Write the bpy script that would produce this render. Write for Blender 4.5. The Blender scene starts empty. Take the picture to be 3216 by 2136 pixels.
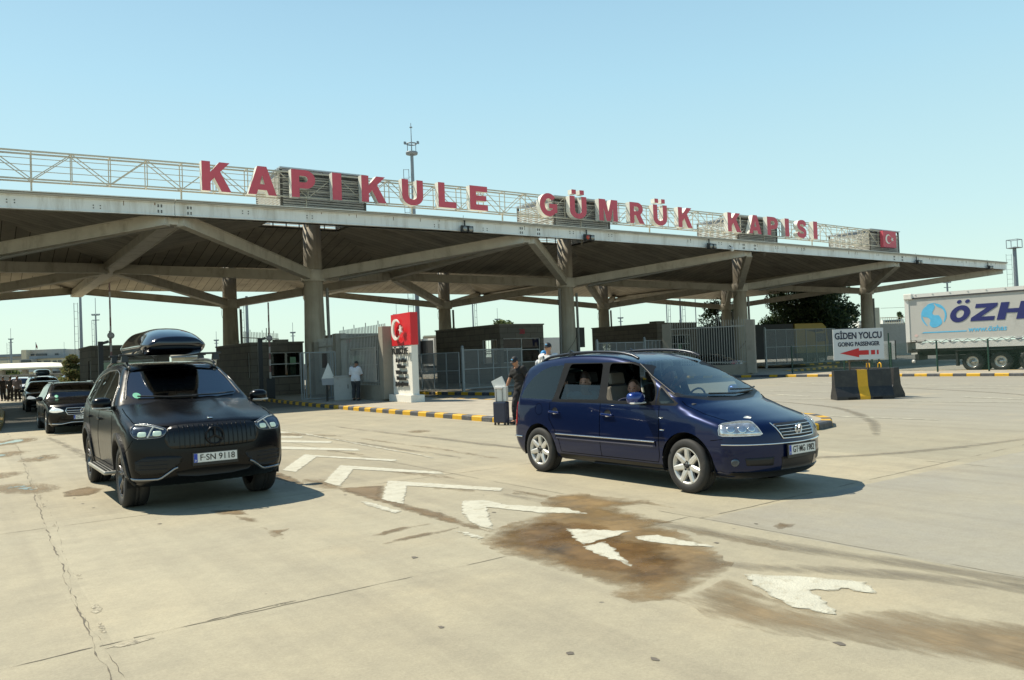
import bpy, bmesh, math, random
import numpy as np
from mathutils import Vector, Matrix
R = math.radians
rnd = random.Random(7)
SC = bpy.context.scene
# ---------------------------------------------------------------- camera (world x = along the canopy front, y = into the lanes)
CAM_H, CAM_F, CAM_P, CAM_R, CAM_YAW = 1.7119, 2525.766, R(1.2478), R(2.1716), R(34.616)
def _cam_axes():
    cp, sp = math.cos(CAM_P), math.sin(CAM_P); c, s = math.cos(CAM_R), math.sin(CAM_R)
    r0 = Vector((1,0,0)); u0_ = Vector((0,-sp,cp)); f = Vector((0,cp,sp))
    rr = c*r0 - s*u0_; uu = s*r0 + c*u0_
    M = Matrix.Rotation(-CAM_YAW, 3, 'Z')
    return M@rr, M@uu, M@f
CR, CU, CF = _cam_axes()
cd = bpy.data.cameras.new('camera'); cam = bpy.data.objects.new('camera', cd); SC.collection.objects.link(cam)
cd.sensor_width = 36; cd.sensor_fit = 'HORIZONTAL'; cd.lens = 36*CAM_F/3216; cd.clip_start = .1; cd.clip_end = 5000
m = Matrix((CR, CU, -CF)).transposed().to_4x4(); m.translation = (0,0,CAM_H); cam.matrix_world = m
SC.camera = cam
def pt(px, py, D):
    """place far away at depth D (metres) seen towards photo position px, py"""
    return Vector((0,0,CAM_H)) + D*(CF + CR*((px-1608)/CAM_F) - CU*((py-1068)/CAM_F))
def gp(px, py, z=0.):
    d = CF + CR*((px-1608)/CAM_F) - CU*((py-1068)/CAM_F); t = (z-CAM_H)/d.z
    return Vector((0,0,CAM_H)) + t*d
# ---------------------------------------------------------------- sky, sun, exposure
SUN = Vector((-.40, .577, 1.0)).normalized()
w = bpy.data.worlds.new('World'); SC.world = w; w.use_nodes = True
nt = w.node_tree; nt.nodes.clear()
sky = nt.nodes.new('ShaderNodeTexSky'); sky.sky_type = 'NISHITA'; sky.sun_disc = False
sky.sun_elevation = math.asin(SUN.z); sky.sun_rotation = math.atan2(SUN.x, SUN.y)
sky.altitude = 50; sky.air_density = 1.0; sky.dust_density = 1.2; sky.ozone_density = 1.5
bg = nt.nodes.new('ShaderNodeBackground'); bg.inputs[1].default_value = .10
wo = nt.nodes.new('ShaderNodeOutputWorld')
# summer haze in the low sky: pale turquoise near the horizon, by true elevation
tcw = nt.nodes.new('ShaderNodeTexCoord'); sx = nt.nodes.new('ShaderNodeSeparateXYZ'); nt.links.new(tcw.outputs['Generated'], sx.inputs[0])
rmp = nt.nodes.new('ShaderNodeValToRGB'); cr = rmp.color_ramp
SKYC = [(0.,(.66,.83,.70)), (.06,(.63,.82,.71)), (.15,(.53,.76,.76)), (.32,(.39,.645,.758)), (.40,(.335,.57,.71)), (.50,(.22,.42,.59)), (.66,(.09,.21,.37)), (1.,(.045,.11,.24))]
while len(cr.elements) < len(SKYC): cr.elements.new(.5)
for e, (p_, c_) in zip(cr.elements, SKYC): e.position = p_; e.color = (*c_, 1)
nt.links.new(sx.outputs[2], rmp.inputs[0])
hm = nt.nodes.new('ShaderNodeMix'); hm.data_type = 'RGBA'; hm.inputs[0].default_value = .86
vm = nt.nodes.new('ShaderNodeVectorMath'); vm.operation = 'SCALE'; vm.inputs[3].default_value = 1/.10*.9; nt.links.new(rmp.outputs[0], vm.inputs[0])
nt.links.new(sky.outputs[0], hm.inputs[6]); nt.links.new(vm.outputs[0], hm.inputs[7])
nt.links.new(hm.outputs[2], bg.inputs[0]); nt.links.new(bg.outputs[0], wo.inputs[0])
sd = bpy.data.lights.new('sun', 'SUN'); sd.energy = 5.0; sd.angle = R(.5); sd.color = (1, .925, .76)
so = bpy.data.objects.new('sun', sd); SC.collection.objects.link(so)
so.rotation_euler = (-SUN).to_track_quat('-Z', 'Y').to_euler(); so.location = (0,0,60)
SC.view_settings.view_transform = 'Standard'; SC.view_settings.look = 'None'
SC.view_settings.exposure = .45; SC.view_settings.gamma = 1; SC.view_settings.use_curve_mapping = False
SC.cycles.max_bounces = 7; SC.cycles.transparent_max_bounces = 16; SC.cycles.caustics_reflective = False; SC.cycles.caustics_refractive = False
# ---------------------------------------------------------------- materials
MATS = {}
def mat(name, col, rough=.6, metal=0., var=.12, scale=3., bump=0., bscale=40., spec=.5, coat=0., coatr=.03, dirt=None, dscale=1.2, dlo=.5, dhi=.7, emit=0., backdark=False, alpha=None, dst=None):
    if name in MATS: return MATS[name]
    m = bpy.data.materials.new(name); m.use_nodes = True; n = m.node_tree.nodes; l = m.node_tree.links
    b = n['Principled BSDF']; b.inputs['Roughness'].default_value = rough; b.inputs['Metallic'].default_value = metal
    b.inputs['Specular IOR Level'].default_value = spec
    b.inputs['Coat Weight'].default_value = coat; b.inputs['Coat Roughness'].default_value = coatr
    tc = n.new('ShaderNodeTexCoord')
    c = (*col, 1)
    nz = n.new('ShaderNodeTexNoise'); nz.inputs['Scale'].default_value = scale; nz.inputs['Detail'].default_value = 6; nz.inputs['Roughness'].default_value = .65
    l.new(tc.outputs['Object'], nz.inputs['Vector'])
    rp = n.new('ShaderNodeMapRange'); rp.inputs[1].default_value = .25; rp.inputs[2].default_value = .75
    rp.inputs[3].default_value = 1-var; rp.inputs[4].default_value = 1+var
    l.new(nz.outputs[0], rp.inputs[0])
    mx = n.new('ShaderNodeMix'); mx.data_type = 'RGBA'; mx.blend_type = 'MULTIPLY'; mx.inputs[0].default_value = 1
    mx.inputs[6].default_value = c; l.new(rp.outputs[0], mx.inputs[7])
    out = mx.outputs[2]
    if dirt:
        dz = n.new('ShaderNodeTexNoise'); dz.inputs['Scale'].default_value = dscale; dz.inputs['Detail'].default_value = 8; dz.inputs['Roughness'].default_value = .7
        dv = tc.outputs['Object']
        if dst:
            mp = n.new('ShaderNodeMapping'); mp.inputs['Scale'].default_value = dst; l.new(dv, mp.inputs[0]); dv = mp.outputs[0]
        l.new(dv, dz.inputs['Vector'])
        dr = n.new('ShaderNodeMapRange'); dr.inputs[1].default_value = dlo; dr.inputs[2].default_value = dhi; l.new(dz.outputs[0], dr.inputs[0])
        m2 = n.new('ShaderNodeMix'); m2.data_type = 'RGBA'; l.new(dr.outputs[0], m2.inputs[0]); l.new(out, m2.inputs[6]); m2.inputs[7].default_value = (*dirt, 1)
        out = m2.outputs[2]
    l.new(out, b.inputs['Base Color'])
    if bump > 0:
        bz = n.new('ShaderNodeTexNoise'); bz.inputs['Scale'].default_value = bscale; bz.inputs['Detail'].default_value = 4
        l.new(tc.outputs['Object'], bz.inputs['Vector'])
        bp = n.new('ShaderNodeBump'); bp.inputs['Strength'].default_value = bump; bp.inputs['Distance'].default_value = .02
        l.new(bz.outputs[0], bp.inputs['Height']); l.new(bp.outputs[0], b.inputs['Normal'])
    if emit > 0:
        b.inputs['Emission Color'].default_value = c; b.inputs['Emission Strength'].default_value = emit
    if backdark:
        o = n['Material Output']; g = n.new('ShaderNodeNewGeometry'); d = n.new('ShaderNodeBsdfDiffuse'); d.inputs[0].default_value = (.012,.012,.013,1)
        ms = n.new('ShaderNodeMixShader'); l.new(g.outputs['Backfacing'], ms.inputs[0]); l.new(b.outputs[0], ms.inputs[1]); l.new(d.outputs[0], ms.inputs[2]); l.new(ms.outputs[0], o.inputs[0])
    MATS[name] = m
    return m
def glass(name, tint=(.5,.55,.55), refl=1.0, rough=.01, ior=1.6):
    if name in MATS: return MATS[name]
    m = bpy.data.materials.new(name); m.use_nodes = True; n = m.node_tree.nodes; l = m.node_tree.links
    n.remove(n['Principled BSDF']); o = n['Material Output']
    t = n.new('ShaderNodeBsdfTransparent'); t.inputs[0].default_value = (*tint, 1)
    g = n.new('ShaderNodeBsdfGlossy'); g.inputs['Roughness'].default_value = rough; g.inputs[0].default_value = (refl, refl, refl, 1)
    f = n.new('ShaderNodeFresnel'); f.inputs[0].default_value = ior
    ms = n.new('ShaderNodeMixShader'); l.new(f.outputs[0], ms.inputs[0]); l.new(t.outputs[0], ms.inputs[1]); l.new(g.outputs[0], ms.inputs[2]); l.new(ms.outputs[0], o.inputs[0])
    MATS[name] = m
    return m
# ---------------------------------------------------------------- objects
def tag(o, label=None, cat=None, group=None, kind=None):
    if label: o['label'] = label
    if cat: o['category'] = cat
    if group: o['group'] = group
    if kind: o['kind'] = kind
    return o
def thing(name, label, cat, loc=(0,0,0), rz=0., group=None):
    o = bpy.data.objects.new(name, None); SC.collection.objects.link(o); o.empty_display_size = .3
    o.location = loc; o.rotation_euler = (0,0,rz)
    return tag(o, label, cat, group)
def link_mesh(name, me, parent=None, world=False, label=None):
    o = bpy.data.objects.new(name, me); SC.collection.objects.link(o)
    if parent is not None:
        o.parent = parent
        if world: o.location = -Vector(parent.location)
    if label: o['label'] = label
    return o
def copy_tree(o, parent=None):
    c = o.copy(); SC.collection.objects.link(c)
    if parent is not None: c.parent = parent
    for ch in [x for x in SC.collection.objects if x.parent == o]: copy_tree(ch, c)
    return c
class MB:
    def __init__(s): s.v = []; s.f = []; s.mi = []; s.sm = []
    def add(s, vs, fs, mi=0, sm=False):
        k = len(s.v); s.v += [tuple(x) for x in vs]
        for f in fs: s.f.append([i+k for i in f]); s.mi.append(mi); s.sm.append(sm)
        return s
    def box(s, c, size, mi=0, rz=0., M=None, taper=1.):
        hx, hy, hz = size[0]/2, size[1]/2, size[2]/2
        P = []
        for z, t in ((-hz,1.),(hz,taper)):
            for x, y in ((-hx,-hy),(hx,-hy),(hx,hy),(-hx,hy)): P.append(Vector((x*t, y*t, z)))
        if M is None: M = Matrix.Rotation(rz, 3, 'Z')
        P = [M@p + Vector(c) for p in P]
        return s.add(P, [(0,3,2,1),(4,5,6,7),(0,1,5,4),(1,2,6,5),(2,3,7,6),(3,0,4,7)], mi)
    def bar(s, a, b, w_, h, mi=0, up=(0,0,1)):
        a, b = Vector(a), Vector(b); d = b-a; L = d.length; d.normalize(); up = Vector(up)
        x = d.cross(up)
        if x.length < 1e-4: x = d.cross(Vector((1,0,0)))
        x.normalize(); z = x.cross(d)
        M = Matrix((x, d, z)).transposed()
        return s.box((a+b)/2, (w_, L, h), mi, M=M)
    def tube(s, pts, r, n=8, mi=0, cap=True, sm=True):
        pts = [Vector(p) for p in pts]; N = len(pts)
        rs = r if isinstance(r, (list, tuple)) else [r]*N
        vs = []; px = None
        for i, p in enumerate(pts):
            d = (pts[min(i+1,N-1)]-pts[max(i-1,0)]).normalized()
            if px is None: px = d.orthogonal().normalized()
            px = (px - d*px.dot(d))
            if px.length < 1e-5: px = d.orthogonal()
            px.normalize(); py = d.cross(px)
            for k in range(n):
                a = 2*math.pi*k/n; vs.append(p + (px*math.cos(a)+py*math.sin(a))*rs[i])
        fs = []
        for i in range(N-1):
            for k in range(n):
                k2 = (k+1)%n; fs.append((i*n+k, i*n+k2, (i+1)*n+k2, (i+1)*n+k))
        s.add(vs, fs, mi, sm)
        if cap: s.add(vs[:n], [tuple(range(n))[::-1]], mi); s.add(vs[-n:], [tuple(range(n))], mi)
        return s
    def lathe(s, prof, c=(0,0,0), axis='Z', n=24, mi=0, sm=True):
        vs = []; c = Vector(c)
        for r, h in prof:
            for k in range(n):
                a = 2*math.pi*k/n; x, y = r*math.cos(a), r*math.sin(a)
                p = {'Z':(x,y,h),'Y':(x,h,y),'X':(h,x,y)}[axis]; vs.append(c+Vector(p))
        fs = []
        for i in range(len(prof)-1):
            for k in range(n):
                k2 = (k+1)%n; q = (i*n+k, i*n+k2, (i+1)*n+k2, (i+1)*n+k)
                fs.append(q if axis != 'Y' else q[::-1])
        return s.add(vs, fs, mi, sm)
    def prism(s, poly, o, ex, ey, ez, mi=0, mi_side=None):
        """2D polygon extruded: point = o + x*ex + y*ey, depth vector ez; front cap at o+ez"""
        o, ex, ey, ez = map(Vector, (o, ex, ey, ez)); n = len(poly)
        A = sum(poly[i][0]*poly[(i+1)%n][1]-poly[(i+1)%n][0]*poly[i][1] for i in range(n))
        if (A < 0) != (ex.cross(ey).dot(ez) < 0): poly = poly[::-1]
        v0 = [o+ex*x+ey*y for x, y in poly]; v1 = [p+ez for p in v0]
        s.add(v0+v1, [tuple(range(n))[::-1]], mi); k = len(s.v)-2*n
        s.f.append(list(range(k+n, k+2*n))); s.mi.append(mi); s.sm.append(False)
        for i in range(n):
            j = (i+1)%n; s.f.append([k+i, k+j, k+n+j, k+n+i]); s.mi.append(mi if mi_side is None else mi_side); s.sm.append(False)
        return s
    def build(s, name, mats, parent=None, world=False, label=None, bevel=0., tri=False):
        me = bpy.data.meshes.new(name); me.from_pydata(s.v, [], s.f)
        if not isinstance(mats, (list, tuple)): mats = [mats]
        for m_ in mats: me.materials.append(m_)
        me.polygons.foreach_set('material_index', s.mi); me.polygons.foreach_set('use_smooth', s.sm); me.update()
        if bevel > 0:
            bm = bmesh.new(); bm.from_mesh(me); bmesh.ops.remove_doubles(bm, verts=bm.verts, dist=1e-5)
            ed = [e for e in bm.edges if len(e.link_faces) == 2 and e.calc_face_angle(0) > .5]
            bmesh.ops.bevel(bm, geom=ed, offset=bevel, segments=2, profile=.6, affect='EDGES', clamp_overlap=True)
            bm.to_mesh(me); bm.free(); me.update()
        return link_mesh(name, me, parent, world, label)
_txt = {}
def text_mesh(txt, size, depth, bold=0., align='CENTER', shear=0., xs=1., cs=1.):
    cu = bpy.data.curves.new('text', 'FONT'); cu.body = txt; cu.size = size; cu.extrude = depth/2; cu.offset = bold
    cu.align_x = align; cu.align_y = 'CENTER'; cu.shear = shear; cu.resolution_u = 4; cu.space_character = cs
    o = bpy.data.objects.new('text', cu); SC.collection.objects.link(o)
    dg = bpy.context.evaluated_depsgraph_get(); me = bpy.data.meshes.new_from_object(o.evaluated_get(dg))
    bpy.data.objects.remove(o); bpy.data.curves.remove(cu)
    for v in me.vertices: v.co.x *= xs
    return me
def text_obj(name, txt, size, m_, parent, loc, ex, ey, depth=.01, bold=0., align='CENTER', shear=0., xs=1., cs=1., world=False, width=None):
    me = text_mesh(txt, size, depth, bold, align, shear, xs, cs)
    if width:
        xsn = [v.co.x for v in me.vertices]; wd = max(xsn)-min(xsn)
        for v in me.vertices: v.co.x *= width/wd
    ex, ey = Vector(ex).normalized(), Vector(ey).normalized(); ez = ex.cross(ey)
    T = Matrix((ex, ey, ez)).transposed().to_4x4(); T.translation = loc
    me.transform(T); me.materials.clear(); me.materials.append(m_)
    return link_mesh(name, me, parent, world)
def chaikin(poly, it=2, q=.25, closed=True):
    P = [tuple(p) for p in poly]
    for _ in range(it):
        Q = []; n = len(P)
        for i in range(n if closed else n-1):
            a, b = P[i], P[(i+1)%n]
            Q.append(tuple(a[k]*(1-q)+b[k]*q for k in range(len(a)))); Q.append(tuple(a[k]*q+b[k]*(1-q) for k in range(len(a))))
        P = Q if closed else [P[0]]+Q+[P[-1]]
    return P

def fil(poly, r=.05, n=4):
    """polygon with rounded corners"""
    out = []; N = len(poly)
    for i in range(N):
        a, b, c = Vector(poly[i-1]), Vector(poly[i]), Vector(poly[(i+1)%N]); la, lc = (a-b).length, (c-b).length
        p = b+(a-b)*min(r, la*.45)/la; q = b+(c-b)*min(r, lc*.45)/lc
        for k_ in range(n+1):
            t = k_/n; out.append(tuple(p*(1-t)**2+b*2*t*(1-t)+q*t*t))
    return out
# ================================================================ cars: one smooth body surface per car, cut into parts
def catmull(P, n=8, closed=False):
    P = [np.array(p, float) for p in P]; N = len(P); out = []
    for i in range(N if closed else N-1):
        p0 = P[(i-1)%N] if closed or i > 0 else P[0]; p1 = P[i]; p2 = P[(i+1)%N]; p3 = P[(i+2)%N] if closed or i+2 < N else P[-1]
        d = max(np.linalg.norm(p2-p1), 1e-6)
        t1 = (p2-p0)/max(np.linalg.norm(p1-p0)+d, 1e-6)*d; t2 = (p3-p1)/max(np.linalg.norm(p3-p2)+d, 1e-6)*d
        for k in range(n):
            t = k/n; h = t*t*(3-2*t)
            out.append((2*t**3-3*t*t+1)*p1+(t**3-2*t*t+t)*t1+(-2*t**3+3*t*t)*p2+(t**3-t*t)*t2)
    if not closed: out.append(P[-1])
    return np.array(out)
class Car:
    def __init__(s, prof, sect, plan, swf=.4, swr=.25, crown=.05, r=.07, zc=.65, x0=-1.7, x1=1.7, pw=2.4, bottom=.22, roofsw=.4, hisw=1.):
        s.hisw = hisw
        s.W = max(y for z, y in sect)
        s.swf, s.swr, s.crown, s.r, s.zc, s.x0, s.x1, s.pw, s.roofsw = swf, swr, crown, r, zc, x0, x1, pw, roofsw
        poly = catmull(prof, 6); poly = np.vstack([poly, [(poly[-1][0]+.05, bottom), (poly[0][0]-.05, bottom)]])
        s.gx = np.linspace(-3.4, 3.4, 520); s.gz = np.linspace(-.6, 3.0, 300)
        X, Z = np.meshgrid(s.gx, s.gz, indexing='ij'); Q = np.stack([X.ravel(), Z.ravel()], 1)
        d = np.full(len(Q), 1e9); ins = np.zeros(len(Q), bool); n = len(poly)
        for i in range(n):
            a, b = poly[i], poly[(i+1)%n]; e = b-a; L = max(e@e, 1e-12)
            t = np.clip(((Q-a)@e)/L, 0, 1); d = np.minimum(d, np.hypot(*(Q-(a+t[:,None]*e)).T))
            c = ((a[1] > Q[:,1]) != (b[1] > Q[:,1]))
            with np.errstate(divide='ignore', invalid='ignore'):
                xi = (b[0]-a[0])*(Q[:,1]-a[1])/(b[1]-a[1]+1e-15)+a[0]
            ins ^= c & (Q[:,0] < xi)
        s.sd = np.where(ins, -d, d).reshape(X.shape)
        sc = catmull(sorted(sect), 6); s.sz, s.sy = sc[:,0], sc[:,1]
        pl = catmull(sorted(plan), 6); s.px, s.pf = pl[:,0], pl[:,1]
    def F(s, P):
        x, y, z = P[...,0], P[...,1], P[...,2]; ay = np.abs(y)/s.W
        k = np.clip((x-.1)/1.0, 0, 1); k = s.roofsw*np.clip((x+.3)/.6, 0, 1)*(1-k)+k
        k = k*(1-(1-s.hisw)*np.clip((z-.95)/.2, 0, 1)); xe = x + s.swf*ay**s.pw*k - s.swr*ay**s.pw*np.clip((-x-.8)/1.0, 0, 1)
        ze = z + s.crown*ay**2*np.clip((z-.75)/.3, 0, 1)
        fx = np.clip((xe-s.gx[0])/(s.gx[1]-s.gx[0]), 0, len(s.gx)-1.001); fz = np.clip((ze-s.gz[0])/(s.gz[1]-s.gz[0]), 0, len(s.gz)-1.001)
        i, j = fx.astype(int), fz.astype(int); u, v = fx-i, fz-j; g = s.sd
        d1 = g[i,j]*(1-u)*(1-v)+g[i+1,j]*u*(1-v)+g[i,j+1]*(1-u)*v+g[i+1,j+1]*u*v
        d2 = (np.abs(y) - np.interp(z, s.sz, s.sy)*np.interp(x, s.px, s.pf))*.97
        h = np.maximum(s.r-np.abs(d1-d2), 0)/s.r
        return np.maximum(d1, d2)+h*h*s.r*.25
    def shoot(s, O, D, t0=0., t1=3.5):
        """from outside inwards: first hit of rays O + t D"""
        O = np.asarray(O, float); D = np.asarray(D, float); ts = np.linspace(t0, t1, 140)
        vals = np.stack([s.F(O+D*t) for t in ts], 0); neg = vals < 0
        k = np.argmax(neg, 0); ok = neg.any(0); k = np.where(ok, k, np.argmin(vals, 0)); k = np.clip(k, 1, len(ts)-1)
        a, b = ts[k-1], ts[k]
        for _ in range(24):
            m_ = (a+b)/2; inside = s.F(O+D*m_[...,None]) < 0; b = np.where(inside, m_, b); a = np.where(inside, a, m_)
        b = np.where(ok, b, ts[k]); return O+D*b[...,None], ok
    def grad(s, P):
        e = 2e-3; g = np.stack([s.F(P+np.eye(3)[i]*e)-s.F(P-np.eye(3)[i]*e) for i in range(3)], -1)
        return g/np.maximum(np.linalg.norm(g, axis=-1, keepdims=True), 1e-9)
    def proj(s, pts, mode):
        """2D points -> surface. mode 'L'/'R' side (x,z); 'F' front (y,z); 'B' back (y,z); 'T' top (x,y); or a horizontal unit vector pointing at the car: (a,z) with a along its left normal"""
        pts = np.asarray(pts, float); a, b = pts[:,0], pts[:,1]; o = np.zeros_like(a)
        if mode == 'R': O = np.stack([a, o-2.2, b], 1); D = (0,1,0)
        elif mode == 'L': O = np.stack([a, o+2.2, b], 1); D = (0,-1,0)
        elif mode == 'F': O = np.stack([o+3.2, a, b], 1); D = (-1,0,0)
        elif mode == 'B': O = np.stack([o-3.2, a, b], 1); D = (1,0,0)
        elif mode == 'T': O = np.stack([a, b, o+3], 1); D = (0,0,-1)
        else:
            dx, dy = mode; D = (dx, dy, 0); O = np.stack([-dy*a-dx*3.2, dx*a-dy*3.2, b], 1)
        D = np.broadcast_to(np.array(D, float), O.shape)
        return s.shoot(O, D)
    def mesh(s, nx=170, nt=112, nc=26):
        th = np.linspace(0, 2*np.pi, nt, endpoint=False)+np.pi/nt
        O = []; D = []
        for k in range(nc):
            ph = np.pi/2*(k+.35)/nc
            O.append(np.tile((s.x0,0,s.zc), (nt,1))); D.append(np.stack([-np.cos(ph)+0*th, np.sin(ph)*np.cos(th), np.sin(ph)*np.sin(th)], 1))
        for x in np.linspace(s.x0, s.x1, nx):
            O.append(np.tile((x,0,s.zc), (nt,1))); D.append(np.stack([0*th, np.cos(th), np.sin(th)], 1))
        for k in range(nc)[::-1]:
            ph = np.pi/2*(k+.35)/nc
            O.append(np.tile((s.x1,0,s.zc), (nt,1))); D.append(np.stack([np.cos(ph)+0*th, np.sin(ph)*np.cos(th), np.sin(ph)*np.sin(th)], 1))
        O = np.array(O); D = np.array(D); a = np.zeros(O.shape[:2]); b = np.full(O.shape[:2], 2.6)
        for _ in range(28):
            m_ = (a+b)/2; ins = s.F(O+D*m_[...,None]) < 0; a = np.where(ins, m_, a); b = np.where(ins, b, m_)
        P = O+D*a[...,None]; n = len(P)
        V = P.reshape(-1,3); I = np.arange(n*nt).reshape(n,nt); F = []
        A = I[:-1]; B = I[1:]; A2 = np.roll(A,-1,1); B2 = np.roll(B,-1,1)
        F = np.stack([A, B, B2, A2], -1).reshape(-1,4).tolist()
        F.append(I[0].tolist()); F.append(I[-1][::-1].tolist())
        return V, F
AX = {'R':(0,2,1),'L':(0,2,1),'F':(1,2,0),'B':(1,2,0),'T':(0,1,2)}
def pip(poly, x, y):
    n = len(poly); c = False; j = n-1
    for i in range(n):
        xi, yi = poly[i]; xj, yj = poly[j]
        if (yi > y) != (yj > y) and x < (xj-xi)*(y-yi)/(yj-yi)+xi: c = not c
        j = i
    return c
def cut_region(bm, poly, mode, lay, idx, cond=None):
    i, j, k = AX[mode]; sg = {'R':-1,'L':1,'F':1,'B':-1,'T':1}[mode]
    xs = [p[0] for p in poly]; ys = [p[1] for p in poly]; e = .06
    x0, x1, y0, y1 = min(xs)-e, max(xs)+e, min(ys)-e, max(ys)+e
    def okf(f):
        c = f.calc_center_median()
        return x0 < c[i] < x1 and y0 < c[j] < y1 and f.normal[k]*sg > .05 and (c[k]*sg > 0 or k == 2) and f[lay] == 0 and (cond is None or cond(c))
    cand = set(f for f in bm.faces if okf(f)); n = len(poly)
    for q in range(n):
        a, b = poly[q], poly[(q+1)%n]
        ex, ey = b[0]-a[0], b[1]-a[1]; L = math.hypot(ex, ey)
        if L < 1e-6: continue
        sx0, sx1, sy0, sy1 = min(a[0],b[0]), max(a[0],b[0]), min(a[1],b[1]), max(a[1],b[1])
        hit = []
        for f in cand:
            vx = [v.co[i] for v in f.verts]; vy = [v.co[j] for v in f.verts]
            if max(vx) < sx0 or min(vx) > sx1 or max(vy) < sy0 or min(vy) > sy1: continue
            d = [(x-a[0])*ey-(y-a[1])*ex for x, y in zip(vx, vy)]
            if max(d) > 1e-7 and min(d) < -1e-7: hit.append(f)
        if not hit: continue
        no = [0,0,0]; no[i] = ey/L; no[j] = -ex/L; co = [0,0,0]; co[i] = a[0]; co[j] = a[1]
        geom = list(set(hit) | set(ed for f in hit for ed in f.edges) | set(v for f in hit for v in f.verts))
        r_ = bmesh.ops.bisect_plane(bm, geom=geom, plane_co=co, plane_no=no, dist=1e-5)
        cand = set(f for f in cand if f.is_valid) | set(g for g in r_['geom'] if isinstance(g, bmesh.types.BMFace))
    for f in cand:
        if f.is_valid:
            c = f.calc_center_median()
            if pip(poly, c[i], c[j]): f[lay] = idx
def circle(cx, cz, r, n=40, a0=0., a1=2*math.pi, sx=1.):
    return [(cx+sx*r*math.cos(a0+(a1-a0)*k/n), cz+r*math.sin(a0+(a1-a0)*k/n)) for k in range(n if a1-a0 > 6.28 else n+1)]
def car_body(car, regions, parent, paint, res=(170,112,26)):
    """regions: list of (part name, polygon, mode, material or None to delete, cond, label)"""
    V, F = car.mesh(*res)
    me = bpy.data.meshes.new('body'); me.from_pydata(V.tolist(), [], F)
    bm = bmesh.new(); bm.from_mesh(me); bmesh.ops.recalc_face_normals(bm, faces=bm.faces); bm.normal_update()
    lay = bm.faces.layers.int.new('reg')
    for q, rg in enumerate(regions): cut_region(bm, rg[1], rg[2], lay, q+1, rg[4] if len(rg) > 4 else None)
    for f in bm.faces: f.smooth = True
    parts = {}
    for f in bm.faces: parts.setdefault(f[lay], []).append(f)
    def extract(fs, name, m_, label=None):
        vm = {}; vs = []; fo = []
        for f in fs:
            t = []
            for v in f.verts:
                if v not in vm: vm[v] = len(vs); vs.append(tuple(v.co))
                t.append(vm[v])
            fo.append(t)
        me2 = bpy.data.meshes.new(name); me2.from_pydata(vs, [], fo); me2.materials.append(m_)
        nrm = car.grad(np.array(vs)); me2.polygons.foreach_set('use_smooth', [True]*len(fo)); me2.update()
        me2.normals_split_custom_set_from_vertices(nrm.tolist())
        return link_mesh(name, me2, parent, label=label)
    body = extract(parts.get(0, []), 'body', paint)
    for q, rg in enumerate(regions):
        if rg[3] is None or q+1 not in parts: continue
        extract(parts[q+1], rg[0], rg[3], rg[5] if len(rg) > 5 else None)
    bm.free(); bpy.data.meshes.remove(me)
    return body
def patch(car, poly, mode, off=.004, rim=.012, step=.05):
    """a thin raised panel that follows the body; returns an MB"""
    bm = bmesh.new(); vs = [bm.verts.new((p[0], p[1], 0)) for p in poly]; bm.faces.new(vs)
    xs = [p[0] for p in poly]; ys = [p[1] for p in poly]
    for ax, lo, hi in ((0, min(xs), max(xs)), (1, min(ys), max(ys))):
        n = int((hi-lo)/step)
        for k in range(1, n+1):
            co = [0,0,0]; co[ax] = lo+(hi-lo)*k/(n+1); no = [0,0,0]; no[ax] = 1
            bmesh.ops.bisect_plane(bm, geom=bm.verts[:]+bm.edges[:]+bm.faces[:], plane_co=co, plane_no=no)
    bm.normal_update()
    if sum(f.normal.z for f in bm.faces) < 0: bmesh.ops.reverse_faces(bm, faces=bm.faces[:])
    bm.verts.index_update()
    P2 = np.array([(v.co.x, v.co.y) for v in bm.verts]); P, ok = car.proj(P2, mode); G = car.grad(P)
    top = P+G*off; bot = P-G*rim
    flip = mode in ('L','B') or (not isinstance(mode, str) and True)
    faces = [[v.index for v in f.verts] for f in bm.faces]
    if mode == 'R' or mode == 'F' or mode == 'T': flip = mode == 'NONE'
    n = len(top); out = MB()
    fs = faces
    # orient by gradient
    f0 = faces[len(faces)//2]; a, b, c = top[f0[0]], top[f0[1]], top[f0[2]]
    if np.cross(b-a, c-a)@G[f0[0]] < 0: fs = [f[::-1] for f in faces]
    out.add(top.tolist()+bot.tolist(), fs, 0, True)
    be = [(e.verts[0].index, e.verts[1].index) for e in bm.edges if len(e.link_faces) == 1]
    for a, b in be: out.f.append([a, b, b+n, a+n]); out.mi.append(0); out.sm.append(False)
    bm.free()
    return out
def line_on(car, pts, mode, r=.004, off=.001, n=6, seg=.06):
    q = [np.array(pts[0], float)]
    for a, b in zip(pts[:-1], pts[1:]):
        a, b = np.array(a, float), np.array(b, float); m_ = max(1, int(np.linalg.norm(b-a)/seg))
        q += [a+(b-a)*k/m_ for k in range(1, m_+1)]
    P, ok = car.proj(np.array(q), mode); P = P+car.grad(P)*off
    return MB().tube([Vector(p) for p in P[ok]], r, n)
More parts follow.
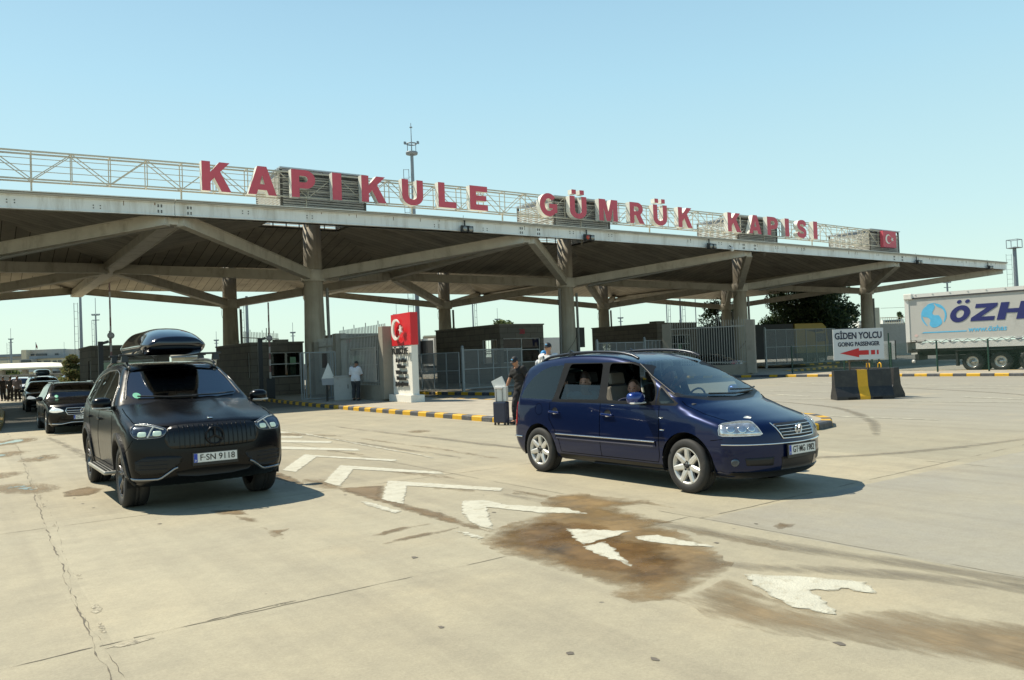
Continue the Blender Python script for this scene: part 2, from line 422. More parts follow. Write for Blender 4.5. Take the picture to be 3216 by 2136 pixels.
def make_wheel(parent, x, y, zr, rt, wd, rr, side, style, tm, rm, dm, steer=0.):
    """a wheel: tyre > rim; side -1 = car's right"""
    e = bpy.data.objects.new('wheel', None); SC.collection.objects.link(e); e.parent = parent; e.location = (x, y, zr); e.rotation_euler = (0,0,steer + (0 if side < 0 else math.pi))
    h = wd/2   # local -Y is the outer face
    t = MB(); b = rt-rr
    pr = [(rr-.005, h*.8),(rr, h*.92),(rr+b*.35, h),(rr+b*.75, h*.97),(rt-.012, h*.86),(rt, h*.7),(rt, h*.2),(rt-.006, h*.18),(rt-.006, h*.1),(rt, h*.08),(rt,-h*.08),(rt-.006,-h*.1),(rt-.006,-h*.18),(rt,-h*.2),(rt,-h*.7),(rt-.012,-h*.86),(rr+b*.75,-h*.97),(rr+b*.35,-h),(rr,-h*.92),(rr-.005,-h*.8)]
    t.lathe(pr, axis='Y', n=48)
    o1 = t.build('tyre', tm, e)
    r_ = MB()
    r_.lathe([(rr-.004,-h*.80),(rr+.006,-h*.9),(rr-.006,-h*.93),(rr-.02,-h*.88),(rr-.03,-h*.6),(rr-.045,-h*.2),(rr-.05,h*.8)], axis='Y', n=48)
    yo = -h*.80
    def spoke(a, w0, w1, ri, ro, y0, y1, th=.03):
        ca, sa = math.cos(a), math.sin(a); q = []
        for rad, w_, yy in ((ri,w0,y0),((ri+ro)/2,(w0*.45+w1*.55),(y0+y1)/2-.004),(ro,w1,y1)):
            for s_, dy in ((-1,0),(-.55,-.012),(.55,-.012),(1,0)):
                q.append((rad*ca-s_*w_/2*sa, yy+dy, rad*sa+s_*w_/2*ca))
            for s_ in (1,-1): q.append((rad*ca-s_*w_/2*sa, yy+th, rad*sa+s_*w_/2*ca))
        fs = []
        for i in range(2):
            for k in range(6): fs.append((i*6+k, i*6+(k+1)%6, (i+1)*6+(k+1)%6, (i+1)*6+k))
        r_.add(q, fs, 0, False)
    if style == 'seven':
        for k in range(7): spoke(math.pi/2+k*2*math.pi/7, .085, .062, .05, rr-.012, yo+.012, yo-.004, .035)
        r_.lathe([(.001,yo+.004),(.06,yo+.006),(.078,yo+.02)], axis='Y', n=24)
    elif style == 'multi':
        for k in range(5):
            for d in (-.17,.17): spoke(math.pi/2+k*2*math.pi/5+d, .05, .028, .06, rr-.012, yo+.02, yo+.0, .03)
        r_.lathe([(.001,yo+.01),(.05,yo+.012),(.075,yo+.03)], axis='Y', n=24)
    elif style == 'truck':
        r_.lathe([(.001,yo-.03),(.09,yo-.03),(.1,yo+.02),(.19,yo+.05),(.2,yo+.06),(rr-.03,yo+.03)], axis='Y', n=40)
        for k in range(10):
            a = k*2*math.pi/10; r_.lathe([(.022,yo-.0),(.016,yo-.03),(.001,yo-.03)], (.15*math.cos(a),.03,.15*math.sin(a)), axis='Y', n=8)
    o2 = r_.build('rim', rm, e)
    d_ = MB(); d_.lathe([(.001,h*.1),(rr-.05,h*.1)], axis='Y', n=32)
    if style in ('seven','multi'):
        d_.lathe([(.001,-h*.25),(rr*.62,-h*.25),(rr*.62,h*.1)], axis='Y', n=32)
        d_.lathe([(.001,yo-.006),(.03,yo-.006),(.034,yo+.01)], axis='Y', n=16)
        if style == 'seven':
            for k in range(5):
                a = math.pi/2+k*2*math.pi/5; d_.lathe([(.001,yo-.003),(.014,yo-.003),(.014,yo+.02)], (.052*math.cos(a),0,.052*math.sin(a)), axis='Y', n=8)
    d_.build('brake_disc', dm, e)
    return e
def plate(car, parent, txt, yc, zc, wd=.52, ht=.11, mode='F', fm=None):
    P, ok = car.proj([(yc,zc)], mode); x = P[0][0] + (.012 if mode == 'F' else -.012)
    s = 1 if mode == 'F' else -1
    ex = (0, s, 0); ey = (0,0,1); nx = s
    k = MB(); k.box((x-.004*nx, yc, zc-.012), (.016, wd+.03, ht+.05), 1); k.box((x+.004*nx, yc, zc), (.01, wd, ht), 0)
    k.box((x+.007*nx, yc-s*(wd/2-.022), zc), (.008, .042, ht-.004), 2)
    o = k.build('number_plate', [mat('plate_white',(.75,.75,.72),.35,var=.03), mat('black_plastic',(.012,.012,.012),.45), mat('plate_blue',(.01,.05,.4),.4)], parent)
    if txt:
        text_obj('plate_characters', txt, ht*.95, mat('plate_black',(.01,.01,.01),.5), parent, (x+.011*nx, yc+s*.022, zc-.001), ex, ey, .003, bold=.0008, width=wd*.80)
        text_obj('country_letter', 'D', ht*.26, mat('plate_white',(.75,.75,.72),.35), parent, (x+.0125*nx, yc-s*(wd/2-.022), zc-ht*.28), ex, ey, .002, bold=.001)
    return o
def mirror_pair(parent, x, y, z, m_, sx=.2, sy=.24, sz=.17, sides=(-1,1), strip=None):
    for s in sides:
        k = MB(); pr = []
        N = 12; M_ = 14; vs = []; fs = []
        for i in range(N+1):
            a = math.pi*i/N
            for j in range(M_):
                b = 2*math.pi*j/M_; sq = lambda c: math.copysign(abs(c)**.75, c)
                vs.append((x+sx/2*sq(math.sin(a)*math.cos(b))*(1.25 if math.cos(b) > 0 else .55), s*(y)+sy/2*sq(math.cos(a)), z+sz/2*sq(math.sin(a)*math.sin(b))))
        for i in range(N):
            for j in range(M_): fs.append((i*M_+j, i*M_+(j+1)%M_, (i+1)*M_+(j+1)%M_, (i+1)*M_+j))
        k.add(vs, fs, 0, True)
        k.bar((x-.02, s*(y-.09), z-sz*.35), (x-.02, s*(y-.22), z-sz*.45), .09, .05, 1)
        o = k.build('door_mirror', [m_, mat('black_plastic',(.012,.012,.012),.45)], parent)
        bm = bmesh.new(); bm.from_mesh(o.data); bmesh.ops.recalc_face_normals(bm, faces=bm.faces); bm.to_mesh(o.data); bm.free()
        if strip: MB().box((x+sx*.35, s*(y+.01), z-sz*.33), (sx*.42, sy*.86, .022)).build('indicator', strip, o, bevel=.008)
# ================================================================ people
def skin_mesh(nodes, edges, sub=2, root=0):
    me = bpy.data.meshes.new('skin'); me.from_pydata([n[0] for n in nodes], edges, []); o = bpy.data.objects.new('skin', me); SC.collection.objects.link(o)
    md = o.modifiers.new('s', 'SKIN'); md.use_smooth_shade = True
    for i, n in enumerate(nodes):
        sv = me.skin_vertices[0].data[i]; r = n[1] if isinstance(n[1], tuple) else (n[1], n[1]); sv.radius = r; sv.use_root = (i == root)
    if sub:
        s_ = o.modifiers.new('u', 'SUBSURF'); s_.levels = sub; s_.render_levels = sub
    dg = bpy.context.evaluated_depsgraph_get(); out = bpy.data.meshes.new_from_object(o.evaluated_get(dg))
    bpy.data.objects.remove(o); bpy.data.meshes.remove(me)
    return out
def join_remesh(meshes, voxel, smooth=2):
    bm = bmesh.new()
    for q in meshes: bm.from_mesh(q)
    me = bpy.data.meshes.new('joined'); bm.to_mesh(me); bm.free(); o = bpy.data.objects.new('joined', me); SC.collection.objects.link(o)
    md = o.modifiers.new('r', 'REMESH'); md.mode = 'VOXEL'; md.voxel_size = voxel; md.use_smooth_shade = True
    if smooth:
        s_ = o.modifiers.new('sm', 'SMOOTH'); s_.iterations = smooth; s_.factor = .5
    dg = bpy.context.evaluated_depsgraph_get(); out = bpy.data.meshes.new_from_object(o.evaluated_get(dg))
    bpy.data.objects.remove(o); bpy.data.meshes.remove(me)
    return out
def mesh_of(mb):
    me = bpy.data.meshes.new('t'); me.from_pydata(mb.v, [], mb.f)
    bm = bmesh.new(); bm.from_mesh(me); bmesh.ops.recalc_face_normals(bm, faces=bm.faces); bm.to_mesh(me); bm.free(); return me
def ell(mb, c, r, M=None, nu=16, nv=12, f=None, mi=0):
    vs = []; fs = []
    for i in range(nv+1):
        a = math.pi*i/nv
        for j in range(nu):
            b = 2*math.pi*j/nu; p = Vector((math.sin(a)*math.cos(b), math.sin(a)*math.sin(b), math.cos(a)))
            if f: p = f(p)
            q = Vector((p.x*r[0], p.y*r[1], p.z*r[2]))
            vs.append((M@q if M else q)+Vector(c))
    for i in range(nv):
        for j in range(nu): fs.append((i*nu+j, (i+1)*nu+j, (i+1)*nu+(j+1)%nu, i*nu+(j+1)%nu))
    return mb.add(vs, fs, mi, True)
def STAND(h=1.75):
    k = h/1.75; J = dict(pelvis=(0,0,.96), waist=(0,.01,1.1), chest=(0,.0,1.3), neck=(0,-.01,1.48), head=(0,.015,1.625))
    for s, n in ((-1,'L'),(1,'R')):
        J.update({'sh'+n:(s*.18,-.01,1.41), 'el'+n:(s*.235,-.03,1.13), 'ha'+n:(s*.245,.04,.88), 'hi'+n:(s*.09,0,.93), 'kn'+n:(s*.1,.02,.5), 'an'+n:(s*.105,-.03,.09), 'to'+n:(s*.125,.13,.035)})
    return {a:tuple(x*k for x in b) for a, b in J.items()}
def person(label, loc, rz, J, shirt, trousers, skin=(.42,.24,.16), hair=(.02,.015,.012), cap=None, sleeve=.55, voxel=.010, headyaw=0., headpitch=0., fat=1., bald=False, shoes=(.03,.03,.03), longhair=False, hide_legs=False, group=None, parent=None, grip=None):
    root = thing('person', label, 'person', loc, rz, group)
    V_ = {a:Vector(b) for a, b in J.items()}
    mk = mat('skin_%.2f_%.2f' % skin[:2], skin, .5, var=.08, scale=14)
    f = fat; ms = []
    def limb(pts, rad):
        P = [Vector(p) for p in pts]; r0, r1 = rad[0], rad[-1]; d0 = (P[0]-P[1]).normalized(); d1 = (P[-1]-P[-2]).normalized()
        Q = [P[0]+d0*r0*.95, P[0]+d0*r0*.6]+P+[P[-1]+d1*r1*.6, P[-1]+d1*r1*.95]; rr = [r0*.25, r0*.78]+list(rad)+[r1*.78, r1*.25]
        q_ = MB(); q_.tube(Q, rr, 14); ms.append(mesh_of(q_))
    # trunk: a loft of oval sections turned with the shoulders
    sh_ = (V_['shR']-V_['shL']).normalized(); hp_ = (V_['hiR']-V_['hiL']).normalized(); q_ = MB(); vs = []; fs = []; NT = 20
    up_ = (V_['neck']-V_['chest']).normalized(); secs = [(V_['pelvis']-Vector((0,0,.10)), .085*f, .07*f, 0), (V_['pelvis']-Vector((0,0,.05)), .15*f, .11*f, 0), (V_['pelvis']+Vector((0,0,.03)), .165*f, .118*f, .1), (V_['waist'], .148*f, .105*f, .4), (V_['chest'].lerp(V_['waist'],.35), .162*f, .116*f, .7), (V_['chest'], .178*f, .12*f, 1), (V_['chest']+up_*.085, .165*f, .105*f, 1), (V_['neck']-up_*.05, .115, .08, 1), (V_['neck']-up_*.01, .062, .06, 1), (V_['neck']+up_*.03, .055, .056, 1)]
    for c_, rx, ry, t_ in secs:
        x_ = hp_.lerp(sh_, t_).normalized(); ax_ = (V_['chest']-V_['pelvis']).normalized(); y_ = ax_.cross(x_).normalized()
        for j in range(NT):
            a_ = 2*math.pi*j/NT; cc, ss = math.cos(a_), math.sin(a_); vs.append(c_+x_*rx*math.copysign(abs(cc)**.85,cc)+y_*ry*math.copysign(abs(ss)**.85,ss))
    for i in range(len(secs)-1):
        for j in range(NT): fs.append((i*NT+j, i*NT+(j+1)%NT, (i+1)*NT+(j+1)%NT, (i+1)*NT+j))
    fs += [tuple(range(NT))[::-1], tuple(range((len(secs)-1)*NT, len(secs)*NT))]; q_.add(vs, fs); ms.append(mesh_of(q_))
    limb([V_['neck']-up_*.06, V_['neck'].lerp(V_['head'],.6)], [.062,.056])
    for n in 'LR':
        limb([V_['chest'].lerp(V_['sh'+n],.55)+up_*.04, V_['sh'+n]], [.075,.068])
        e_, h_ = V_['el'+n], V_['ha'+n]
        limb([V_['sh'+n], V_['sh'+n].lerp(e_,.35), e_], [.064,.056,.043]); limb([e_, e_.lerp(h_,.3), e_.lerp(h_,.9), h_], [.043,.045,.030,.030])
        if not hide_legs:
            k_, a2 = V_['kn'+n], V_['an'+n]
            limb([V_['hi'+n], V_['hi'+n].lerp(k_,.4), k_], [.098*f,.086*f,.060]); limb([k_, k_.lerp(a2,.3), a2], [.058,.060,.041]); limb([a2-Vector((0,0,.02)), a2.lerp(V_['to'+n],.5), V_['to'+n]], [.045,.042,.035])
        else: limb([V_['hi'+n], V_['kn'+n]], [.095,.07])
    # head with face
    HM = Matrix.Rotation(headyaw, 3, 'Z') @ Matrix.Rotation(headpitch, 3, 'X'); hc = V_['head']; hd = MB()
    def shape(p):
        q = p.copy()
        if q.z < 0: q.x *= 1-.28*(-q.z)**1.3; q.y = q.y*(1-.12*-q.z)+.12*-q.z*(.6 if q.y > 0 else .9)
        return q
    ell(hd, hc, (.077,.099,.119), HM, 20, 16, shape)
    ell(hd, hc+HM@Vector((0,.104,-.022)), (.014,.022,.024), HM, 8, 6)
    ell(hd, hc+HM@Vector((0,.097,.022)), (.05,.014,.012), HM, 10, 6)
    ell(hd, hc+HM@Vector((0,.095,-.062)), (.024,.012,.008), HM, 8, 6)
    for s in (-1,1): ell(hd, hc+HM@Vector((s*.078,-.005,-.01)), (.012,.022,.034), HM, 8, 6)
    ms.append(mesh_of(hd))
    for n in 'LR':
        hb = MB(); d = (V_['ha'+n]-V_['el'+n]).normalized(); side = Vector((0,1,0)); side = (side-d*side.dot(d)).normalized(); nrm = d.cross(side)
        p0 = V_['ha'+n]; s_ = 1 if n == 'R' else -1
        Mh = Matrix((side, nrm, d)).transposed(); ell(hb, p0+d*.035, (.042,.018,.052), Mh, 12, 8)
        g = .6 if grip == n else .25
        for q in range(4):
            b = p0+d*.075+side*(-.03+.02*q); L = (.06,.07,.075,.066)[q]; cv = nrm*-s_*L
            hb.tube([b-d*.02, b+d*L*.45+cv*g*.25, b+d*L*(1-g*.6)+cv*g*.9], [.010,.0095,.008], 7)
        b = p0+d*.02+side*.036; hb.tube([b, b+side*.025+d*.03, b+side*.03+d*.055], [.012,.011,.009], 7)
        ms.append(mesh_of(hb))
    me = join_remesh(ms, voxel, 5); me.materials.clear(); me.materials.append(mk); link_mesh('body', me, root); me_body = me
    # eyes and brows
    for s in (-1,1):
        eb = MB(); ell(eb, hc+HM@Vector((s*.03,.091,.006)), (.012,.008,.007), HM, 8, 6); ell(eb, hc+HM@Vector((s*.031,.097,.029)), (.015,.005,.0028), HM, 8, 6)
        eb.build('eye', mat('eye_dark',(.015,.012,.01),.3), root)
    # hair
    if not bald:
        hr = MB()
        def hs(p):
            q = p.copy()
            lim = -.15 if q.y < .1 else .35
            if longhair: lim = -1.1 if q.y < .1 else .3
            if q.z < lim: q.z = lim; q *= .97
            return q
        ell(hr, hc+HM@Vector((0,-.012,.012)), (.084,.098,.118 if not longhair else .16), HM, 18, 14, hs)
        hr.build('hair', mat('hair_%.2f' % hair[0], hair, .6, var=.3, scale=60), root)
    else:
        pass
    if cap:
        cb = MB()
        def cs(p):
            q = p.copy()
            if q.z < .05: q.z = .05
            return q
        ell(cb, hc+HM@Vector((0,-.005,.028)), (.09,.108,.115), HM, 18, 14, cs)
        vs = []; 
        for r_ in (0,1):
            for k in range(9):
                a = math.pi*(.12+.76*k/8); rr = .1+.085*r_*math.sin(a)
                vs.append(hc+HM@Vector((math.cos(a)*.088, math.sin(a)*rr*(1 if r_ else .98), .036-.02*r_)))
        cb.add([v+HM@Vector((0,0,.006)) for v in vs]+[v-HM@Vector((0,0,.004)) for v in vs], [(k,k+1,k+10,k+9) for k in range(8)]+[(k+18,k+27,k+28,k+19) for k in range(8)]+[(9+k,10+k,28+k,27+k) for k in range(8)], 0, False)
        o = cb.build('cap', mat('cap_%.2f_%.2f' % cap[:2], cap, .7), root)
        lb = MB(); ell(lb, hc+HM@Vector((0,.1,.085)), (.03,.012,.022), HM, 10, 6); lb.build('cap_badge', mat('cap_badge_blue', (.15,.45,.75), .5), o)
    # clothes: grown outwards from the body so that they follow it
    bv = np.array([v.co for v in me_body.vertices]); bn = np.array([v.normal for v in me_body.vertices]); bones = []
    def bone(kind, a_, b_, r_): bones.append((kind, np.array(V_[a_]), np.array(V_[b_]), r_))
    bone('torso','pelvis','waist',.13); bone('torso','waist','chest',.14); bone('neck','chest','neck',.10); bone('head','neck','head',.075)
    for n in 'LR':
        bone('torso','chest','sh'+n,.09); bone('uarm','sh'+n,'el'+n,.05); bone('farm','el'+n,'ha'+n,.035); h0_ = np.array(V_['ha'+n]); h1_ = h0_+(h0_-np.array(V_['el'+n]))/max(1e-6,np.linalg.norm(h0_-np.array(V_['el'+n])))*.17; bones.append(('hand',h0_,h1_,.055))
        if not hide_legs: bone('hip','pelvis','hi'+n,.12); bone('thigh','hi'+n,'kn'+n,.075); bone('shin','kn'+n,'an'+n,.05); bone('foot','an'+n,'to'+n,.045)
    best = np.full(len(bv), 1e9); bi = np.zeros(len(bv), int); bt = np.zeros(len(bv))
    for q, (kd, a_, b_, r_) in enumerate(bones):
        d_ = b_-a_; t_ = np.clip(((bv-a_)@d_)/(d_@d_), 0, 1); ds = np.linalg.norm(bv-(a_+t_[:,None]*d_), axis=1)/r_
        m_ = ds < best; best[m_] = ds[m_]; bi[m_] = q; bt[m_] = t_[m_]
    kinds = np.array([q[0] for q in bones])[bi]; pz = J['pelvis'][2]
    inshirt = (kinds == 'torso') | ((kinds == 'neck') & (bt < .78)) | ((kinds == 'uarm') & (bt < min(1.01, sleeve*1.7))) | ((kinds == 'hip') & (bv[:,2] > pz-.10)) | ((kinds == 'thigh') & (bv[:,2] > pz-.10))
    if sleeve > .9: inshirt |= (kinds == 'farm') & (bt < .8)
    inleg = ((kinds == 'hip') | (kinds == 'thigh') | ((kinds == 'shin') & (bt < .95)) | ((kinds == 'torso') & (bv[:,2] < pz+.05)))
    def garment(name, mask, off, col, loose):
        wob = np.sin(bv[:,2]*38+bv[:,0]*21)*np.sin(bv[:,1]*33+bv[:,2]*17)
        P_ = bv+bn*(off+loose*(.5+.5*wob))[:,None]; fs = [list(p.vertices) for p in me_body.polygons if all(mask[v] for v in p.vertices)]
        us = sorted(set(v for f_ in fs for v in f_)); ix = {v:i for i, v in enumerate(us)}
        g_ = bpy.data.meshes.new(name); g_.from_pydata([tuple(P_[v]) for v in us], [], [[ix[v] for v in f_] for f_ in fs]); g_.polygons.foreach_set('use_smooth', [True]*len(fs))
        bm = bmesh.new(); bm.from_mesh(g_)
        for _ in range(3):
            bd = [v for v in bm.verts if v.is_boundary]; nw = {}
            for v in bd:
                nb = [e.other_vert(v) for e in v.link_edges if e.is_boundary]
                if len(nb) == 2: nw[v] = v.co*.4+(nb[0].co+nb[1].co)*.3
            for v, c_ in nw.items(): v.co = c_
        bmesh.ops.smooth_vert(bm, verts=bm.verts, factor=.4, use_axis_x=True, use_axis_y=True, use_axis_z=True)
        bm.to_mesh(g_); bm.free(); g_.materials.append(mat('cloth_%.2f_%.2f_%.2f' % col, col, .85, var=.06, scale=9, bump=.25, bscale=12))
        link_mesh(name, g_, root)
    garment('shirt', inshirt, np.where(kinds == 'uarm', .018, .017), shirt, .014)
    if not hide_legs:
        garment('trousers', inleg, np.where(kinds == 'shin', .022, .012), trousers, .010)
        for n in 'LR':
            sb = MB(); a, t = V_['an'+n], V_['to'+n]; d = (t-a); d.z = 0; d.normalize(); c = a+d*.06; M2 = Matrix((d.cross(Vector((0,0,1))), d, Vector((0,0,1)))).transposed()
            ell(sb, (c.x,c.y,.045 if a.z < .12 else a.z-.04), (.05,.14,.05), M2, 12, 8, lambda p: Vector((p.x,p.y,max(p.z,-.85)*(1.1 if p.y < 0 else .75))))
            sb.build('shoe', mat('shoe_%.2f' % shoes[0], shoes, .5), root)
    if parent: root.parent = parent
    return root
# ================================================================ vehicles
def uvxy(x, y):
    c, s = math.cos(CAM_YAW), math.sin(CAM_YAW); return (c*x+s*y, -s*x+c*y)
TYRE = mat('tyre_rubber', (.018,.018,.018), .75, var=.2, scale=8, dirt=(.06,.055,.045), dscale=5, dlo=.55, dhi=.8)
DISC = mat('wheel_dark', (.012,.012,.012), .7)
BLK = mat('black_plastic', (.012,.012,.012), .45)
SEAM = mat('seam_black', (.003,.003,.003), .9, spec=0.)
CHR = mat('chrome', (.75,.76,.78), .12, 1., var=.05)
LENS = mat('lamp_reflector', (.6,.62,.62), .18, .8, var=.55, scale=14)
LENSD = mat('lamp_dark', (.10,.12,.15), .12, .75, var=.65, scale=16)
LAMP = mat('lamp_lit', (.50,.62,.52), .2, emit=.22)
REDL = mat('lamp_red', (.45,.01,.01), .15, coat=1.)
SEAT = mat('seat_fabric', (.03,.03,.032), .85); SEATL = mat('seat_beige', (.2,.18,.15), .85)
def seat(x, y, z, m_, parent, rec=.22, hr=True):
    k = MB(); k.box((x, y, z+.1), (.5,.46,.16)); 
    M = Matrix.Rotation(-rec, 3, 'Y'); k.box((x-.27, y, z+.44), (.13,.46,.6), M=M)
    if hr: k.box((x-.38, y, z+.84), (.09,.27,.17), M=M)
    return k.build('seat', m_, parent, bevel=.04)
def arch_liner(parent, x, z, r, w_in, w_out, nm='wheel_arch_liner'):
    for s in (-1,1):
        k = MB(); P = circle(x, z, r, 24, -.25, math.pi+.25); n = len(P)
        vs = [(p[0], s*w_out, p[1]) for p in P]+[(p[0], s*w_in, p[1]) for p in P]
        k.add(vs, [(i, i+1, n+i+1, n+i) for i in range(n-1)], 0, True); k.add([(p[0], s*w_in, p[1]) for p in P], [tuple(range(n))], 0)
        k.build(nm, mat('liner_black', (.006,.006,.006), .9), parent)
# ---------------------------------------------------------------- dark blue people carrier
def build_van():
    x, y = uvxy(1.9084, 11.3827); rz = R(-53.3286)-CAM_YAW
    t = thing('minivan', 'dark blue minivan with silver alloy wheels and passengers at its open windows', 'minivan', (x,y,0), rz)
    car = Car([(2.30,.24),(2.36,.32),(2.39,.45),(2.395,.58),(2.385,.66),(2.355,.75),(2.28,.835),(2.1,.905),(1.8,1.0),(1.6,1.055),(1.5,1.085),(1.2,1.225),(.9,1.375),(.6,1.52),(.42,1.60),(.2,1.655),(-.1,1.70),(-.6,1.725),(-1.1,1.715),(-1.6,1.665),(-1.9,1.60),(-2.03,1.54),(-2.12,1.40),(-2.2,1.15),(-2.25,.95),(-2.27,.75),(-2.3,.6),(-2.29,.45),(-2.2,.28)],
        [(.0,.78),(.2,.80),(.3,.86),(.45,.892),(.6,.905),(.75,.90),(.9,.888),(1.05,.865),(1.2,.815),(1.4,.752),(1.6,.69),(1.75,.63),(2.,.5)],
        [(-3,.9),(-2.3,.945),(-1.8,.975),(-1,1.),(0,1.),(1.,1.),(1.6,.995),(2.0,.97),(2.4,.93),(3,.9)], swf=.42, swr=.28, crown=.035, r=.075, zc=.66, hisw=.15)
    blue = mat('blue_metallic_paint', (.0018,.0092,.050), .30, .45, var=.06, scale=40, spec=.25, coat=.55, coatr=.03, backdark=True)
    gs = glass('tinted_side_glass', (.22,.28,.26)); gd = glass('dark_rear_glass', (.10,.16,.145)); gw = glass('windscreen_glass', (.36,.44,.43), ior=1.9)
    tr = mat('window_trim', (.010,.0105,.012), .5, spec=.15)
    ql = fil([(-1.0,1.575),(-1.3,1.555),(-1.5,1.50),(-1.68,1.40),(-1.82,1.27),(-1.90,1.13),(-1.90,1.085),(-1.10,1.075)], .05)
    mid = fil([(-.85,1.585),(-.17,1.585),(-.135,1.095),(-.985,1.085)], .05)
    fr = fil([(-.03,1.582),(.36,1.578),(.54,1.52),(.70,1.425),(.84,1.315),(.895,1.2),(.895,1.085),(.02,1.09)], .06)
    tri = fil([(.955,1.275),(1.24,1.075),(.985,1.065)], .04)
    lowr = lambda p, z: [(a, b) for a, b in p]
    band = [(.93,1.045),(.918,1.22),(.856,1.327),(.714,1.438),(.552,1.534),(.372,1.593),(-1.0,1.60),(-1.13,1.045)]
    tband = [(.935,1.235),(.94,1.295),(.96,1.295),(1.275,1.072),(1.25,1.045),(.935,1.045)]
    wsh = chaikin([(-.775,1.185),(-.4,1.125),(0,1.11),(.4,1.125),(.775,1.185),(.71,1.41),(.615,1.565),(.3,1.60),(0,1.605),(-.3,1.60),(-.615,1.565),(-.71,1.41)], 1)
    cowl = [(-.80,1.15),(-.4,1.085),(0,1.07),(.4,1.085),(.80,1.15),(.80,1.21),(.4,1.15),(0,1.14),(-.4,1.15),(-.80,1.21)]
    rw = chaikin([(-.62,1.1),(.62,1.1),(.55,1.5),(-.55,1.5)], 2, .12)
    xf = lambda c: c.x > .2
    reg = []
    for s in 'RL':
        reg += [('quarter_window', ql, s, gd), ('rear_door_window', mid, s, None), ('front_door_window', fr, s, None), ('quarter_light', tri, s, gs), ('window_trim', band, s, tr), ('window_trim', tband, s, tr),
                ('wheel_opening', circle(1.42,.335,.40,44), s, None), ('wheel_opening', circle(-1.42,.335,.385,44), s, None)]
    reg += [('windscreen', wsh, 'F', gw, xf), ('cowl_panel', cowl, 'F', BLK, xf), ('rear_window', rw, 'B', gd)]
    body = car_body(car, reg, t, blue)
    # half lowered rear door glass, both sides
    for s in (-1,1):
        k = MB(); z1 = 1.285; P, ok = car.proj([(-.945,1.06),(-.14,1.06),(-.15,z1),(-.90,z1+.01)], 'R'); P[:,1] *= -s; P[:,1] -= s*.012
        k.add([tuple(p) for p in P], [(0,1,2,3)]); k.build('rear_door_glass', gs, t)
    arch_liner(t, 1.42, .335, .40, .5, .87); arch_liner(t, -1.42, .335, .385, .5, .87)
    sil = mat('alloy_silver', (.62,.61,.58), .35, .55, var=.05)
    for xx in (1.42, -1.42):
        for s in (-1,1): make_wheel(t, xx, s*.79, .327, .327, .215, .222, s, 'seven', TYRE, sil, DISC, steer=(R(-3) if xx > 0 else 0))
    # lamps
    d = (-.695,.719); hl = [(-.79,.845),(-1.0,.868),(-1.15,.862),(-1.215,.79),(-1.262,.712),(-1.0,.708),(-.77,.712),(-.765,.78)]
    for s in (1,-1):
        md = (d[0], d[1]*s); pl = chaikin([(a*s, z) for a, z in hl], 1, .15)
        h = patch(car, pl, md, .006, .02).build('headlight', LENS, t)
        for a, z, rr in ((-.90,.785,.048),(-1.03,.785,.05),(-1.135,.785,.04)):
            P, ok = car.proj([(a*s, z)], md); p = P[0]; g = car.grad(P)[0]; k = MB()
            M = Vector(g).to_track_quat('Z','Y').to_matrix(); ell(k, Vector(p)+Vector(g)*.004, (rr,rr,.008), M, 18, 8); k.build('reflector', mat('lamp_bowl', (.72,.74,.72), .12, .9, var=.3, scale=25), h)
        line_on(car, [pl[i] for i in range(len(pl))]+[pl[0]], md, .005, .006).build('bezel', mat('clear_plastic', (.5,.55,.58), .1, .3), h)
        bl = patch(car, chaikin([(s*q_, z_) for q_, z_ in [(1.265,.66),(1.45,.66),(1.46,1.0),(1.315,1.03),(1.275,.86)]], 1), (.5,.866*s), .008).build('tail_light', REDL, t)
    # grille
    gp_ = [(-.345,.83),(.345,.83),(.285,.668),(-.285,.668)]
    g = patch(car, chaikin(gp_, 2, .08), 'F', .004).build('grille', mat('grille_black', (.008,.008,.009), .5), t)
    for q in range(4):
        z = .695+.034*q; hw = .285+(z-.668)/.162*.06-.012; line_on(car, [(-hw,z),(hw,z)], 'F', .0055, .008).build('grille_bar', CHR, g)
    line_on(car, [(-.352,.836),(-.29,.662),(0,.656),(.29,.662),(.352,.836)], 'F', .009, .006).build('grille_surround', CHR, g)
    P, ok = car.proj([(0,.75)], 'F'); p = Vector(P[0])+Vector((.018,0,0)); k = MB()
    ring = [p+Vector((-.0,.062*math.cos(a),.062*math.sin(a))) for a in np.linspace(0,2*math.pi,29)]; k.tube(ring, .0075, 8, cap=False)
    for a, b in (((-.032,.045),(-.002,.008)),((.032,.045),(.002,.008)),((-.052,.022),(-.026,-.05)),((-.026,-.05),(0,.002)),((0,.002),(.026,-.05)),((.026,-.05),(.052,.022))): k.bar(p+Vector((0,a[0],a[1])), p+Vector((0,b[0],b[1])), .008, .012, up=(1,0,0))
    k.build('emblem', CHR, t)
    for s in (-1,1):
        ym = lambda pp: [(s*a, b) for a, b in pp]
        patch(car, ym([(.42,.36),(.70,.37),(.72,.455),(.42,.46)]), 'F', .003).build('bumper_vent', mat('grille_black',(.008,.008,.009),.5), t)
        P, ok = car.proj([(s*.80,.41)], 'F'); gg = Vector(car.grad(P)[0]); k = MB(); ell(k, Vector(P[0])+gg*.002, (.048,.048,.014), gg.to_track_quat('Z','Y').to_matrix(), 16, 8); f_ = k.build('fog_lamp', LENSD, t)
        md = 'R' if s < 0 else 'L'
        line_on(car, [(.995,1.04),(1.0,.7),(.985,.42),(.95,.335)], md, .0045, -.001).build('door_seam', SEAM, t)
        line_on(car, [(-.08,1.045),(-.085,.335)], md, .0045, -.001).build('door_seam', SEAM, t)
        line_on(car, [(-1.16,1.045),(-1.165,.80),(-1.05,.66),(-.955,.5),(-.93,.335),(.95,.335)], md, .0045, -.001).build('door_seam', SEAM, t)
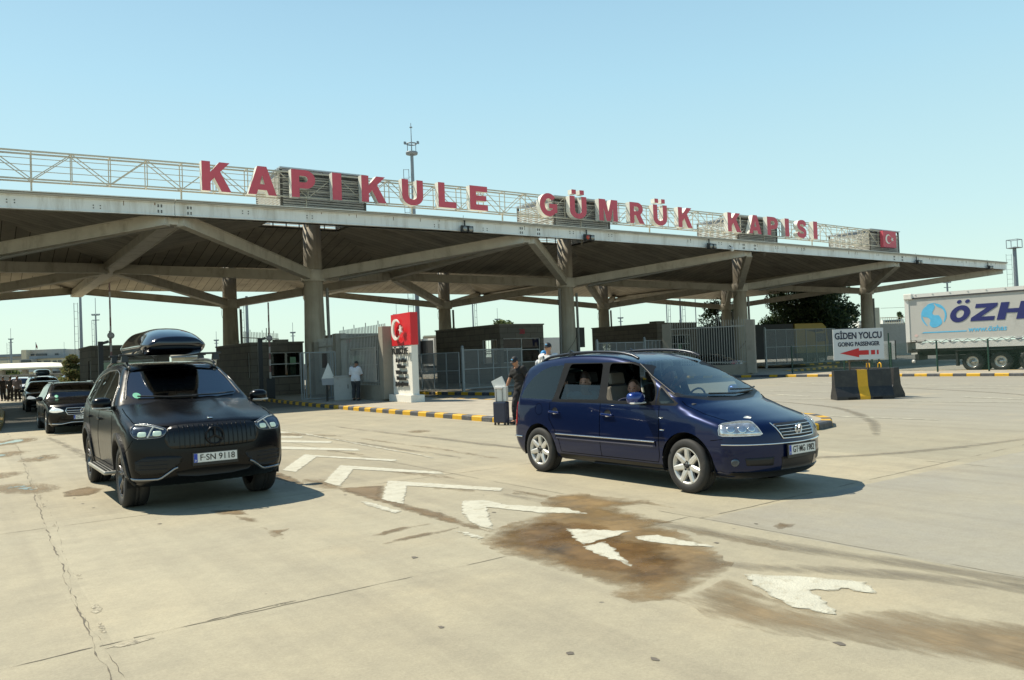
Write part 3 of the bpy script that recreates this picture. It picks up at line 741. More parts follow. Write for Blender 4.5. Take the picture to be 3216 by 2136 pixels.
        line_on(car, [(1.80,.655),(1.95,.675),(2.06,.69)], md, .004, -.001).build('bumper_seam', SEAM, t)
        patch(car, [(-1.01,.53),(.94,.53),(.94,.60),(-1.01,.60)], md, .010).build('side_moulding', mat('moulding_dark', (.006,.008,.025), .5, spec=.2), t)
        line_on(car, [(-1.0,.592),(.935,.592)], md, .0105, .014).build('chrome_strip', CHR, t)
        line_on(car, [(-2.05,.505),(-1.83,.505)], md, .012, .006).build('bumper_strip', CHR, t)
        patch(car, [(-.98,.225),(1.0,.225),(1.0,.305),(-.98,.305)], md, .004).build('sill', BLK, t)
        for xx in (-1.03,.075):
            P, ok = car.proj([(xx,.90)], md); k = MB(); k.bar((xx-.10,P[0][1]+s*.03,.905),(xx+.10,P[0][1]+s*.03,.897),.022,.03)
            k.bar((xx-.10,P[0][1]-s*.02,.905),(xx-.10,P[0][1]+s*.04,.905),.02,.026); k.bar((xx+.10,P[0][1]-s*.02,.897),(xx+.10,P[0][1]+s*.04,.897),.02,.026)
            o = k.build('door_handle', mat('blue_handle', (.01,.03,.16), .2, .4, coat=1.), t, bevel=.006)
            patch(car, circle(xx-.005,.915,.052,18,sx=1.25), md, .001).build('handle_recess', BLK, o)
        # roof rail
        Q = [(-1.62,1.615),(-1.45,1.685),(-1.2,1.715),(-.8,1.742),(-.3,1.742),(.05,1.722),(.3,1.68),(.42,1.635)]
        Q = catmull([np.array(q) for q in Q], 5); k = MB(); pts = []
        for q in Q: pts.append(Vector((q[0], s*(.60+.02*(1.77-q[1])*4), q[1])))
        k.tube(pts, .021, 10)
        for xx in (-.95,): k.bar((xx,s*.61,1.66),(xx+.05,s*.60,1.765),.03,.10)
        k.build('roof_rail', mat('rail_grey', (.03,.035,.045), .3, .5), t)
        line_on(car, [(1.30,s*-.785),(1.6,s*-.77),(1.85,s*-.735),(2.08,s*-.665)], 'T', .004, -.001).build('bonnet_seam', SEAM, t)
        # A-pillar black edge line
        line_on(car, [(s*.775,1.185),(s*.71,1.41),(s*.615,1.565)], 'F', .008, .0).build('pillar_trim', BLK, t)
    patch(car, [(-.30,.30),(.30,.30),(.32,.45),(-.32,.45)], 'F', .003).build('lower_grille', mat('grille_black',(.008,.008,.009),.5), t)
    line_on(car, [(-.88,.615),(-.7,.61),(0,.605),(.7,.61),(.88,.615)], 'F', .010, .006).build('chrome_strip', CHR, t)
    patch(car, [(-.82,.225),(.82,.225),(.84,.295),(-.84,.295)], 'F', .012).build('front_lip', BLK, t)
    patch(car, [(1.02,.735),(1.09,.735),(1.09,.752),(1.02,.752)], 'R', .004).build('side_badge', CHR, t)
    patch(car, chaikin([(1.0,.885),(1.07,.885),(1.07,.90),(1.0,.90)],1), 'R', .004).build('side_badge', CHR, t)
    line_on(car, circle(-1.42,.93,.085,24)+[(-1.335,.93)], 'R', .003, -.001).build('fuel_flap_seam', SEAM, t)
    patch(car, [(1.99,-.52),(2.05,-.46),(2.04,-.43),(2.0,-.45),(2.02,-.40),(1.97,-.46)], 'T', .002).build('bonnet_mark', mat('plate_white',(.75,.75,.72),.35), t)
    plate(car, t, 'GT·MG 1982', 0, .525)
    mirror_pair(t, .70, 1.0, 1.135, mat('blue_mirror', (.008,.03,.18), .25, .5, coat=1.), .20, .25, .17, strip=mat('indicator_white', (.6,.6,.58), .3))
    # wipers
    k = MB(); P, ok = car.proj([(.55,1.145),(.1,1.13),(-.35,1.15)], 'F'); k.tube([Vector(p)+Vector((.02,0,.02)) for p in P], .011, 6)
    P, ok = car.proj([(.72,1.175),(.5,1.16),(.12,1.175)], 'F'); k.tube([Vector(p)+Vector((.02,0,.025)) for p in P], .011, 6); k.build('wiper', BLK, t)
    # inside
    k = MB(); k.box((1.05,0,1.0), (.75,1.45,.14)); k.box((.8,0,.85), (.3,1.45,.3)); k.build('dashboard', mat('dash_grey', (.04,.042,.045), .8), t, bevel=.04)
    k = MB(); k.box((-.4,0,.32),(3.2,1.5,.04)); k.build('cabin_floor', SEAT, t)
    k = MB(); k.tube([(.52+.05*math.sin(a), .38+.19*math.cos(a), 1.02+.17*math.sin(a)) for a in np.linspace(0,2*math.pi,25)], .014, 6, cap=False); k.build('steering_wheel', BLK, t)
    for sx, sy, mm in ((.12,-.38,SEATL),(.12,.38,SEAT),(-.85,-.45,SEAT),(-.85,.0,SEAT),(-.85,.45,SEAT),(-1.6,-.4,SEAT),(-1.6,.4,SEAT)): seat(sx, sy, .52, mm, t)
    P, ok = car.proj([(0,1.53)], 'F'); k = MB(); k.box((P[0][0]-.1, 0, 1.48), (.04,.22,.065)); k.build('rear_view_mirror', BLK, t, bevel=.01)
    gb = MB(); gb.box((1.18,-.45,1.125),(.2,.26,.08)); gb.build('dashboard_box', mat('paper_white',(.7,.72,.68),.7), t, bevel=.03)
    P, ok = car.proj(circle(-.60,1.245,.035,16), 'F'); k = MB(); k.add([tuple(p-np.array([.004,0,.004])) for p in P], [tuple(range(16))]); k.build('windscreen_sticker', mat('green_sticker', (.03,.35,.2), .4), t)
    return t, car
VAN, VANC = build_van()
# ---------------------------------------------------------------- satin black off-roader
def build_suv():
    x, y = uvxy(-5.10999, 12.01671); rz = R(-55.4125)-CAM_YAW
    t = thing('suv', 'satin black SUV with a glossy roof box and lit headlights in the front left', 'SUV', (x,y,0), rz)
    car = Car([(2.28,.33),(2.36,.40),(2.40,.52),(2.405,.68),(2.395,.82),(2.37,.95),(2.30,1.05),(2.15,1.105),(1.9,1.165),(1.5,1.235),(1.25,1.28),(1.12,1.31),(.8,1.47),(.45,1.65),(.28,1.735),(.08,1.80),(-.4,1.845),(-1,1.85),(-1.6,1.82),(-2.0,1.765),(-2.2,1.69),(-2.35,1.42),(-2.45,1.15),(-2.5,.8),(-2.5,.5),(-2.4,.34)],
        [(.0,.84),(.3,.88),(.4,.935),(.6,.965),(.8,.978),(1.0,.970),(1.15,.955),(1.3,.905),(1.5,.81),(1.7,.715),(1.85,.65),(2.1,.5)],
        [(-3,.9),(-2.4,.93),(-1.9,.985),(-1,.985),(0,.98),(1.,.98),(1.6,1.),(2.0,.98),(2.45,.93),(3,.9)], swf=.30, swr=.25, crown=.045, r=.085, zc=.72, pw=2.6, bottom=.30, roofsw=.5)
    F0 = car.F
    def F2(P):
        x, y = P[...,0], np.abs(P[...,1]); b = .022*np.exp(-((y-.34)/.13)**2)*np.clip((x-.9)/.5,0,1)*np.clip((2.3-x)/.5,0,1)
        Q = P.copy(); Q[...,2] = Q[...,2]-b*np.clip((P[...,2]-.9)/.2,0,1); return F0(Q)
    car.F = F2
    pnt = mat('satin_black_paint', (.0035,.0037,.0045), .235, .0, var=.08, scale=30, spec=.27, backdark=True, dirt=(.008,.0076,.0066), dscale=2.2, dlo=.62, dhi=.85)
    gw = glass('suv_windscreen_glass', (.10,.13,.16), 1., ior=2.7); gs = glass('suv_side_glass', (.05,.055,.06))
    wsh = chaikin([(-.745,1.355),(-.35,1.325),(0,1.315),(.35,1.325),(.745,1.355),(.68,1.55),(.59,1.73),(.3,1.765),(0,1.772),(-.3,1.765),(-.59,1.73),(-.68,1.55)], 1, .2)
    fw = fil([(.80,1.225),(.55,1.45),(.28,1.645),(.0,1.715),(-.24,1.73),(-.24,1.215)], .07)
    mw = fil([(-.34,1.215),(-.34,1.73),(-.9,1.715),(-1.2,1.66),(-1.28,1.24)], .07)
    qw = fil([(-1.38,1.26),(-1.34,1.64),(-1.75,1.57),(-2.08,1.42),(-2.1,1.33)], .07)
    reg = []
    for s in 'RL':
        reg += [('door_window', fw, s, gs), ('door_window', mw, s, gs), ('quarter_window', qw, s, gs), ('wheel_opening', circle(1.4975,.40,.465,44), s, None), ('wheel_opening', circle(-1.4975,.40,.465,44), s, None)]
    xf = lambda c: c.x > .0
    reg += [('windscreen', wsh, 'F', gw, xf), ('roof_glass', chaikin([(.10,-.52),(.16,0),(.10,.52),(-1.2,.52),(-1.2,-.52)],1,.1), 'T', mat('roof_black', (.006,.006,.007), .15, coat=1.))]
    car_body(car, reg, t, pnt)
    for xx in (1.4975,-1.4975):
        arch_liner(t, xx, .40, .465, .55, .94)
        for s in (-1,1):
            md = 'R' if s < 0 else 'L'
            ring = circle(xx,.40,.545,30,-.12,math.pi+.12)+circle(xx,.40,.462,30,-.12,math.pi+.12)[::-1]
            patch(car, ring, md, .022, .03, .2).build('arch_flare', mat('arch_satin', (.013,.013,.014), .5), t)
            make_wheel(t, xx, s*.80, .392, .392, .295, .275, s, 'multi', TYRE, mat('alloy_black', (.10,.10,.105), .25, .9), DISC)
    d = (-.9,.436); hl = [(-.075,1.0),(-.125,1.068),(-.25,1.062),(-.4,1.035),(-.505,1.005),(-.515,.965),(-.475,.905),(-.3,.895),(-.15,.898)]
    for s in (1,-1):
        md = (d[0], d[1]*s); pl = chaikin([(a*s, z) for a, z in hl], 2, .22)
        h = patch(car, pl, md, .006, .02).build('headlight', LENSD, t)
        line_on(car, pl+[pl[0]], md, .004, .005).build('bezel', mat('bezel_grey', (.35,.36,.38), .25, .9), h)
        for a, z in ((-.235,.945),(-.41,.95)):
            P, ok = car.proj([(a*s, z)], md); g_ = Vector(car.grad(P)[0]); k = MB(); M = g_.to_track_quat('Z','Y').to_matrix(); ell(k, Vector(P[0])+g_*.006, (.044,.026,.008), M, 4, 8, lambda p: Vector((math.copysign(abs(p.x)**.6,p.x), math.copysign(abs(p.y)**.6,p.y), p.z))) if False else ell(k, Vector(P[0])+g_*.006, (.052,.033,.008), M, 16, 8, lambda p: Vector((math.copysign(abs(p.x)**.55,p.x), math.copysign(abs(p.y)**.55,p.y), p.z))); k.build('lens', LAMP, h)
        line_on(car, [(-.305*s,.905),(-.32*s,.93),(-.34*s,.99),(-.36*s,1.02)], md, .010, .010).build('light_bar', mat('light_bar_white', (.5,.52,.5), .2, emit=.05), h)
        line_on(car, [(-.12*s,1.052),(-.25*s,1.045),(-.38*s,1.02),(-.48*s,.99)], md, .007, .010).build('light_bar', mat('light_bar_white', (.5,.52,.5), .2, emit=.05), h)
        side = 'R' if s > 0 else 'L'; sg = -s
        # lower intakes and chrome
        patch(car, chaikin([(sg*.88,.68),(sg*.42,.68),(sg*.36,.62),(sg*.50,.50),(sg*.60,.44),(sg*.88,.46)],1), 'F', .002).build('air_intake', mat('intake_black', (.005,.005,.005), .6), t)
        for z in (.52,.57,.62): line_on(car, [(sg*.86,z),(sg*.55,z)], 'F', .006, .004).build('intake_bar', BLK, t)
        line_on(car, [(sg*.93,.43),(sg*.88,.405),(sg*.64,.40),(sg*.60,.415),(sg*.47,.515),(sg*.43,.53)], 'F', .019, .004).build('bumper_trim', mat('trim_dark_chrome', (.26,.27,.29), .14, 1.), t)
        line_on(car, [(.88,1.19),(.93,.9),(.93,.6),(.88,.46)], side, .004, -.001).build('door_seam', SEAM, t)
        line_on(car, [(-.29,1.2),(-.30,.46)], side, .004, -.001).build('door_seam', SEAM, t)
        line_on(car, [(-1.33,1.23),(-1.15,.95),(-1.0,.7),(-.95,.46),(.88,.46)], side, .004, -.001).build('door_seam', SEAM, t)
        line_on(car, [(.80,1.19),(-.3,1.18),(-1.3,1.205),(-2.1,1.30)], side, .008, .002).build('window_strip', BLK, t)
        for xx in (-.1,-1.13):
            P, ok = car.proj([(xx,1.06)], side); k = MB(); k.bar((xx-.11,P[0][1]+sg*.03,1.065),(xx+.11,P[0][1]+sg*.03,1.06),.02,.028)
            for e in (-.1,.1): k.bar((xx+e,P[0][1]-sg*.01,1.06),(xx+e,P[0][1]+sg*.035,1.06),.02,.026)
            k.build('door_handle', pnt, t, bevel=.006)
        patch(car, [(-1.05,.30),(1.05,.30),(1.05,.45),(-1.05,.45)], side, .006).build('sill', BLK, t)
        k = MB(); k.box((.35, sg*1.0, .405), (1.55,.17,.045)); rb = k.build('running_board', mat('board_alloy', (.45,.44,.40), .4, .8), t, bevel=.018)
        k = MB()
        for q in range(26):
            for j in (-1,0,1): k.box((-.35+.056*q, sg*1.0+j*.045, .43), (.03,.026,.01))
        k.build('tread', BLK, rb)
        k = MB(); Q = catmull([np.array(q) for q in [(-1.9,1.74),(-1.7,1.81),(-1.2,1.862),(-.5,1.87),(.0,1.835),(.22,1.765)]], 5)
        k.tube([Vector((q[0], sg*.60, q[1])) for q in Q], .02, 8); k.build('roof_rail', mat('rail_satin', (.25,.25,.25), .3, .9), t)
        line_on(car, [(1.12,sg*.845),(1.5,sg*.86),(1.9,sg*.85),(2.09,sg*.80)], 'T', .005, -.001).build('bonnet_seam', SEAM, t)
        line_on(car, [(sg*.755,1.35),(sg*.69,1.55),(sg*.60,1.74)], 'F', .007, .003).build('pillar_trim', mat('pillar_satin', (.16,.16,.165), .25, .8), t)
        line_on(car, [(1.98,.72),(2.10,.80),(2.14,.88)], side, .004, -.001).build('bumper_seam', SEAM, t)
        line_on(car, [(.70,1.245),(.42,1.53),(.1,1.69),(-.25,1.745),(-.9,1.735),(-1.4,1.68),(-1.85,1.56)], side, .006, .002).build('window_strip', MATS['rail_satin'] if 'rail_satin' in MATS else mat('rail_satin', (.25,.25,.25), .3, .9), t)
        line_on(car, [(2.10,sg*.79),(2.2,sg*.62),(2.27,sg*.48)], 'T', .005, -.001).build('bonnet_seam', SEAM, t)
    gl = chaikin([(-.46,1.045),(.46,1.045),(.545,.985),(.575,.885),(.545,.80),(.47,.745),(-.47,.745),(-.545,.80),(-.575,.885),(-.545,.985)], 2, .2)
    g = patch(car, gl, 'F', .004, .02).build('grille', mat('grille_gloss_black', (.004,.004,.004), .3), t)
    for q in range(-9,10):
        yy = q*.058; zt = 1.03 if abs(yy) < .45 else .96; zb = .76 if abs(yy) < .45 else .83
        line_on(car, [(yy,zb),(yy,zt)], 'F', .006, .008).build('grille_bar', mat('bar_black', (.02,.02,.021), .25, .6), g)
    P, ok = car.proj([(0,.89)], 'F'); p = Vector(P[0])+Vector((.028,0,0)); k = MB()
    k.tube([p+Vector((0,.105*math.cos(a),.105*math.sin(a))) for a in np.linspace(0,2*math.pi,33)], .010, 8, cap=False)
    for a in (90,210,330): k.bar(p, p+Vector((0,.103*math.cos(R(a)),.103*math.sin(R(a)))), .02, .014, up=(1,0,0))
    k.build('emblem', mat('emblem_dark', (.025,.025,.028), .25, .9), t)
    P, ok = car.proj([(2.20,0)], 'T'); k = MB(); ell(k, Vector(P[0])+Vector((.0,0,.006)), (.022,.034,.01), None, 16, 8); k.build('bonnet_badge', CHR, t)
    patch(car, chaikin([(-.40,.40),(.40,.40),(.48,.50),(-.48,.50)],1), 'F', .003).build('lower_grille', mat('intake_black', (.005,.005,.005), .6), t)
    plate(car, t, 'F·SN 9118', 0, .625)
    mirror_pair(t, .78, 1.045, 1.30, pnt, .21, .25, .17, strip=mat('mirror_strip', (.5,.5,.48), .3))
    k = MB(); P, ok = car.proj([(.1,1.33),(-.25,1.335),(-.62,1.36)], 'F'); k.tube([Vector(p)+Vector((.015,0,.02)) for p in P], .011, 6)
    P, ok = car.proj([(.66,1.355),(.4,1.34),(.05,1.34)], 'F'); k.tube([Vector(p)+Vector((.015,0,.02)) for p in P], .011, 6); k.build('wiper', BLK, t)
    k = MB(); k.box((.75,0,1.15), (.6,1.55,.2)); k.build('dashboard', mat('dash_black', (.015,.015,.016), .7), t, bevel=.04)
    for sx, sy in ((-.15,-.4),(-.15,.4),(-1.1,-.4),(-1.1,.4)): seat(sx, sy, .72, SEAT, t)
    P, ok = car.proj([(-.60,1.40)], 'F'); P2, ok = car.proj(circle(-.62,1.385,.038,16,sx=1.25), 'F'); k = MB(); k.add([tuple(p+np.array([.003,0,.003])) for p in P2], [tuple(range(16))]); k.build('windscreen_sticker', mat('green_sticker', (.03,.35,.2), .4), t)
    # cross bars
    for xx in (.05,-.85):
        k = MB(); k.box((xx,0,1.955), (.08,1.42,.03))
        for s in (-1,1): k.box((xx,s*.635,1.905), (.10,.10,.11), taper=.75)
        k.build('cross_bar', mat('bar_dark', (.02,.02,.02), .35), t, bevel=.008)
    # roof box
    M = Matrix.Rotation(rz, 3, 'Z'); o = M@Vector((-.62,.0,1.975))+Vector((x,y,0))
    b = thing('roof_box', 'glossy black roof box on the bars of the black SUV', 'roof box', o, rz)
    sec = catmull([np.array(p) for p in [(-.0,-.03),(.36,-.03),(.425,.03),(.448,.105),(.440,.14),(.385,.235),(.30,.325),(.16,.375),(0,.387)]], 4)
    ring_ = [(p[0],p[1]) for p in sec]+[(-p[0],p[1]) for p in sec[1:-1][::-1]]
    vs = []; fs = []; NS = 34; NT = len(ring_)
    for i in range(NS+1):
        u = i/NS; xx = -1.13+2.26*(u if 0 < i < NS else u); d_ = max(0, 1.13-xx); r0_ = max(0, xx+1.13)
        fy = .80+.20*(1-max(0,1-d_/.38)**2); fy *= .86+.14*(1-max(0,1-r0_/.3)**2)
        ft = .36+.64*(1-max(0,1-d_/.95)**2.1); ft *= .62+.38*(1-max(0,1-r0_/.5)**2)
        fb = 1-.75*max(0,1-d_/.5)**2
        for y_, z_ in ring_: vs.append((xx, y_*fy, .105+((z_-.105)*ft if z_ > .105 else (z_-.105)*fb)))
    for i in range(NS):
        for j in range(NT): fs.append((i*NT+j, (i+1)*NT+j, (i+1)*NT+(j+1)%NT, i*NT+(j+1)%NT))
    fs.append(tuple(range(NT))); fs.append(tuple(range(NS*NT,(NS+1)*NT))[::-1])
    k = MB(); k.add(vs, fs, 0, True); sh = k.build('shell', mat('roof_box_gloss', (.008,.010,.016), .12, .3, var=.1, coat=1., coatr=.02), b)
    bm = bmesh.new(); bm.from_mesh(sh.data); bmesh.ops.recalc_face_normals(bm, faces=bm.faces); bm.to_mesh(sh.data); bm.free()
    k = MB(); pass
    k = MB(); ell(k, (.93,.05,.262), (.03,.05,.012), Matrix.Rotation(.5,3,'Y'), 14, 8); k.build('badge', CHR, b)
    return t, car
SUV, SUVC = build_suv()
# ================================================================ the queue behind, parked car
def traffic(name, label, cat, shape, loc, rz, paint, group=None, plate_txt=None, detail=True, lights=None, star=False, scale=1.):
    t = thing(name, label, cat, loc, rz, group); t.scale = (scale,)*3
    if shape == 'estate':
        prof = [(2.2,.22),(2.30,.32),(2.34,.50),(2.33,.68),(2.27,.80),(2.1,.875),(1.6,.945),(1.05,1.005),(.95,1.02),(.6,1.19),(.2,1.36),(.05,1.41),(-.2,1.45),(-.8,1.475),(-1.5,1.455),(-2.1,1.40),(-2.25,1.33),(-2.45,1.05),(-2.52,.85),(-2.55,.6),(-2.5,.35),(-2.4,.25)]
        sect = [(0,.78),(.2,.84),(.4,.905),(.6,.925),(.8,.915),(.95,.89),(1.1,.80),(1.3,.70),(1.45,.61),(1.7,.45)]
    elif shape == 'sedan':
        prof = [(2.2,.22),(2.30,.32),(2.34,.50),(2.33,.66),(2.27,.78),(2.1,.86),(1.6,.935),(1.05,1.0),(.95,1.02),(.6,1.18),(.2,1.35),(.05,1.40),(-.3,1.435),(-.8,1.43),(-1.2,1.36),(-1.6,1.20),(-1.95,1.07),(-2.35,1.04),(-2.42,1.0),(-2.5,.7),(-2.5,.45),(-2.4,.27)]
        sect = [(0,.78),(.2,.84),(.4,.90),(.6,.92),(.8,.91),(.95,.885),(1.1,.79),(1.3,.68),(1.45,.60),(1.7,.45)]
    else:
        prof = [(2.05,.24),(2.15,.34),(2.2,.52),(2.18,.68),(2.12,.82),(1.9,.92),(1.5,1.02),(1.2,1.10),(.8,1.32),(.5,1.48),(.25,1.57),(-.2,1.63),(-.8,1.64),(-1.5,1.58),(-1.9,1.5),(-2.1,1.25),(-2.2,.95),(-2.22,.6),(-2.15,.35),(-2.05,.26)]
        sect = [(0,.76),(.2,.82),(.4,.88),(.6,.905),(.8,.90),(1.0,.87),(1.2,.80),(1.4,.72),(1.6,.63),(1.8,.5)]
    car = Car(prof, sect, [(-3,.9),(-2.4,.93),(-1.8,.98),(-1,1),(0,1),(1,1),(1.6,.99),(2.0,.965),(2.4,.92),(3,.9)], swf=.34, swr=.3, crown=.04, r=.07, zc=.58, bottom=.2, hisw=.35)
    ax = {'estate':1.46,'sedan':1.42,'mpv':1.36}[shape]; wr = .335
    gl = glass('traffic_glass', (.10,.12,.12)); zb_ = {'estate':.98,'sedan':.97,'mpv':1.05}[shape]; ztp = {'estate':1.37,'sedan':1.345,'mpv':1.53}[shape]
    fr = fil([(.62,zb_),(.5,zb_+.12),(.12,ztp-.02),(-.28,ztp),(-.28,zb_)],.06); xr = {'estate':-2.0,'sedan':-1.35,'mpv':-1.75}[shape]
    rr_ = fil([(-.36,zb_),(-.36,ztp),(-.95,ztp-.01),(xr+.25,ztp-.08),(xr,zb_+.06)],.06)
    ws = chaikin([(-.69,zb_+.08),(0,zb_+.04),(.69,zb_+.08),(.60,(zb_+ztp)/2+.05),(.52,ztp+.0),(0,ztp+.025),(-.52,ztp+.0),(-.60,(zb_+ztp)/2+.05)],1,.15)
    rw = chaikin([(-.6,zb_+.1),(.6,zb_+.1),(.5,ztp-.03),(-.5,ztp-.03)],1,.15)
    reg = []
    for s in 'RL': reg += [('door_window',fr,s,gl),('door_window',rr_,s,gl),('wheel_opening',circle(ax,wr+.02,.385,32),s,None),('wheel_opening',circle(-ax,wr+.02,.385,32),s,None)]
    reg += [('windscreen',ws,'F',gl,lambda c: c.x > -.1),('rear_window',rw,'B',gl)]
    car_body(car, reg, t, paint, (100,84,16))
    for xx in (ax,-ax):
        arch_liner(t, xx, wr+.02, .385, .5, .86)
        for s in (-1,1): make_wheel(t, xx, s*.79, wr, wr, .23, .235, s, 'multi', TYRE, mat('alloy_grey', (.28,.28,.28), .3, .8), DISC)
    d = (-.86,.51)
    lm = lights or LENS
    for s in (1,-1):
        md = (d[0],d[1]*s); P0 = np.array([(2.02,-.80,.71),(2.05,-.74,.775),(2.2,-.52,.70),(2.24,-.47,.63),(2.12,-.72,.60),(2.0,-.84,.64)])
        P0[:,0] += {'estate':0,'sedan':0,'mpv':-.1}[shape]; P0[:,2] += {'estate':0.01,'sedan':0,'mpv':.06}[shape]
        a = -d[1]*P0[:,0]+d[0]*(-P0[:,1])*-1
        a = np.array([-d[1]*p[0]+d[0]*p[1] for p in P0]); pl = chaikin([(q*s, z) for q, z in zip(a, P0[:,2])], 1)
        h = patch(car, pl, md, .006, .02, .08).build('headlight', lm, t)
        side = 'R' if s > 0 else 'L'
        patch(car, chaikin([(-2.2,.78),(-2.38,.78),(-2.42,.98),(-2.2,.95)],1) if shape != 'mpv' else chaikin([(-1.98,.8),(-2.1,.8),(-2.08,1.2),(-1.95,1.2)],1), side, .006).build('tail_light', REDL, t)
        if shape == 'sedan': patch(car, chaikin([(s*.42,.84),(s*.80,.86),(s*.80,.97),(s*.42,.96)],1), 'B', .006).build('tail_light', REDL, t)
        line_on(car, [(.72,zb_-.02),(.75,.6),(.7,.25)], side, .004, -.001, seg=.12).build('door_seam', SEAM, t); line_on(car, [(-.32,zb_-.02),(-.33,.25)], side, .004, -.001, seg=.12).build('door_seam', SEAM, t)
        line_on(car, [(.66,zb_-.015),(xr-.02,zb_+.03)], side, .008, .002, seg=.12).build('window_strip', CHR if detail else BLK, t)
        if shape != 'sedan':
            k = MB(); zt_ = {'estate':1.475,'mpv':1.66}[shape]; k.tube([(.1,-s*.56,zt_-.06),(-.1,-s*.56,zt_),(-1.5,-s*.56,zt_-.01),(-1.9,-s*.56,zt_-.08)], .016, 6); k.build('roof_rail', CHR if detail else BLK, t)
    gw = [(-.42,.74),(.42,.74),(.46,.66),(.40,.55),(-.40,.55),(-.46,.66)]
    g = patch(car, chaikin(gw,1,.15), 'F', .004, .02, .1).build('grille', mat('grille_black', (.008,.008,.009), .5), t)
    if detail:
        line_on(car, [(a,b) for a,b in gw]+[gw[0]], 'F', .010, .006, seg=.1).build('grille_surround', CHR, g)
        for z in (.605,.665): line_on(car, [(-.43,z),(.43,z)], 'F', .010, .008, seg=.1).build('grille_bar', CHR, g)
    if star:
        P, ok = car.proj([(0,.645)], 'F'); p = Vector(P[0])+Vector((.03,0,0)); k = MB(); k.tube([p+Vector((0,.085*math.cos(a),.085*math.sin(a))) for a in np.linspace(0,2*math.pi,25)], .010, 8, cap=False)
        for a in (90,210,330): k.bar(p, p+Vector((0,.083*math.cos(R(a)),.083*math.sin(R(a)))), .02, .016, up=(1,0,0))
        k.build('emblem', CHR, t)
        line_on(car, [(-.85,.30),(-.55,.285),(-.3,.33),(.3,.33),(.55,.285),(.85,.30)], 'F', .016, .004, seg=.1).build('bumper_trim', CHR, t)
    patch(car, [(-.7,.30),(.7,.30),(.62,.42),(-.62,.42)], 'F', .003, .02, .1).build('air_intake', MATS['grille_black'], t)
    plate(car, t, plate_txt, 0, .47)
    plate(car, t, '34 M 398' if shape == 'sedan' and group is None else None, 0, .80 if shape == 'sedan' else .9, mode='B')
    mirror_pair(t, .60, .99, zb_+.02, paint, .16, .2, .14)
    k = MB(); k.box((.6,0,.85),(.7,1.4,.2)); k.box((-.6,0,.32),(2.8,1.4,.04)); k.build('dashboard', SEAT, t)
    for sx, sy in ((-.15,-.37),(-.15,.37),(-1.05,0.38),(-1.05,-.38)): seat(sx, sy, .42, SEAT, t)
    return t, car
BP = mat('black_paint', (.004,.004,.005), .22, 0, var=.05, spec=.2, coat=.35, coatr=.02, backdark=True)
E_, EC = traffic('estate_car', 'black estate car with chrome star grille waiting just behind the SUV', 'car', 'estate', (3.0,28.75,0), -math.pi/2, BP, plate_txt='GT·ZU 1', star=True, lights=mat('lamp_bright', (.75,.78,.75), .15, .4, var=.3, scale=18, emit=.35))
P, ok = EC.proj(circle(-.55,1.06,.04,14,sx=1.2), 'F'); k = MB(); k.add([tuple(p+np.array([.003,0,.003])) for p in P], [tuple(range(14))]); k.build('windscreen_sticker', MATS['green_sticker'], E_)
traffic('sedan', 'low black sedan with a bright headlight strip, second in the queue behind the SUV', 'car', 'sedan', (3.55,46.3,0), -math.pi/2-.02, BP, detail=False, group='cars queuing under the roof', lights=mat('lamp_bright', (.75,.78,.75), .15))
b_, bc_ = traffic('people_carrier', 'blue people carrier carrying a roof box in the queue behind the black sedan', 'car', 'mpv', (3.95,52.4,0), -math.pi/2, mat('mid_blue_paint', (.03,.07,.14), .3, .4, coat=1., backdark=True), detail=False, group='cars queuing under the roof')
rb_ = thing('roof_box', 'blue-grey roof box on the blue people carrier in the queue', 'roof box', (3.95,53.0,1.70), -math.pi/2)
k = MB(); ell(k, (0,0,.17), (1.0,.40,.19), None, 20, 14, lambda p: Vector((math.copysign(abs(p.x)**.55,p.x), math.copysign(abs(p.y)**.6,p.y), math.copysign(abs(p.z)**.7,p.z)))); k.build('shell', mat('box_blue_grey', (.05,.08,.11), .25, coat=1.), rb_)
k = MB(); k.bar((.5,-.55,.0),(.5,.55,.0),.06,.03); k.bar((-.5,-.55,.0),(-.5,.55,.0),.06,.03); k.build('bars', BLK, rb_)
WP = mat('white_paint', (.72,.72,.70), .25, 0, var=.03, coat=1., backdark=True)
w1, wc_ = traffic('white_car', 'white car behind the pedestrians at the far left of the queue', 'car', 'mpv', (3.9,72.0,0), -math.pi/2-.08, WP, detail=False, group='white cars far down the queue')
for (u, v, lb) in ((6.6,86,'white car half hidden behind the first white car of the queue'),(7.2,95,'white car farthest back in the queue on the left')):
    c = copy_tree(w1); c.location = (u,v,0); c['label'] = lb
d2, dc_ = traffic('blue_car', 'dark blue car beside the people carrier with the roof box', 'car', 'mpv', (8.6,84,0), -math.pi/2, mat('dark_blue_paint', (.02,.035,.07), .3, .4, coat=1., backdark=True), detail=False, group='cars queuing under the roof')
# parked sedan seen from behind
pc, pcc = traffic('parked_sedan', 'dark sedan parked with its tail towards us by the picket fence', 'car', 'sedan', (0,0,0), 0, mat('dark_grey_paint', (.012,.012,.014), .28, .4, coat=1., backdark=True), detail=False)
hd_ = (-CR*.80+Vector((CF.x,CF.y,0))*.60); hd_.z = 0; hd_.normalize(); q_ = gp(2322,1180); pc.location = q_+hd_*2.35; pc.rotation_euler = (0,0,math.atan2(hd_.y,hd_.x))
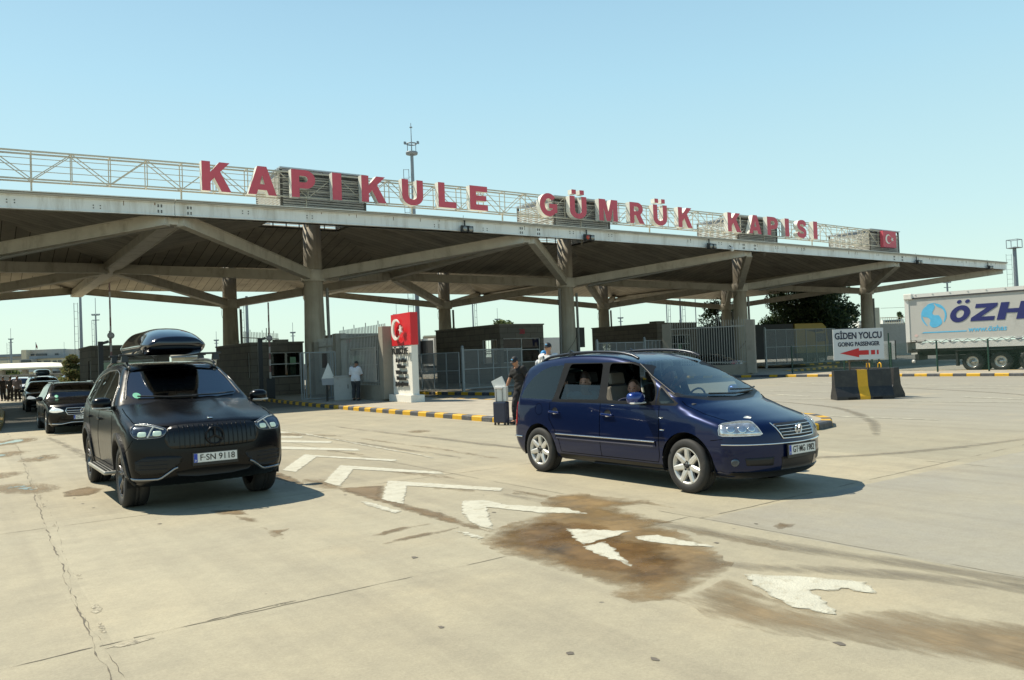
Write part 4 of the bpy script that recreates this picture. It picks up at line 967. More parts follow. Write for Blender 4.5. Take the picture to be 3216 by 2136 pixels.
# ================================================================ ground, kerbs, markings
def ground_mat():
    m = bpy.data.materials.new('concrete_apron'); m.use_nodes = True; n = m.node_tree.nodes; l = m.node_tree.links; b = n['Principled BSDF']
    geo = n.new('ShaderNodeNewGeometry'); P = geo.outputs['Position']
    def noise(sc, det=6, ro=.6, vec=P):
        z = n.new('ShaderNodeTexNoise'); z.inputs['Scale'].default_value = sc; z.inputs['Detail'].default_value = det; z.inputs['Roughness'].default_value = ro; l.new(vec, z.inputs['Vector']); return z.outputs[0]
    def rng(v, a, b_, c, d):
        r_ = n.new('ShaderNodeMapRange'); 
        for i, q in enumerate((a,b_,c,d)): r_.inputs[i+1].default_value = q
        l.new(v, r_.inputs[0]); return r_.outputs[0]
    def mix(f, a, b_, mode='MIX'):
        x = n.new('ShaderNodeMix'); x.data_type = 'RGBA'; x.blend_type = mode
        if isinstance(f, float): x.inputs[0].default_value = f
        else: l.new(f, x.inputs[0])
        for i, q in ((6,a),(7,b_)):
            if isinstance(q, tuple): x.inputs[i].default_value = (*q,1)
            else: l.new(q, x.inputs[i])
        return x.outputs[2]
    def math_(op, a, b_=None):
        x = n.new('ShaderNodeMath'); x.operation = op
        for i, q in enumerate((a,b_)):
            if q is None: continue
            if isinstance(q,(int,float)): x.inputs[i].default_value = q
            else: l.new(q, x.inputs[i])
        return x.outputs[0]
    sp = n.new('ShaderNodeSeparateXYZ'); l.new(P, sp.inputs[0])
    cx = math_('FLOOR', math_('DIVIDE', math_('SUBTRACT', sp.outputs[0], .78), 5.4)); cy = math_('FLOOR', math_('DIVIDE', math_('SUBTRACT', sp.outputs[1], 5.65), 5.2))
    cb = n.new('ShaderNodeCombineXYZ'); l.new(cx, cb.inputs[0]); l.new(cy, cb.inputs[1])
    wn = n.new('ShaderNodeTexWhiteNoise'); wn.noise_dimensions = '2D'; l.new(cb.outputs[0], wn.inputs['Vector'])
    big = noise(.22, 5, .6); med = noise(1.1, 8, .68); fine = noise(55, 3, .7); mid = noise(7, 6, .7)
    col = mix(rng(big,.3,.7,0,1), (.345,.315,.228), (.40,.345,.232))
    col = mix(rng(med,.38,.70,0,.75), col, (.265,.24,.18))
    # slab to slab difference
    slab = rng(wn.outputs[0], 0,1,.90,1.07); col = mix(1.0, col, slab, 'MULTIPLY')
    # greyer slabs right of the second joint
    g = math_('MULTIPLY', math_('GREATER_THAN', sp.outputs[0], 6.2), math_('LESS_THAN', sp.outputs[1], 5.7))
    gz = math_('MULTIPLY', g, rng(noise(.5,6,.7),.3,.7,.25,.8)); col = mix(gz, col, (.265,.255,.225))
    # far carriageway greyer, traffic film under the roof with the canopy's shade painted in
    far = rng(sp.outputs[0], 14, 19, 0, .75); col = mix(far, col, (.275,.26,.22))
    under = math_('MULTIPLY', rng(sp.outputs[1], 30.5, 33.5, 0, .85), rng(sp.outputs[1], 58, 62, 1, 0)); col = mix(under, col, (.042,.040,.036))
    # tyre tracks: soft streaks along the lanes
    st = n.new('ShaderNodeMapping'); st.inputs['Scale'].default_value = (2.2,.07,1); st.inputs['Rotation'].default_value = (0,0,R(3)); l.new(P, st.inputs[0])
    tr = noise(1.0, 5, .6, st.outputs[0]); col = mix(rng(tr,.48,.78,0,.42), col, (.18,.155,.115))
    col = mix(rng(mid,.30,.75,.0,.30), col, (.21,.19,.14)); dust = noise(.45,7,.72); col = mix(rng(dust,.55,.75,0,.5), col, (.42,.355,.235))
    # small dark spots and pits
    vo = n.new('ShaderNodeTexVoronoi'); vo.inputs['Scale'].default_value = 2.3; l.new(P, vo.inputs['Vector'])
    spot = rng(vo.outputs[0], .035, .05, .7, 0.); spm = math_('MULTIPLY', spot, math_('GREATER_THAN', noise(.9,2), .52)); col = mix(spm, col, (.10,.09,.075))
    col = mix(1.0, col, rng(fine,.2,.8,.84,1.16), 'MULTIPLY'); col = mix(1.0, col, rng(noise(18,4,.75),.25,.75,.93,1.07), 'MULTIPLY')
    l.new(col, b.inputs['Base Color']); l.new(rng(med,.3,.7,.62,.85), b.inputs['Roughness'])
    bp = n.new('ShaderNodeBump'); bp.inputs['Strength'].default_value = .35; bp.inputs['Distance'].default_value = .01; l.new(noise(120,4,.7), bp.inputs['Height']); l.new(bp.outputs[0], b.inputs['Normal'])
    return m
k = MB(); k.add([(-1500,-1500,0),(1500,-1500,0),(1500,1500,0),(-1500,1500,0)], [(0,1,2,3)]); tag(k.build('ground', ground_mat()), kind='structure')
random.seed(5)
def jit(poly, amp=.03, step=.08, seed=1, closed=True):
    r_ = random.Random(seed); out = []; n = len(poly)
    for i in range(n if closed else n-1):
        a, b = Vector(poly[i]), Vector(poly[(i+1)%n]); L = (b-a).length; m_ = max(1, int(L/step)); d = (b-a)
        nr = Vector((-d.y, d.x)).normalized() if L > 0 else Vector((0,0))
        for q in range(m_):
            out.append(tuple(a+d*(q/m_)+nr*r_.uniform(-amp, amp)))
    return out
def stain(name, polys, z, m_, step=.05):
    V_ = []; F_ = []; E_ = []
    for P in polys:
        bm = bmesh.new(); bm.faces.new([bm.verts.new((p[0],p[1],0)) for p in P])
        for ax in (0,1):
            q = [p[ax] for p in P]; n = int((max(q)-min(q))/step)
            for k_ in range(1, n+1):
                co = [0,0,0]; co[ax] = min(q)+(max(q)-min(q))*k_/(n+1); no = [0,0,0]; no[ax] = 1
                bmesh.ops.bisect_plane(bm, geom=bm.verts[:]+bm.edges[:]+bm.faces[:], plane_co=co, plane_no=no)
        bm.normal_update()
        if sum(f.normal.z for f in bm.faces) < 0: bmesh.ops.reverse_faces(bm, faces=bm.faces[:])
        bm.verts.index_update(); pts = np.array([(v.co.x,v.co.y) for v in bm.verts]); d = np.full(len(pts), 1e9); A_ = np.array(P)
        for i in range(len(A_)):
            a, b = A_[i], A_[(i+1)%len(A_)]; e = b-a; t = np.clip(((pts-a)@e)/max(e@e,1e-9),0,1); d = np.minimum(d, np.linalg.norm(pts-(a+t[:,None]*e),axis=1))
        o = len(V_); V_ += [(p[0],p[1],z) for p in pts]; E_ += d.tolist(); F_ += [[v.index+o for v in f.verts] for f in bm.faces]; bm.free()
    me = bpy.data.meshes.new(name); me.from_pydata(V_, [], F_); at = me.attributes.new('edge', 'FLOAT', 'POINT'); at.data.foreach_set('value', E_); me.materials.append(m_)
    return tag(link_mesh(name, me), kind='structure')
def ragged(m, width, amp, scale, soft, base=0., detail=8, stretch=None):
    """a stain thins out raggedly towards its edge: the ground below shows through"""
    n = m.node_tree.nodes; l = m.node_tree.links; o = n['Material Output']; sh = o.inputs['Surface'].links[0].from_socket
    at = n.new('ShaderNodeAttribute'); at.attribute_name = 'edge'; g = n.new('ShaderNodeNewGeometry'); vec = g.outputs['Position']
    if stretch:
        mp = n.new('ShaderNodeMapping'); mp.inputs['Scale'].default_value = stretch; l.new(vec, mp.inputs[0]); vec = mp.outputs[0]
    z = n.new('ShaderNodeTexNoise'); z.inputs['Scale'].default_value = scale; z.inputs['Detail'].default_value = detail; z.inputs['Roughness'].default_value = .68; l.new(vec, z.inputs['Vector'])
    d = n.new('ShaderNodeMapRange'); d.inputs[1].default_value = 0; d.inputs[2].default_value = width; d.inputs[3].default_value = -.5; d.inputs[4].default_value = .5; l.new(at.outputs['Fac'], d.inputs[0])
    nz = n.new('ShaderNodeMath'); nz.operation = 'MULTIPLY_ADD'; nz.inputs[1].default_value = amp; nz.inputs[2].default_value = -amp/2+base; l.new(z.outputs[0], nz.inputs[0])
    ad = n.new('ShaderNodeMath'); ad.operation = 'ADD'; l.new(d.outputs[0], ad.inputs[0]); l.new(nz.outputs[0], ad.inputs[1])
    r_ = n.new('ShaderNodeMapRange'); r_.inputs[1].default_value = -soft; r_.inputs[2].default_value = soft; l.new(ad.outputs[0], r_.inputs[0])
    t = n.new('ShaderNodeBsdfTransparent'); ms = n.new('ShaderNodeMixShader'); l.new(r_.outputs[0], ms.inputs[0]); l.new(t.outputs[0], ms.inputs[1]); l.new(sh, ms.inputs[2]); l.new(ms.outputs[0], o.inputs[0]); return m
def sheet(name, polys, z, m_, kind='structure'):
    cu = bpy.data.curves.new(name, 'CURVE'); cu.dimensions = '2D'; cu.fill_mode = 'FRONT'
    for P in polys:
        s = cu.splines.new('POLY'); s.points.add(len(P)-1); s.use_cyclic_u = True
        for i, p in enumerate(P): s.points[i].co = (p[0], p[1], 0, 1)
    o = bpy.data.objects.new(name, cu); SC.collection.objects.link(o)
    me = bpy.data.meshes.new_from_object(o.evaluated_get(bpy.context.evaluated_depsgraph_get())); bpy.data.objects.remove(o); bpy.data.curves.remove(cu)
    for v in me.vertices: v.co.z = z
    me.materials.clear(); me.materials.append(m_); o = link_mesh(name, me); tag(o, kind=kind); return o
# slab joints: narrow open cracks
def crack(k, pts, w0, amp, seed, gaps=0.):
    r_ = random.Random(seed); pts = [Vector(p) for p in pts]; c = []
    for a, b in zip(pts[:-1], pts[1:]):
        n = max(2, int((b-a).length/.07))
        for q in range(n): c.append(a+(b-a)*q/n)
    c.append(pts[-1]); off = 0; vs = []; hold = 0
    for i, p in enumerate(c):
        d = (c[min(i+1,len(c)-1)]-c[max(i-1,0)]).normalized(); nr = Vector((-d.y,d.x)); off = off*.82+r_.uniform(-amp, amp)
        if hold <= 0 and r_.random() < gaps: hold = r_.randint(2, 9)
        hold -= 1; w_ = w0*r_.uniform(.4,1.5)*(.12 if hold > 0 else 1)
        vs += [(*(p+nr*(off+w_)), .0022), (*(p+nr*(off-w_)), .0022)]
    k.add(vs, [(2*i, 2*i+1, 2*i+3, 2*i+2) for i in range(len(c)-1)])
JM = mat('joint_dark', (.115,.10,.075), .9, var=.35, scale=6); JF = mat('joint_faint', (.17,.15,.11), .9, var=.35, scale=6)
k = MB(); crack(k, [(.62,-2),(.66,5.7),(.73,8),(.82,11.5),(.95,16),(1.15,22),(1.2,28.5)], .0055, .011, 1, .25); crack(k, [(.70,-2),(.74,4.5),(.70,7),(.90,10.5),(.92,14),(1.1,20)], .0018, .010, 31, .45); crack(k, [(-4,5.2),(.66,5.7)], .006, .006, 9, .1)
crack(k, [(.70,5.69),(2.0,5.80)], .0055, .008, 10, .25); tag(k.build('slab_crack', JM), kind='structure')
k = MB(); crack(k, [(6.3,-2),(6.22,5.7),(6.1,9.5),(6.1,16),(6.0,28)], .005, .004, 2, .05); crack(k, [(11.42,-3),(11.42,6.2)], .008, .01, 3, .1)
for v_, w_, u0_, u1_, dv_ in ((.45,.004,-8,20,.25),(5.72,.006,.9,6.2,.15),(5.74,.008,6.2,30,.9),(10.35,.005,-8,13,.25),(16.05,.005,-8,11.5,.25),(21.3,.004,-8,11.6,.2),(26.5,.004,-8,11.6,.2),(12.05,.004,-3,.8,.1)): crack(k, [(u0_, v_),(u1_, v_+dv_)], w_, .005, int(v_*7)+4, .08)
tag(k.build('slab_joint', JF), kind='structure')
SPALL = ragged(mat('spalled_concrete', (.36,.32,.235), .9, var=.40, scale=22, bump=1., bscale=30, dirt=(.17,.15,.115), dscale=16, dlo=.52, dhi=.62), .05, 1.6, 12, .1, .1)
sp_ = []
rr = random.Random(3)
for u, v, a, b in ((.76,6.1,.05,.22),(.80,6.6,.05,.25),(.80,7.8,.04,.22),(.86,5.62,.18,.06),(1.15,5.70,.14,.035),(1.5,5.76,.12,.03),(.88,12.3,.06,.30),(.92,13.2,.05,.35),(.86,10.6,.04,.25),(.95,14.4,.05,.4),(1.9,5.78,.2,.025)):
    sp_.append(jit([(u+a*math.cos(t)*rr.uniform(.6,1.2), v+b*math.sin(t)*rr.uniform(.7,1.2)) for t in np.linspace(0,6.1,9)], .012, .03, int(v*100)))
stain('spalled_edge', sp_, .0028, SPALL, .04)
# painted chevrons and edge lines
PAINT = ragged(mat('road_paint', (.47,.455,.37), .75, var=.14, scale=5, dirt=(.33,.295,.21), dscale=7, dlo=.52, dhi=.70, bump=.4, bscale=60), .045, 2.4, 13, .42, .46)
CH = [[(6.94,21.14),(7.05,20.15),(6.73,20.44),(6.5,21.2)], [(6.45,19.45),(6.82,18.9),(6.67,18.53),(6.31,19.05),(5.6,17.6),(5.45,18.0)], [(6.12,18.5),(6.82,17.05),(6.65,16.7),(5.93,17.92),(5.0,16.2),(4.85,16.7)],
 [(5.65,16.98),(6.56,15.06),(6.43,14.66),(5.95,15.58),(5.44,16.43),(4.6,14.6),(4.5,15.1)],
 [(5.46,15.09),(5.52,14.8),(6.3,12.8),(6.15,12.58),(5.47,14.45),(4.43,12.67),(4.36,13.12)], [(5.3,12.94),(5.41,12.61),(6.06,10.82),(5.96,10.54),(5.24,12.23),(4.36,10.68),(4.35,11.26)],
 [(5.08,10.67),(5.23,10.35),(5.87,8.83),(5.70,8.65),(5.06,9.99),(4.37,8.75),(4.32,9.27)],
 [(4.97,8.41),(5.21,8.28),(5.24,7.79),(5.58,7.16),(5.54,6.72),(5.2,7.16),(4.97,7.84),(4.38,6.78),(4.36,6.84),(4.35,7.13),(4.46,7.45),(4.66,7.89)],
 [(4.91,6.31),(5.3,5.77),(4.94,5.71),(4.59,5.66),(4.67,5.85)], [(4.55,5.61),(4.83,5.62),(4.71,5.38),(4.57,5.12),(4.42,4.82),(4.43,4.99),(4.47,5.35)], [(5.15,5.58),(5.35,5.49),(5.37,5.17),(5.39,4.76),(5.22,5.0),(5.09,5.4)],
 [(4.88,4.1),(5.06,3.87),(5.22,3.62),(5.34,3.39),(5.21,3.23),(5.12,3.18),(5.09,3.26),(5.11,3.37),(4.98,3.43),(4.89,3.52),(4.77,3.34),(4.64,3.17),(4.56,3.1),(4.51,3.19),(4.5,3.37),(4.57,3.6),(4.71,3.87)],
 [(4.06,9.36),(4.15,9.13),(4.14,8.37),(4.03,8.3),(4.01,8.9)], [(4.05,7.01),(4.12,6.86),(4.11,6.55),(4.02,6.51)]]
stain('road_marking', [jit(P, .012 if i < 7 else .02, .045, i+1) for i, P in enumerate(CH)], .0062, PAINT, .06)
FAINT = mat('worn_paint', (.50,.48,.38), .8, var=.2, scale=4, dirt=(.33,.31,.25), dscale=5, dlo=.42, dhi=.6)
L_ = [((17.35,11.7),(17.55,9.2),.06),((31.6,24.8),(31.27,23.5),.08),((33.7,25.3),(31.95,22.2),.09),((33.4,22.9),(32.5,21.4),.09),((24.6,18.9),(23.85,16.9),.09),((22.4,16.6),(23.0,15.2),.09),((31.9,18.1),(31.3,13.3),.09),((30.2,18.4),(29.6,12.9),.09),((22.7,12.8),(23.3,9.9),.07),((25,12.3),(24.5,10.5),.09),((26.5,20.5),(26.0,15.0),.08),((7.2,22),(6.85,12.5),.03)]
sheet('lane_line', [jit([(a[0]-w_,a[1]),(b[0]-w_,b[1]),(b[0]+w_,b[1]),(a[0]+w_,a[1])], .03, .15, i+40) for i, (a,b,w_) in enumerate(L_)], .007, FAINT)
# damp stains and standing water
def wet_mat(name, col, rlo, rhi, edge):
    m = mat(name, col, .4, var=.30, scale=2.2, dirt=edge, dscale=1.7, dlo=.50, dhi=.68); n = m.node_tree.nodes; l = m.node_tree.links; b = n['Principled BSDF']
    tc = n.new('ShaderNodeTexCoord'); z = n.new('ShaderNodeTexNoise'); z.inputs['Scale'].default_value = 1.3; z.inputs['Detail'].default_value = 6; l.new(tc.outputs['Object'], z.inputs['Vector'])
    r_ = n.new('ShaderNodeMapRange'); r_.inputs[1].default_value = .42; r_.inputs[2].default_value = .58; r_.inputs[3].default_value = rlo; r_.inputs[4].default_value = rhi; l.new(z.outputs[0], r_.inputs[0]); l.new(r_.outputs[0], b.inputs['Roughness'])
    return m
WET = ragged(wet_mat('wet_stain', (.155,.088,.026), .10, .45, (.075,.05,.024)), .42, 2.1, 2.2, .34, .02); DAMP = ragged(wet_mat('damp_stain', (.215,.142,.06), .35, .7, (.145,.105,.055)), .30, 2.8, 2.8, .55, .08)
STREAK = ragged(wet_mat('damp_streak_film', (.225,.165,.09), .5, .75, (.165,.125,.07)), .30, 3.2, 3.0, .8, -.12, stretch=(2.6,.55,1))
A_ = [(3.99,6.43),(4.34,6.82),(4.83,6.97),(5.31,7.11),(5.58,7.63),(6.05,7.92),(6.33,7.85),(6.35,7.46),(6.54,6.87),(6.42,6.28),(6.34,6.71),(6.05,6.79),(5.9,6.09),(5.86,5.75),(5.71,5.9),(5.64,5.53),(5.46,5.09),(5.33,4.79),(5.12,4.49),(5.06,4.31),(4.81,4.22),(4.34,4.07),(4.09,4.03),(3.78,4.14),(3.75,4.33),(3.9,4.47),(3.96,4.79),(3.93,5.25),(3.93,5.6),(3.88,5.97)]
core = [(4.02,6.3),(4.4,6.72),(4.9,6.85),(5.2,6.9),(5.3,6.2),(5.2,5.6),(5.1,5.0),(4.95,4.6),(4.7,4.35),(4.3,4.2),(3.98,4.35),(4.05,4.8),(4.0,5.3),(4.02,5.8)]
stain('damp_patch', [jit(A_, .035, .06, 11)], .003, DAMP)
stain('wet_patch', [jit(core, .04, .06, 12)], .0045, WET)
ST = [[(3.78,4.14),(4.04,3.99),(3.95,3.69),(3.9,3.32),(3.99,3.11),(4.18,2.77),(4.28,2.57),(4.4,2.2),(4.6,1.4),(5.0,1.0),(5.35,1.5),(5.2,2.4),(4.95,2.9),(4.64,3.07),(4.50,3.1),(4.49,3.38),(4.6,3.8),(4.72,4.1),(4.47,4.04),(4.09,4.03)],
 [(5.77,5.66),(5.8,5.21),(5.81,4.75),(5.81,4.33),(5.67,4.36),(5.65,4.76),(5.63,5.22)], [(6.5,21),(7.0,20),(7.1,19.2),(6.8,19.0),(6.5,20.0)], [(7.1,19.5),(7.5,18.6),(7.45,17.9),(7.1,18.5)], [(6.05,15.6),(6.3,14.4),(6.2,13.9),(5.95,15.0)],
 [(7.6,17),(7.7,13.5),(7.62,11.5),(7.5,11.6),(7.55,14),(7.45,17)], [(5.6,11.9),(5.9,10.3),(5.85,9.9),(5.5,11.4)], [(5.35,9.8),(5.6,9.0),(5.4,8.9),(5.2,9.5)], [(5.9,8.6),(6.0,7.6),(5.85,7.5),(5.7,8.4)]]
stain('damp_streak', [jit(P, .03, .07, i+20) for i, P in enumerate(ST)], .0038, STREAK)
S2 = [[(4.3,10.59),(4.59,10.44),(4.86,10.31),(4.42,9.39),(4.40,8.75),(4.43,7.89),(4.35,7.08),(4.29,6.69),(4.24,7.01),(4.19,7.82),(4.23,9.06),(4.22,10.2)], [(3.18,6.99),(3.58,7.14),(4.19,7.14),(3.94,7.04),(3.5,6.98)], [(3.30,7.41),(3.67,7.57),(4.17,7.50),(3.87,7.47),(3.45,7.35)],
 [(2.65,8.71),(2.67,8.43),(2.86,8.37),(2.71,8.25),(2.63,7.9),(2.57,8.13)], [(6.39,4.99),(6.57,5.04),(6.63,4.92),(6.49,4.86),(6.33,4.88)], [(2.62,9.6),(2.75,9.2),(2.70,8.9),(2.58,9.3)], [(2.45,10.2),(2.8,9.9),(2.75,9.5),(2.5,9.8)],
 [(1.2,13.4),(1.6,13.8),(1.75,13.3),(1.5,12.7),(1.2,12.9)], [(4.0,14.1),(4.25,13.6),(4.2,12.0),(4.05,11.2),(3.9,12.5)]]
stain('oily_stain', [jit(P, .02, .05, i+60) for i, P in enumerate(S2)], .0034, ragged(wet_mat('brown_stain', (.17,.115,.055), .4, .7, (.21,.15,.085)), .12, 2.2, 3.2, .55, .16), .06)
def band_poly(pts, w_, seed):
    P = catmull([np.array(p) for p in pts], 6); L = []; Rr = []
    for i, p in enumerate(P):
        d = P[min(i+1,len(P)-1)]-P[max(i-1,0)]; d = d/np.linalg.norm(d); nr = np.array([-d[1],d[0]]); ww = w_*(.35+.65*math.sin(math.pi*min(1,max(0,i/(len(P)-1))))**.6); L.append(tuple(p+nr*ww)); Rr.append(tuple(p-nr*ww))
    return L+Rr[::-1]
TYM = ragged(mat('tyre_film', (.20,.175,.13), .7, var=.2, scale=4), .14, 3.4, 2.2, 1.0, -.42, stretch=(3.,.5,1))
TM = [([(5.6,8.5),(5.75,6.0),(5.85,4.37),(6.02,3.45),(6.2,2.2),(6.4,.5)],.16), ([(4.8,5.5),(5.02,4.37),(5.46,3.7),(5.8,3.1),(6.0,2.2),(6.15,.8)],.14), ([(8.5,21),(8.6,16),(8.75,11.5),(9.4,7)],.15), ([(7.0,20),(7.1,15),(7.2,12)],.13), ([(2.0,26),(2.15,20),(2.1,13.5)],.13), ([(9.0,9.5),(10.5,7.8),(12.5,6.8),(16,6.2)],.14), ([(14,8.5),(17,10.5),(20,13.5),(22,18)],.15), ([(24,9),(27,12),(29.5,17),(31,23)],.16)]
stain('tyre_mark', [band_poly(p, w_, 1) for p, w_ in TM], .0026, TYM, .09)
rs_ = random.Random(12); SP = []
for q in range(46):
    u, v = rs_.uniform(.2,8.5), rs_.uniform(2.2,14); r0_ = rs_.uniform(.008,.03)
    SP.append([(u+r0_*rs_.uniform(.6,1.4)*math.cos(a), v+r0_*rs_.uniform(.8,2.0)*math.sin(a)) for a in np.linspace(0,5.9,9)])
sheet('oil_spot', SP, .0029, mat('oil_spot', (.13,.11,.085), .6, var=.3))
WATER = mat('standing_water', (.09,.085,.07), .03, var=.1, spec=.8)
PU = [[(.25,14.9),(.7,15.2),(1.1,14.7),(1.25,13.9),(.9,13.6),(.4,14.2)], [(.3,16.6),(.7,17.2),(1.0,16.8),(.6,16.0)], [(.9,19.2),(1.6,20.2),(1.8,19.4),(1.3,18.4)], [(.2,20.7),(.9,21.9),(1.4,21.1),(.7,20.1)], [(.1,24.0),(1.3,26.2),(1.9,25.2),(1.0,23.6)], [(4.28,11.9),(4.5,11.3),(4.46,10.8),(4.22,10.5),(4.06,11.2)], [(8.9,17.7),(9.4,17.9),(9.5,17.3),(9.0,17.0)], [(2.0,26.4),(4.2,27.6),(4.6,26.9),(2.5,25.9)]]
stain('puddle', [jit(chaikin(P,2), .03, .06, i+80) for i, P in enumerate(PU)], .0050, ragged(WATER, .45, 1.9, 2.6, .06, -.18), .06)
stain('puddle_rim', [jit(chaikin([(sum(p[0] for p in P)/len(P)+(x-sum(p[0] for p in P)/len(P))*1.15, sum(p[1] for p in P)/len(P)+(y-sum(p[1] for p in P)/len(P))*1.15) for x, y in P],2), .03, .06, i+90) for i, P in enumerate(PU)], .0027, STREAK, .08)
# islands with painted kerbs
KY = mat('kerb_yellow', (.58,.33,.012), .6, var=.14, scale=6, dirt=(.25,.19,.09), dscale=6, dlo=.56, dhi=.75); KB = mat('kerb_black', (.065,.068,.075), .7, var=.25, scale=6, dirt=(.19,.18,.16), dscale=5, dlo=.52, dhi=.75); KG = mat('kerb_bare', (.30,.28,.24), .8, var=.2)
PAVE = mat('pavement_concrete', (.36,.32,.25), .85, var=.14, scale=1.2, dirt=(.25,.225,.18), dscale=2, dlo=.5, dhi=.75, bump=.3, bscale=50)
def island(pts, h=.14, stone=.52, w_=.22, paint=True, seed=0, name='kerb', painted=None):
    P = [Vector(p) for p in pts]; n = len(P); A = sum(P[i].x*P[(i+1)%n].y-P[(i+1)%n].x*P[i].y for i in range(n))
    if A < 0: P = P[::-1]
    k = MB(); q = seed; inner = []
    nor = []
    for i in range(n):
        d0 = (P[i]-P[i-1]).normalized(); d1 = (P[(i+1)%n]-P[i]).normalized(); b = (Vector((-d0.y,d0.x))+Vector((-d1.y,d1.x))); b.normalize(); c = max(.5, b.dot(Vector((-d1.y,d1.x)))); nor.append(b/c)
    for i in range(n):
        a, b = P[i], P[(i+1)%n]; L = (b-a).length; m_ = max(1, round(L/stone))
        for j in range(m_):
            t0, t1 = j/m_, (j+1)/m_; e = min(.012/max(L,.01), .2/m_)
            t1g = t1-e
            o0, o1 = a.lerp(b, t0), a.lerp(b, t1g); n0, n1 = nor[i].lerp(nor[(i+1)%n], t0), nor[i].lerp(nor[(i+1)%n], t1g)
            mi = (q % 2) if paint and (painted is None or painted(o0)) else 2; q += 1
            vs = []
            for o_, nn in ((o0,n0),(o1,n1)):
                for off, z in ((0,0),(.0,h-.03),(.03,h),(w_,h)): p = o_+nn*off; vs.append((p.x,p.y,z))
            k.add(vs, [(0,4,5,1),(1,5,6,2),(2,6,7,3),(0,1,2,3),(4,7,6,5)], mi)
    for i in range(n): p = P[i]+nor[i]*(w_*.9); inner.append((p.x,p.y))
    o = k.build(name, [KY,KB,KG]); tag(o, kind='structure')
    sheet('pavement', [inner], h-.008, PAVE)
tip = [(11.73,17.0),(11.9,13.2),(12.6,11.2),(13.5,10.25),(14.4,9.98),(15.1,10.15),(15.75,10.6),(16.4,11.4),(16.75,12.6),(16.9,15),(16.9,33)]
island(tip+[(18.4,48),(18.4,64),(13.9,64),(13.6,48),(12.85,42.3),(12.5,39),(11.97,32),(11.85,28),(11.8,24)], seed=1)
island([(-6,30.0),(1.06,30.0),(1.3,34),(1.75,44),(1.9,64),(-6,64)], seed=0, paint=True)
island([(5.2,39.6),(7.0,38.8),(9.0,40),(9.35,44),(9.4,62),(5.3,62)], seed=0)
island([(19.5,36.4),(20.3,30.2),(24.5,31.5),(24.8,33.5),(27.2,33),(32.5,36),(37,37),(37,64),(19.3,64)], seed=0)
island([(38.78,30.6),(38.9,29),(39.3,26.5),(39.4,22.4),(39.55,16.8),(39.7,5),(44.2,5),(44.2,22),(44.4,30),(45.5,34),(56,37),(56,64),(38.0,64),(37.6,35.5)], seed=1, stone=.62)
island([(52,38),(52,44),(60.5,44),(72,46),(72,64),(57,64),(57,38)], seed=1, stone=.9)
# ================================================================ the canopy over the lanes
S_ = 17.617; U0 = 7.301; VF = 34.06; DM = 16.4
STEEL = mat('painted_steel', (.52,.49,.42), .55, var=.14, scale=1.5, dirt=(.22,.18,.13), dscale=1.6, dlo=.52, dhi=.8, dst=(1,1,.35))
FASC = mat('fascia_white', (.78,.79,.76), .5, var=.08, scale=.6, dirt=(.42,.38,.31), dscale=1.6, dlo=.50, dhi=.78, dst=(1,1,.12))
ROOFW = mat('roof_sheet', (.62,.60,.52), .5, var=.1, scale=1)
def plank_mat(nm, axis):
    m = mat(nm, (.40,.365,.31), .75, var=.16, scale=.5, dirt=(.16,.14,.115), dscale=.45, dlo=.5, dhi=.75); n = m.node_tree.nodes; l = m.node_tree.links; b = n['Principled BSDF']
    g = n.new('ShaderNodeNewGeometry'); sp = n.new('ShaderNodeSeparateXYZ'); l.new(g.outputs['Position'], sp.inputs[0])
    a = n.new('ShaderNodeMath'); a.operation = 'DIVIDE'; a.inputs[1].default_value = .62; l.new(sp.outputs[axis], a.inputs[0])
    fr = n.new('ShaderNodeMath'); fr.operation = 'FRACT'; l.new(a.outputs[0], fr.inputs[0])
    lt = n.new('ShaderNodeMath'); lt.operation = 'LESS_THAN'; lt.inputs[1].default_value = .06; l.new(fr.outputs[0], lt.inputs[0])
    src = b.inputs['Base Color'].links[0].from_socket; mx = n.new('ShaderNodeMix'); mx.data_type = 'RGBA'; l.new(lt.outputs[0], mx.inputs[0]); l.new(src, mx.inputs[6]); mx.inputs[7].default_value = (.075,.065,.05,1); l.new(mx.outputs[2], b.inputs['Base Color'])
    fl = n.new('ShaderNodeMath'); fl.operation = 'FLOOR'; l.new(a.outputs[0], fl.inputs[0])
    wn = n.new('ShaderNodeTexWhiteNoise'); wn.noise_dimensions = '1D'; l.new(fl.outputs[0], wn.inputs['W']); mr = n.new('ShaderNodeMapRange'); mr.inputs[3].default_value = .88; mr.inputs[4].default_value = 1.1; l.new(wn.outputs[0], mr.inputs[0])
    m2 = n.new('ShaderNodeMix'); m2.data_type = 'RGBA'; m2.blend_type = 'MULTIPLY'; m2.inputs[0].default_value = 1; l.new(mx.outputs[2], m2.inputs[6]); l.new(mr.outputs[0], m2.inputs[7]); l.new(m2.outputs[2], b.inputs['Base Color'])
    return m
PLU, PLV = plank_mat('ceiling_planks_cross', 0), plank_mat('ceiling_planks_long', 1)
canopy = thing('canopy', 'long concrete and steel roof over the border crossing lanes on thick columns', 'canopy', (U0+S_*2, VF+DM, 0))
cols = [(k_, U0+S_*(k_+.5)) for k_ in range(-2,4)]
uL, uR = U0-2*S_, U0+4*S_
def zf(u): return float(np.interp(u, [-30,-1.5,7.3,18.5,43,77.8], [7.70,7.72,7.90,8.06,8.06,7.93]))
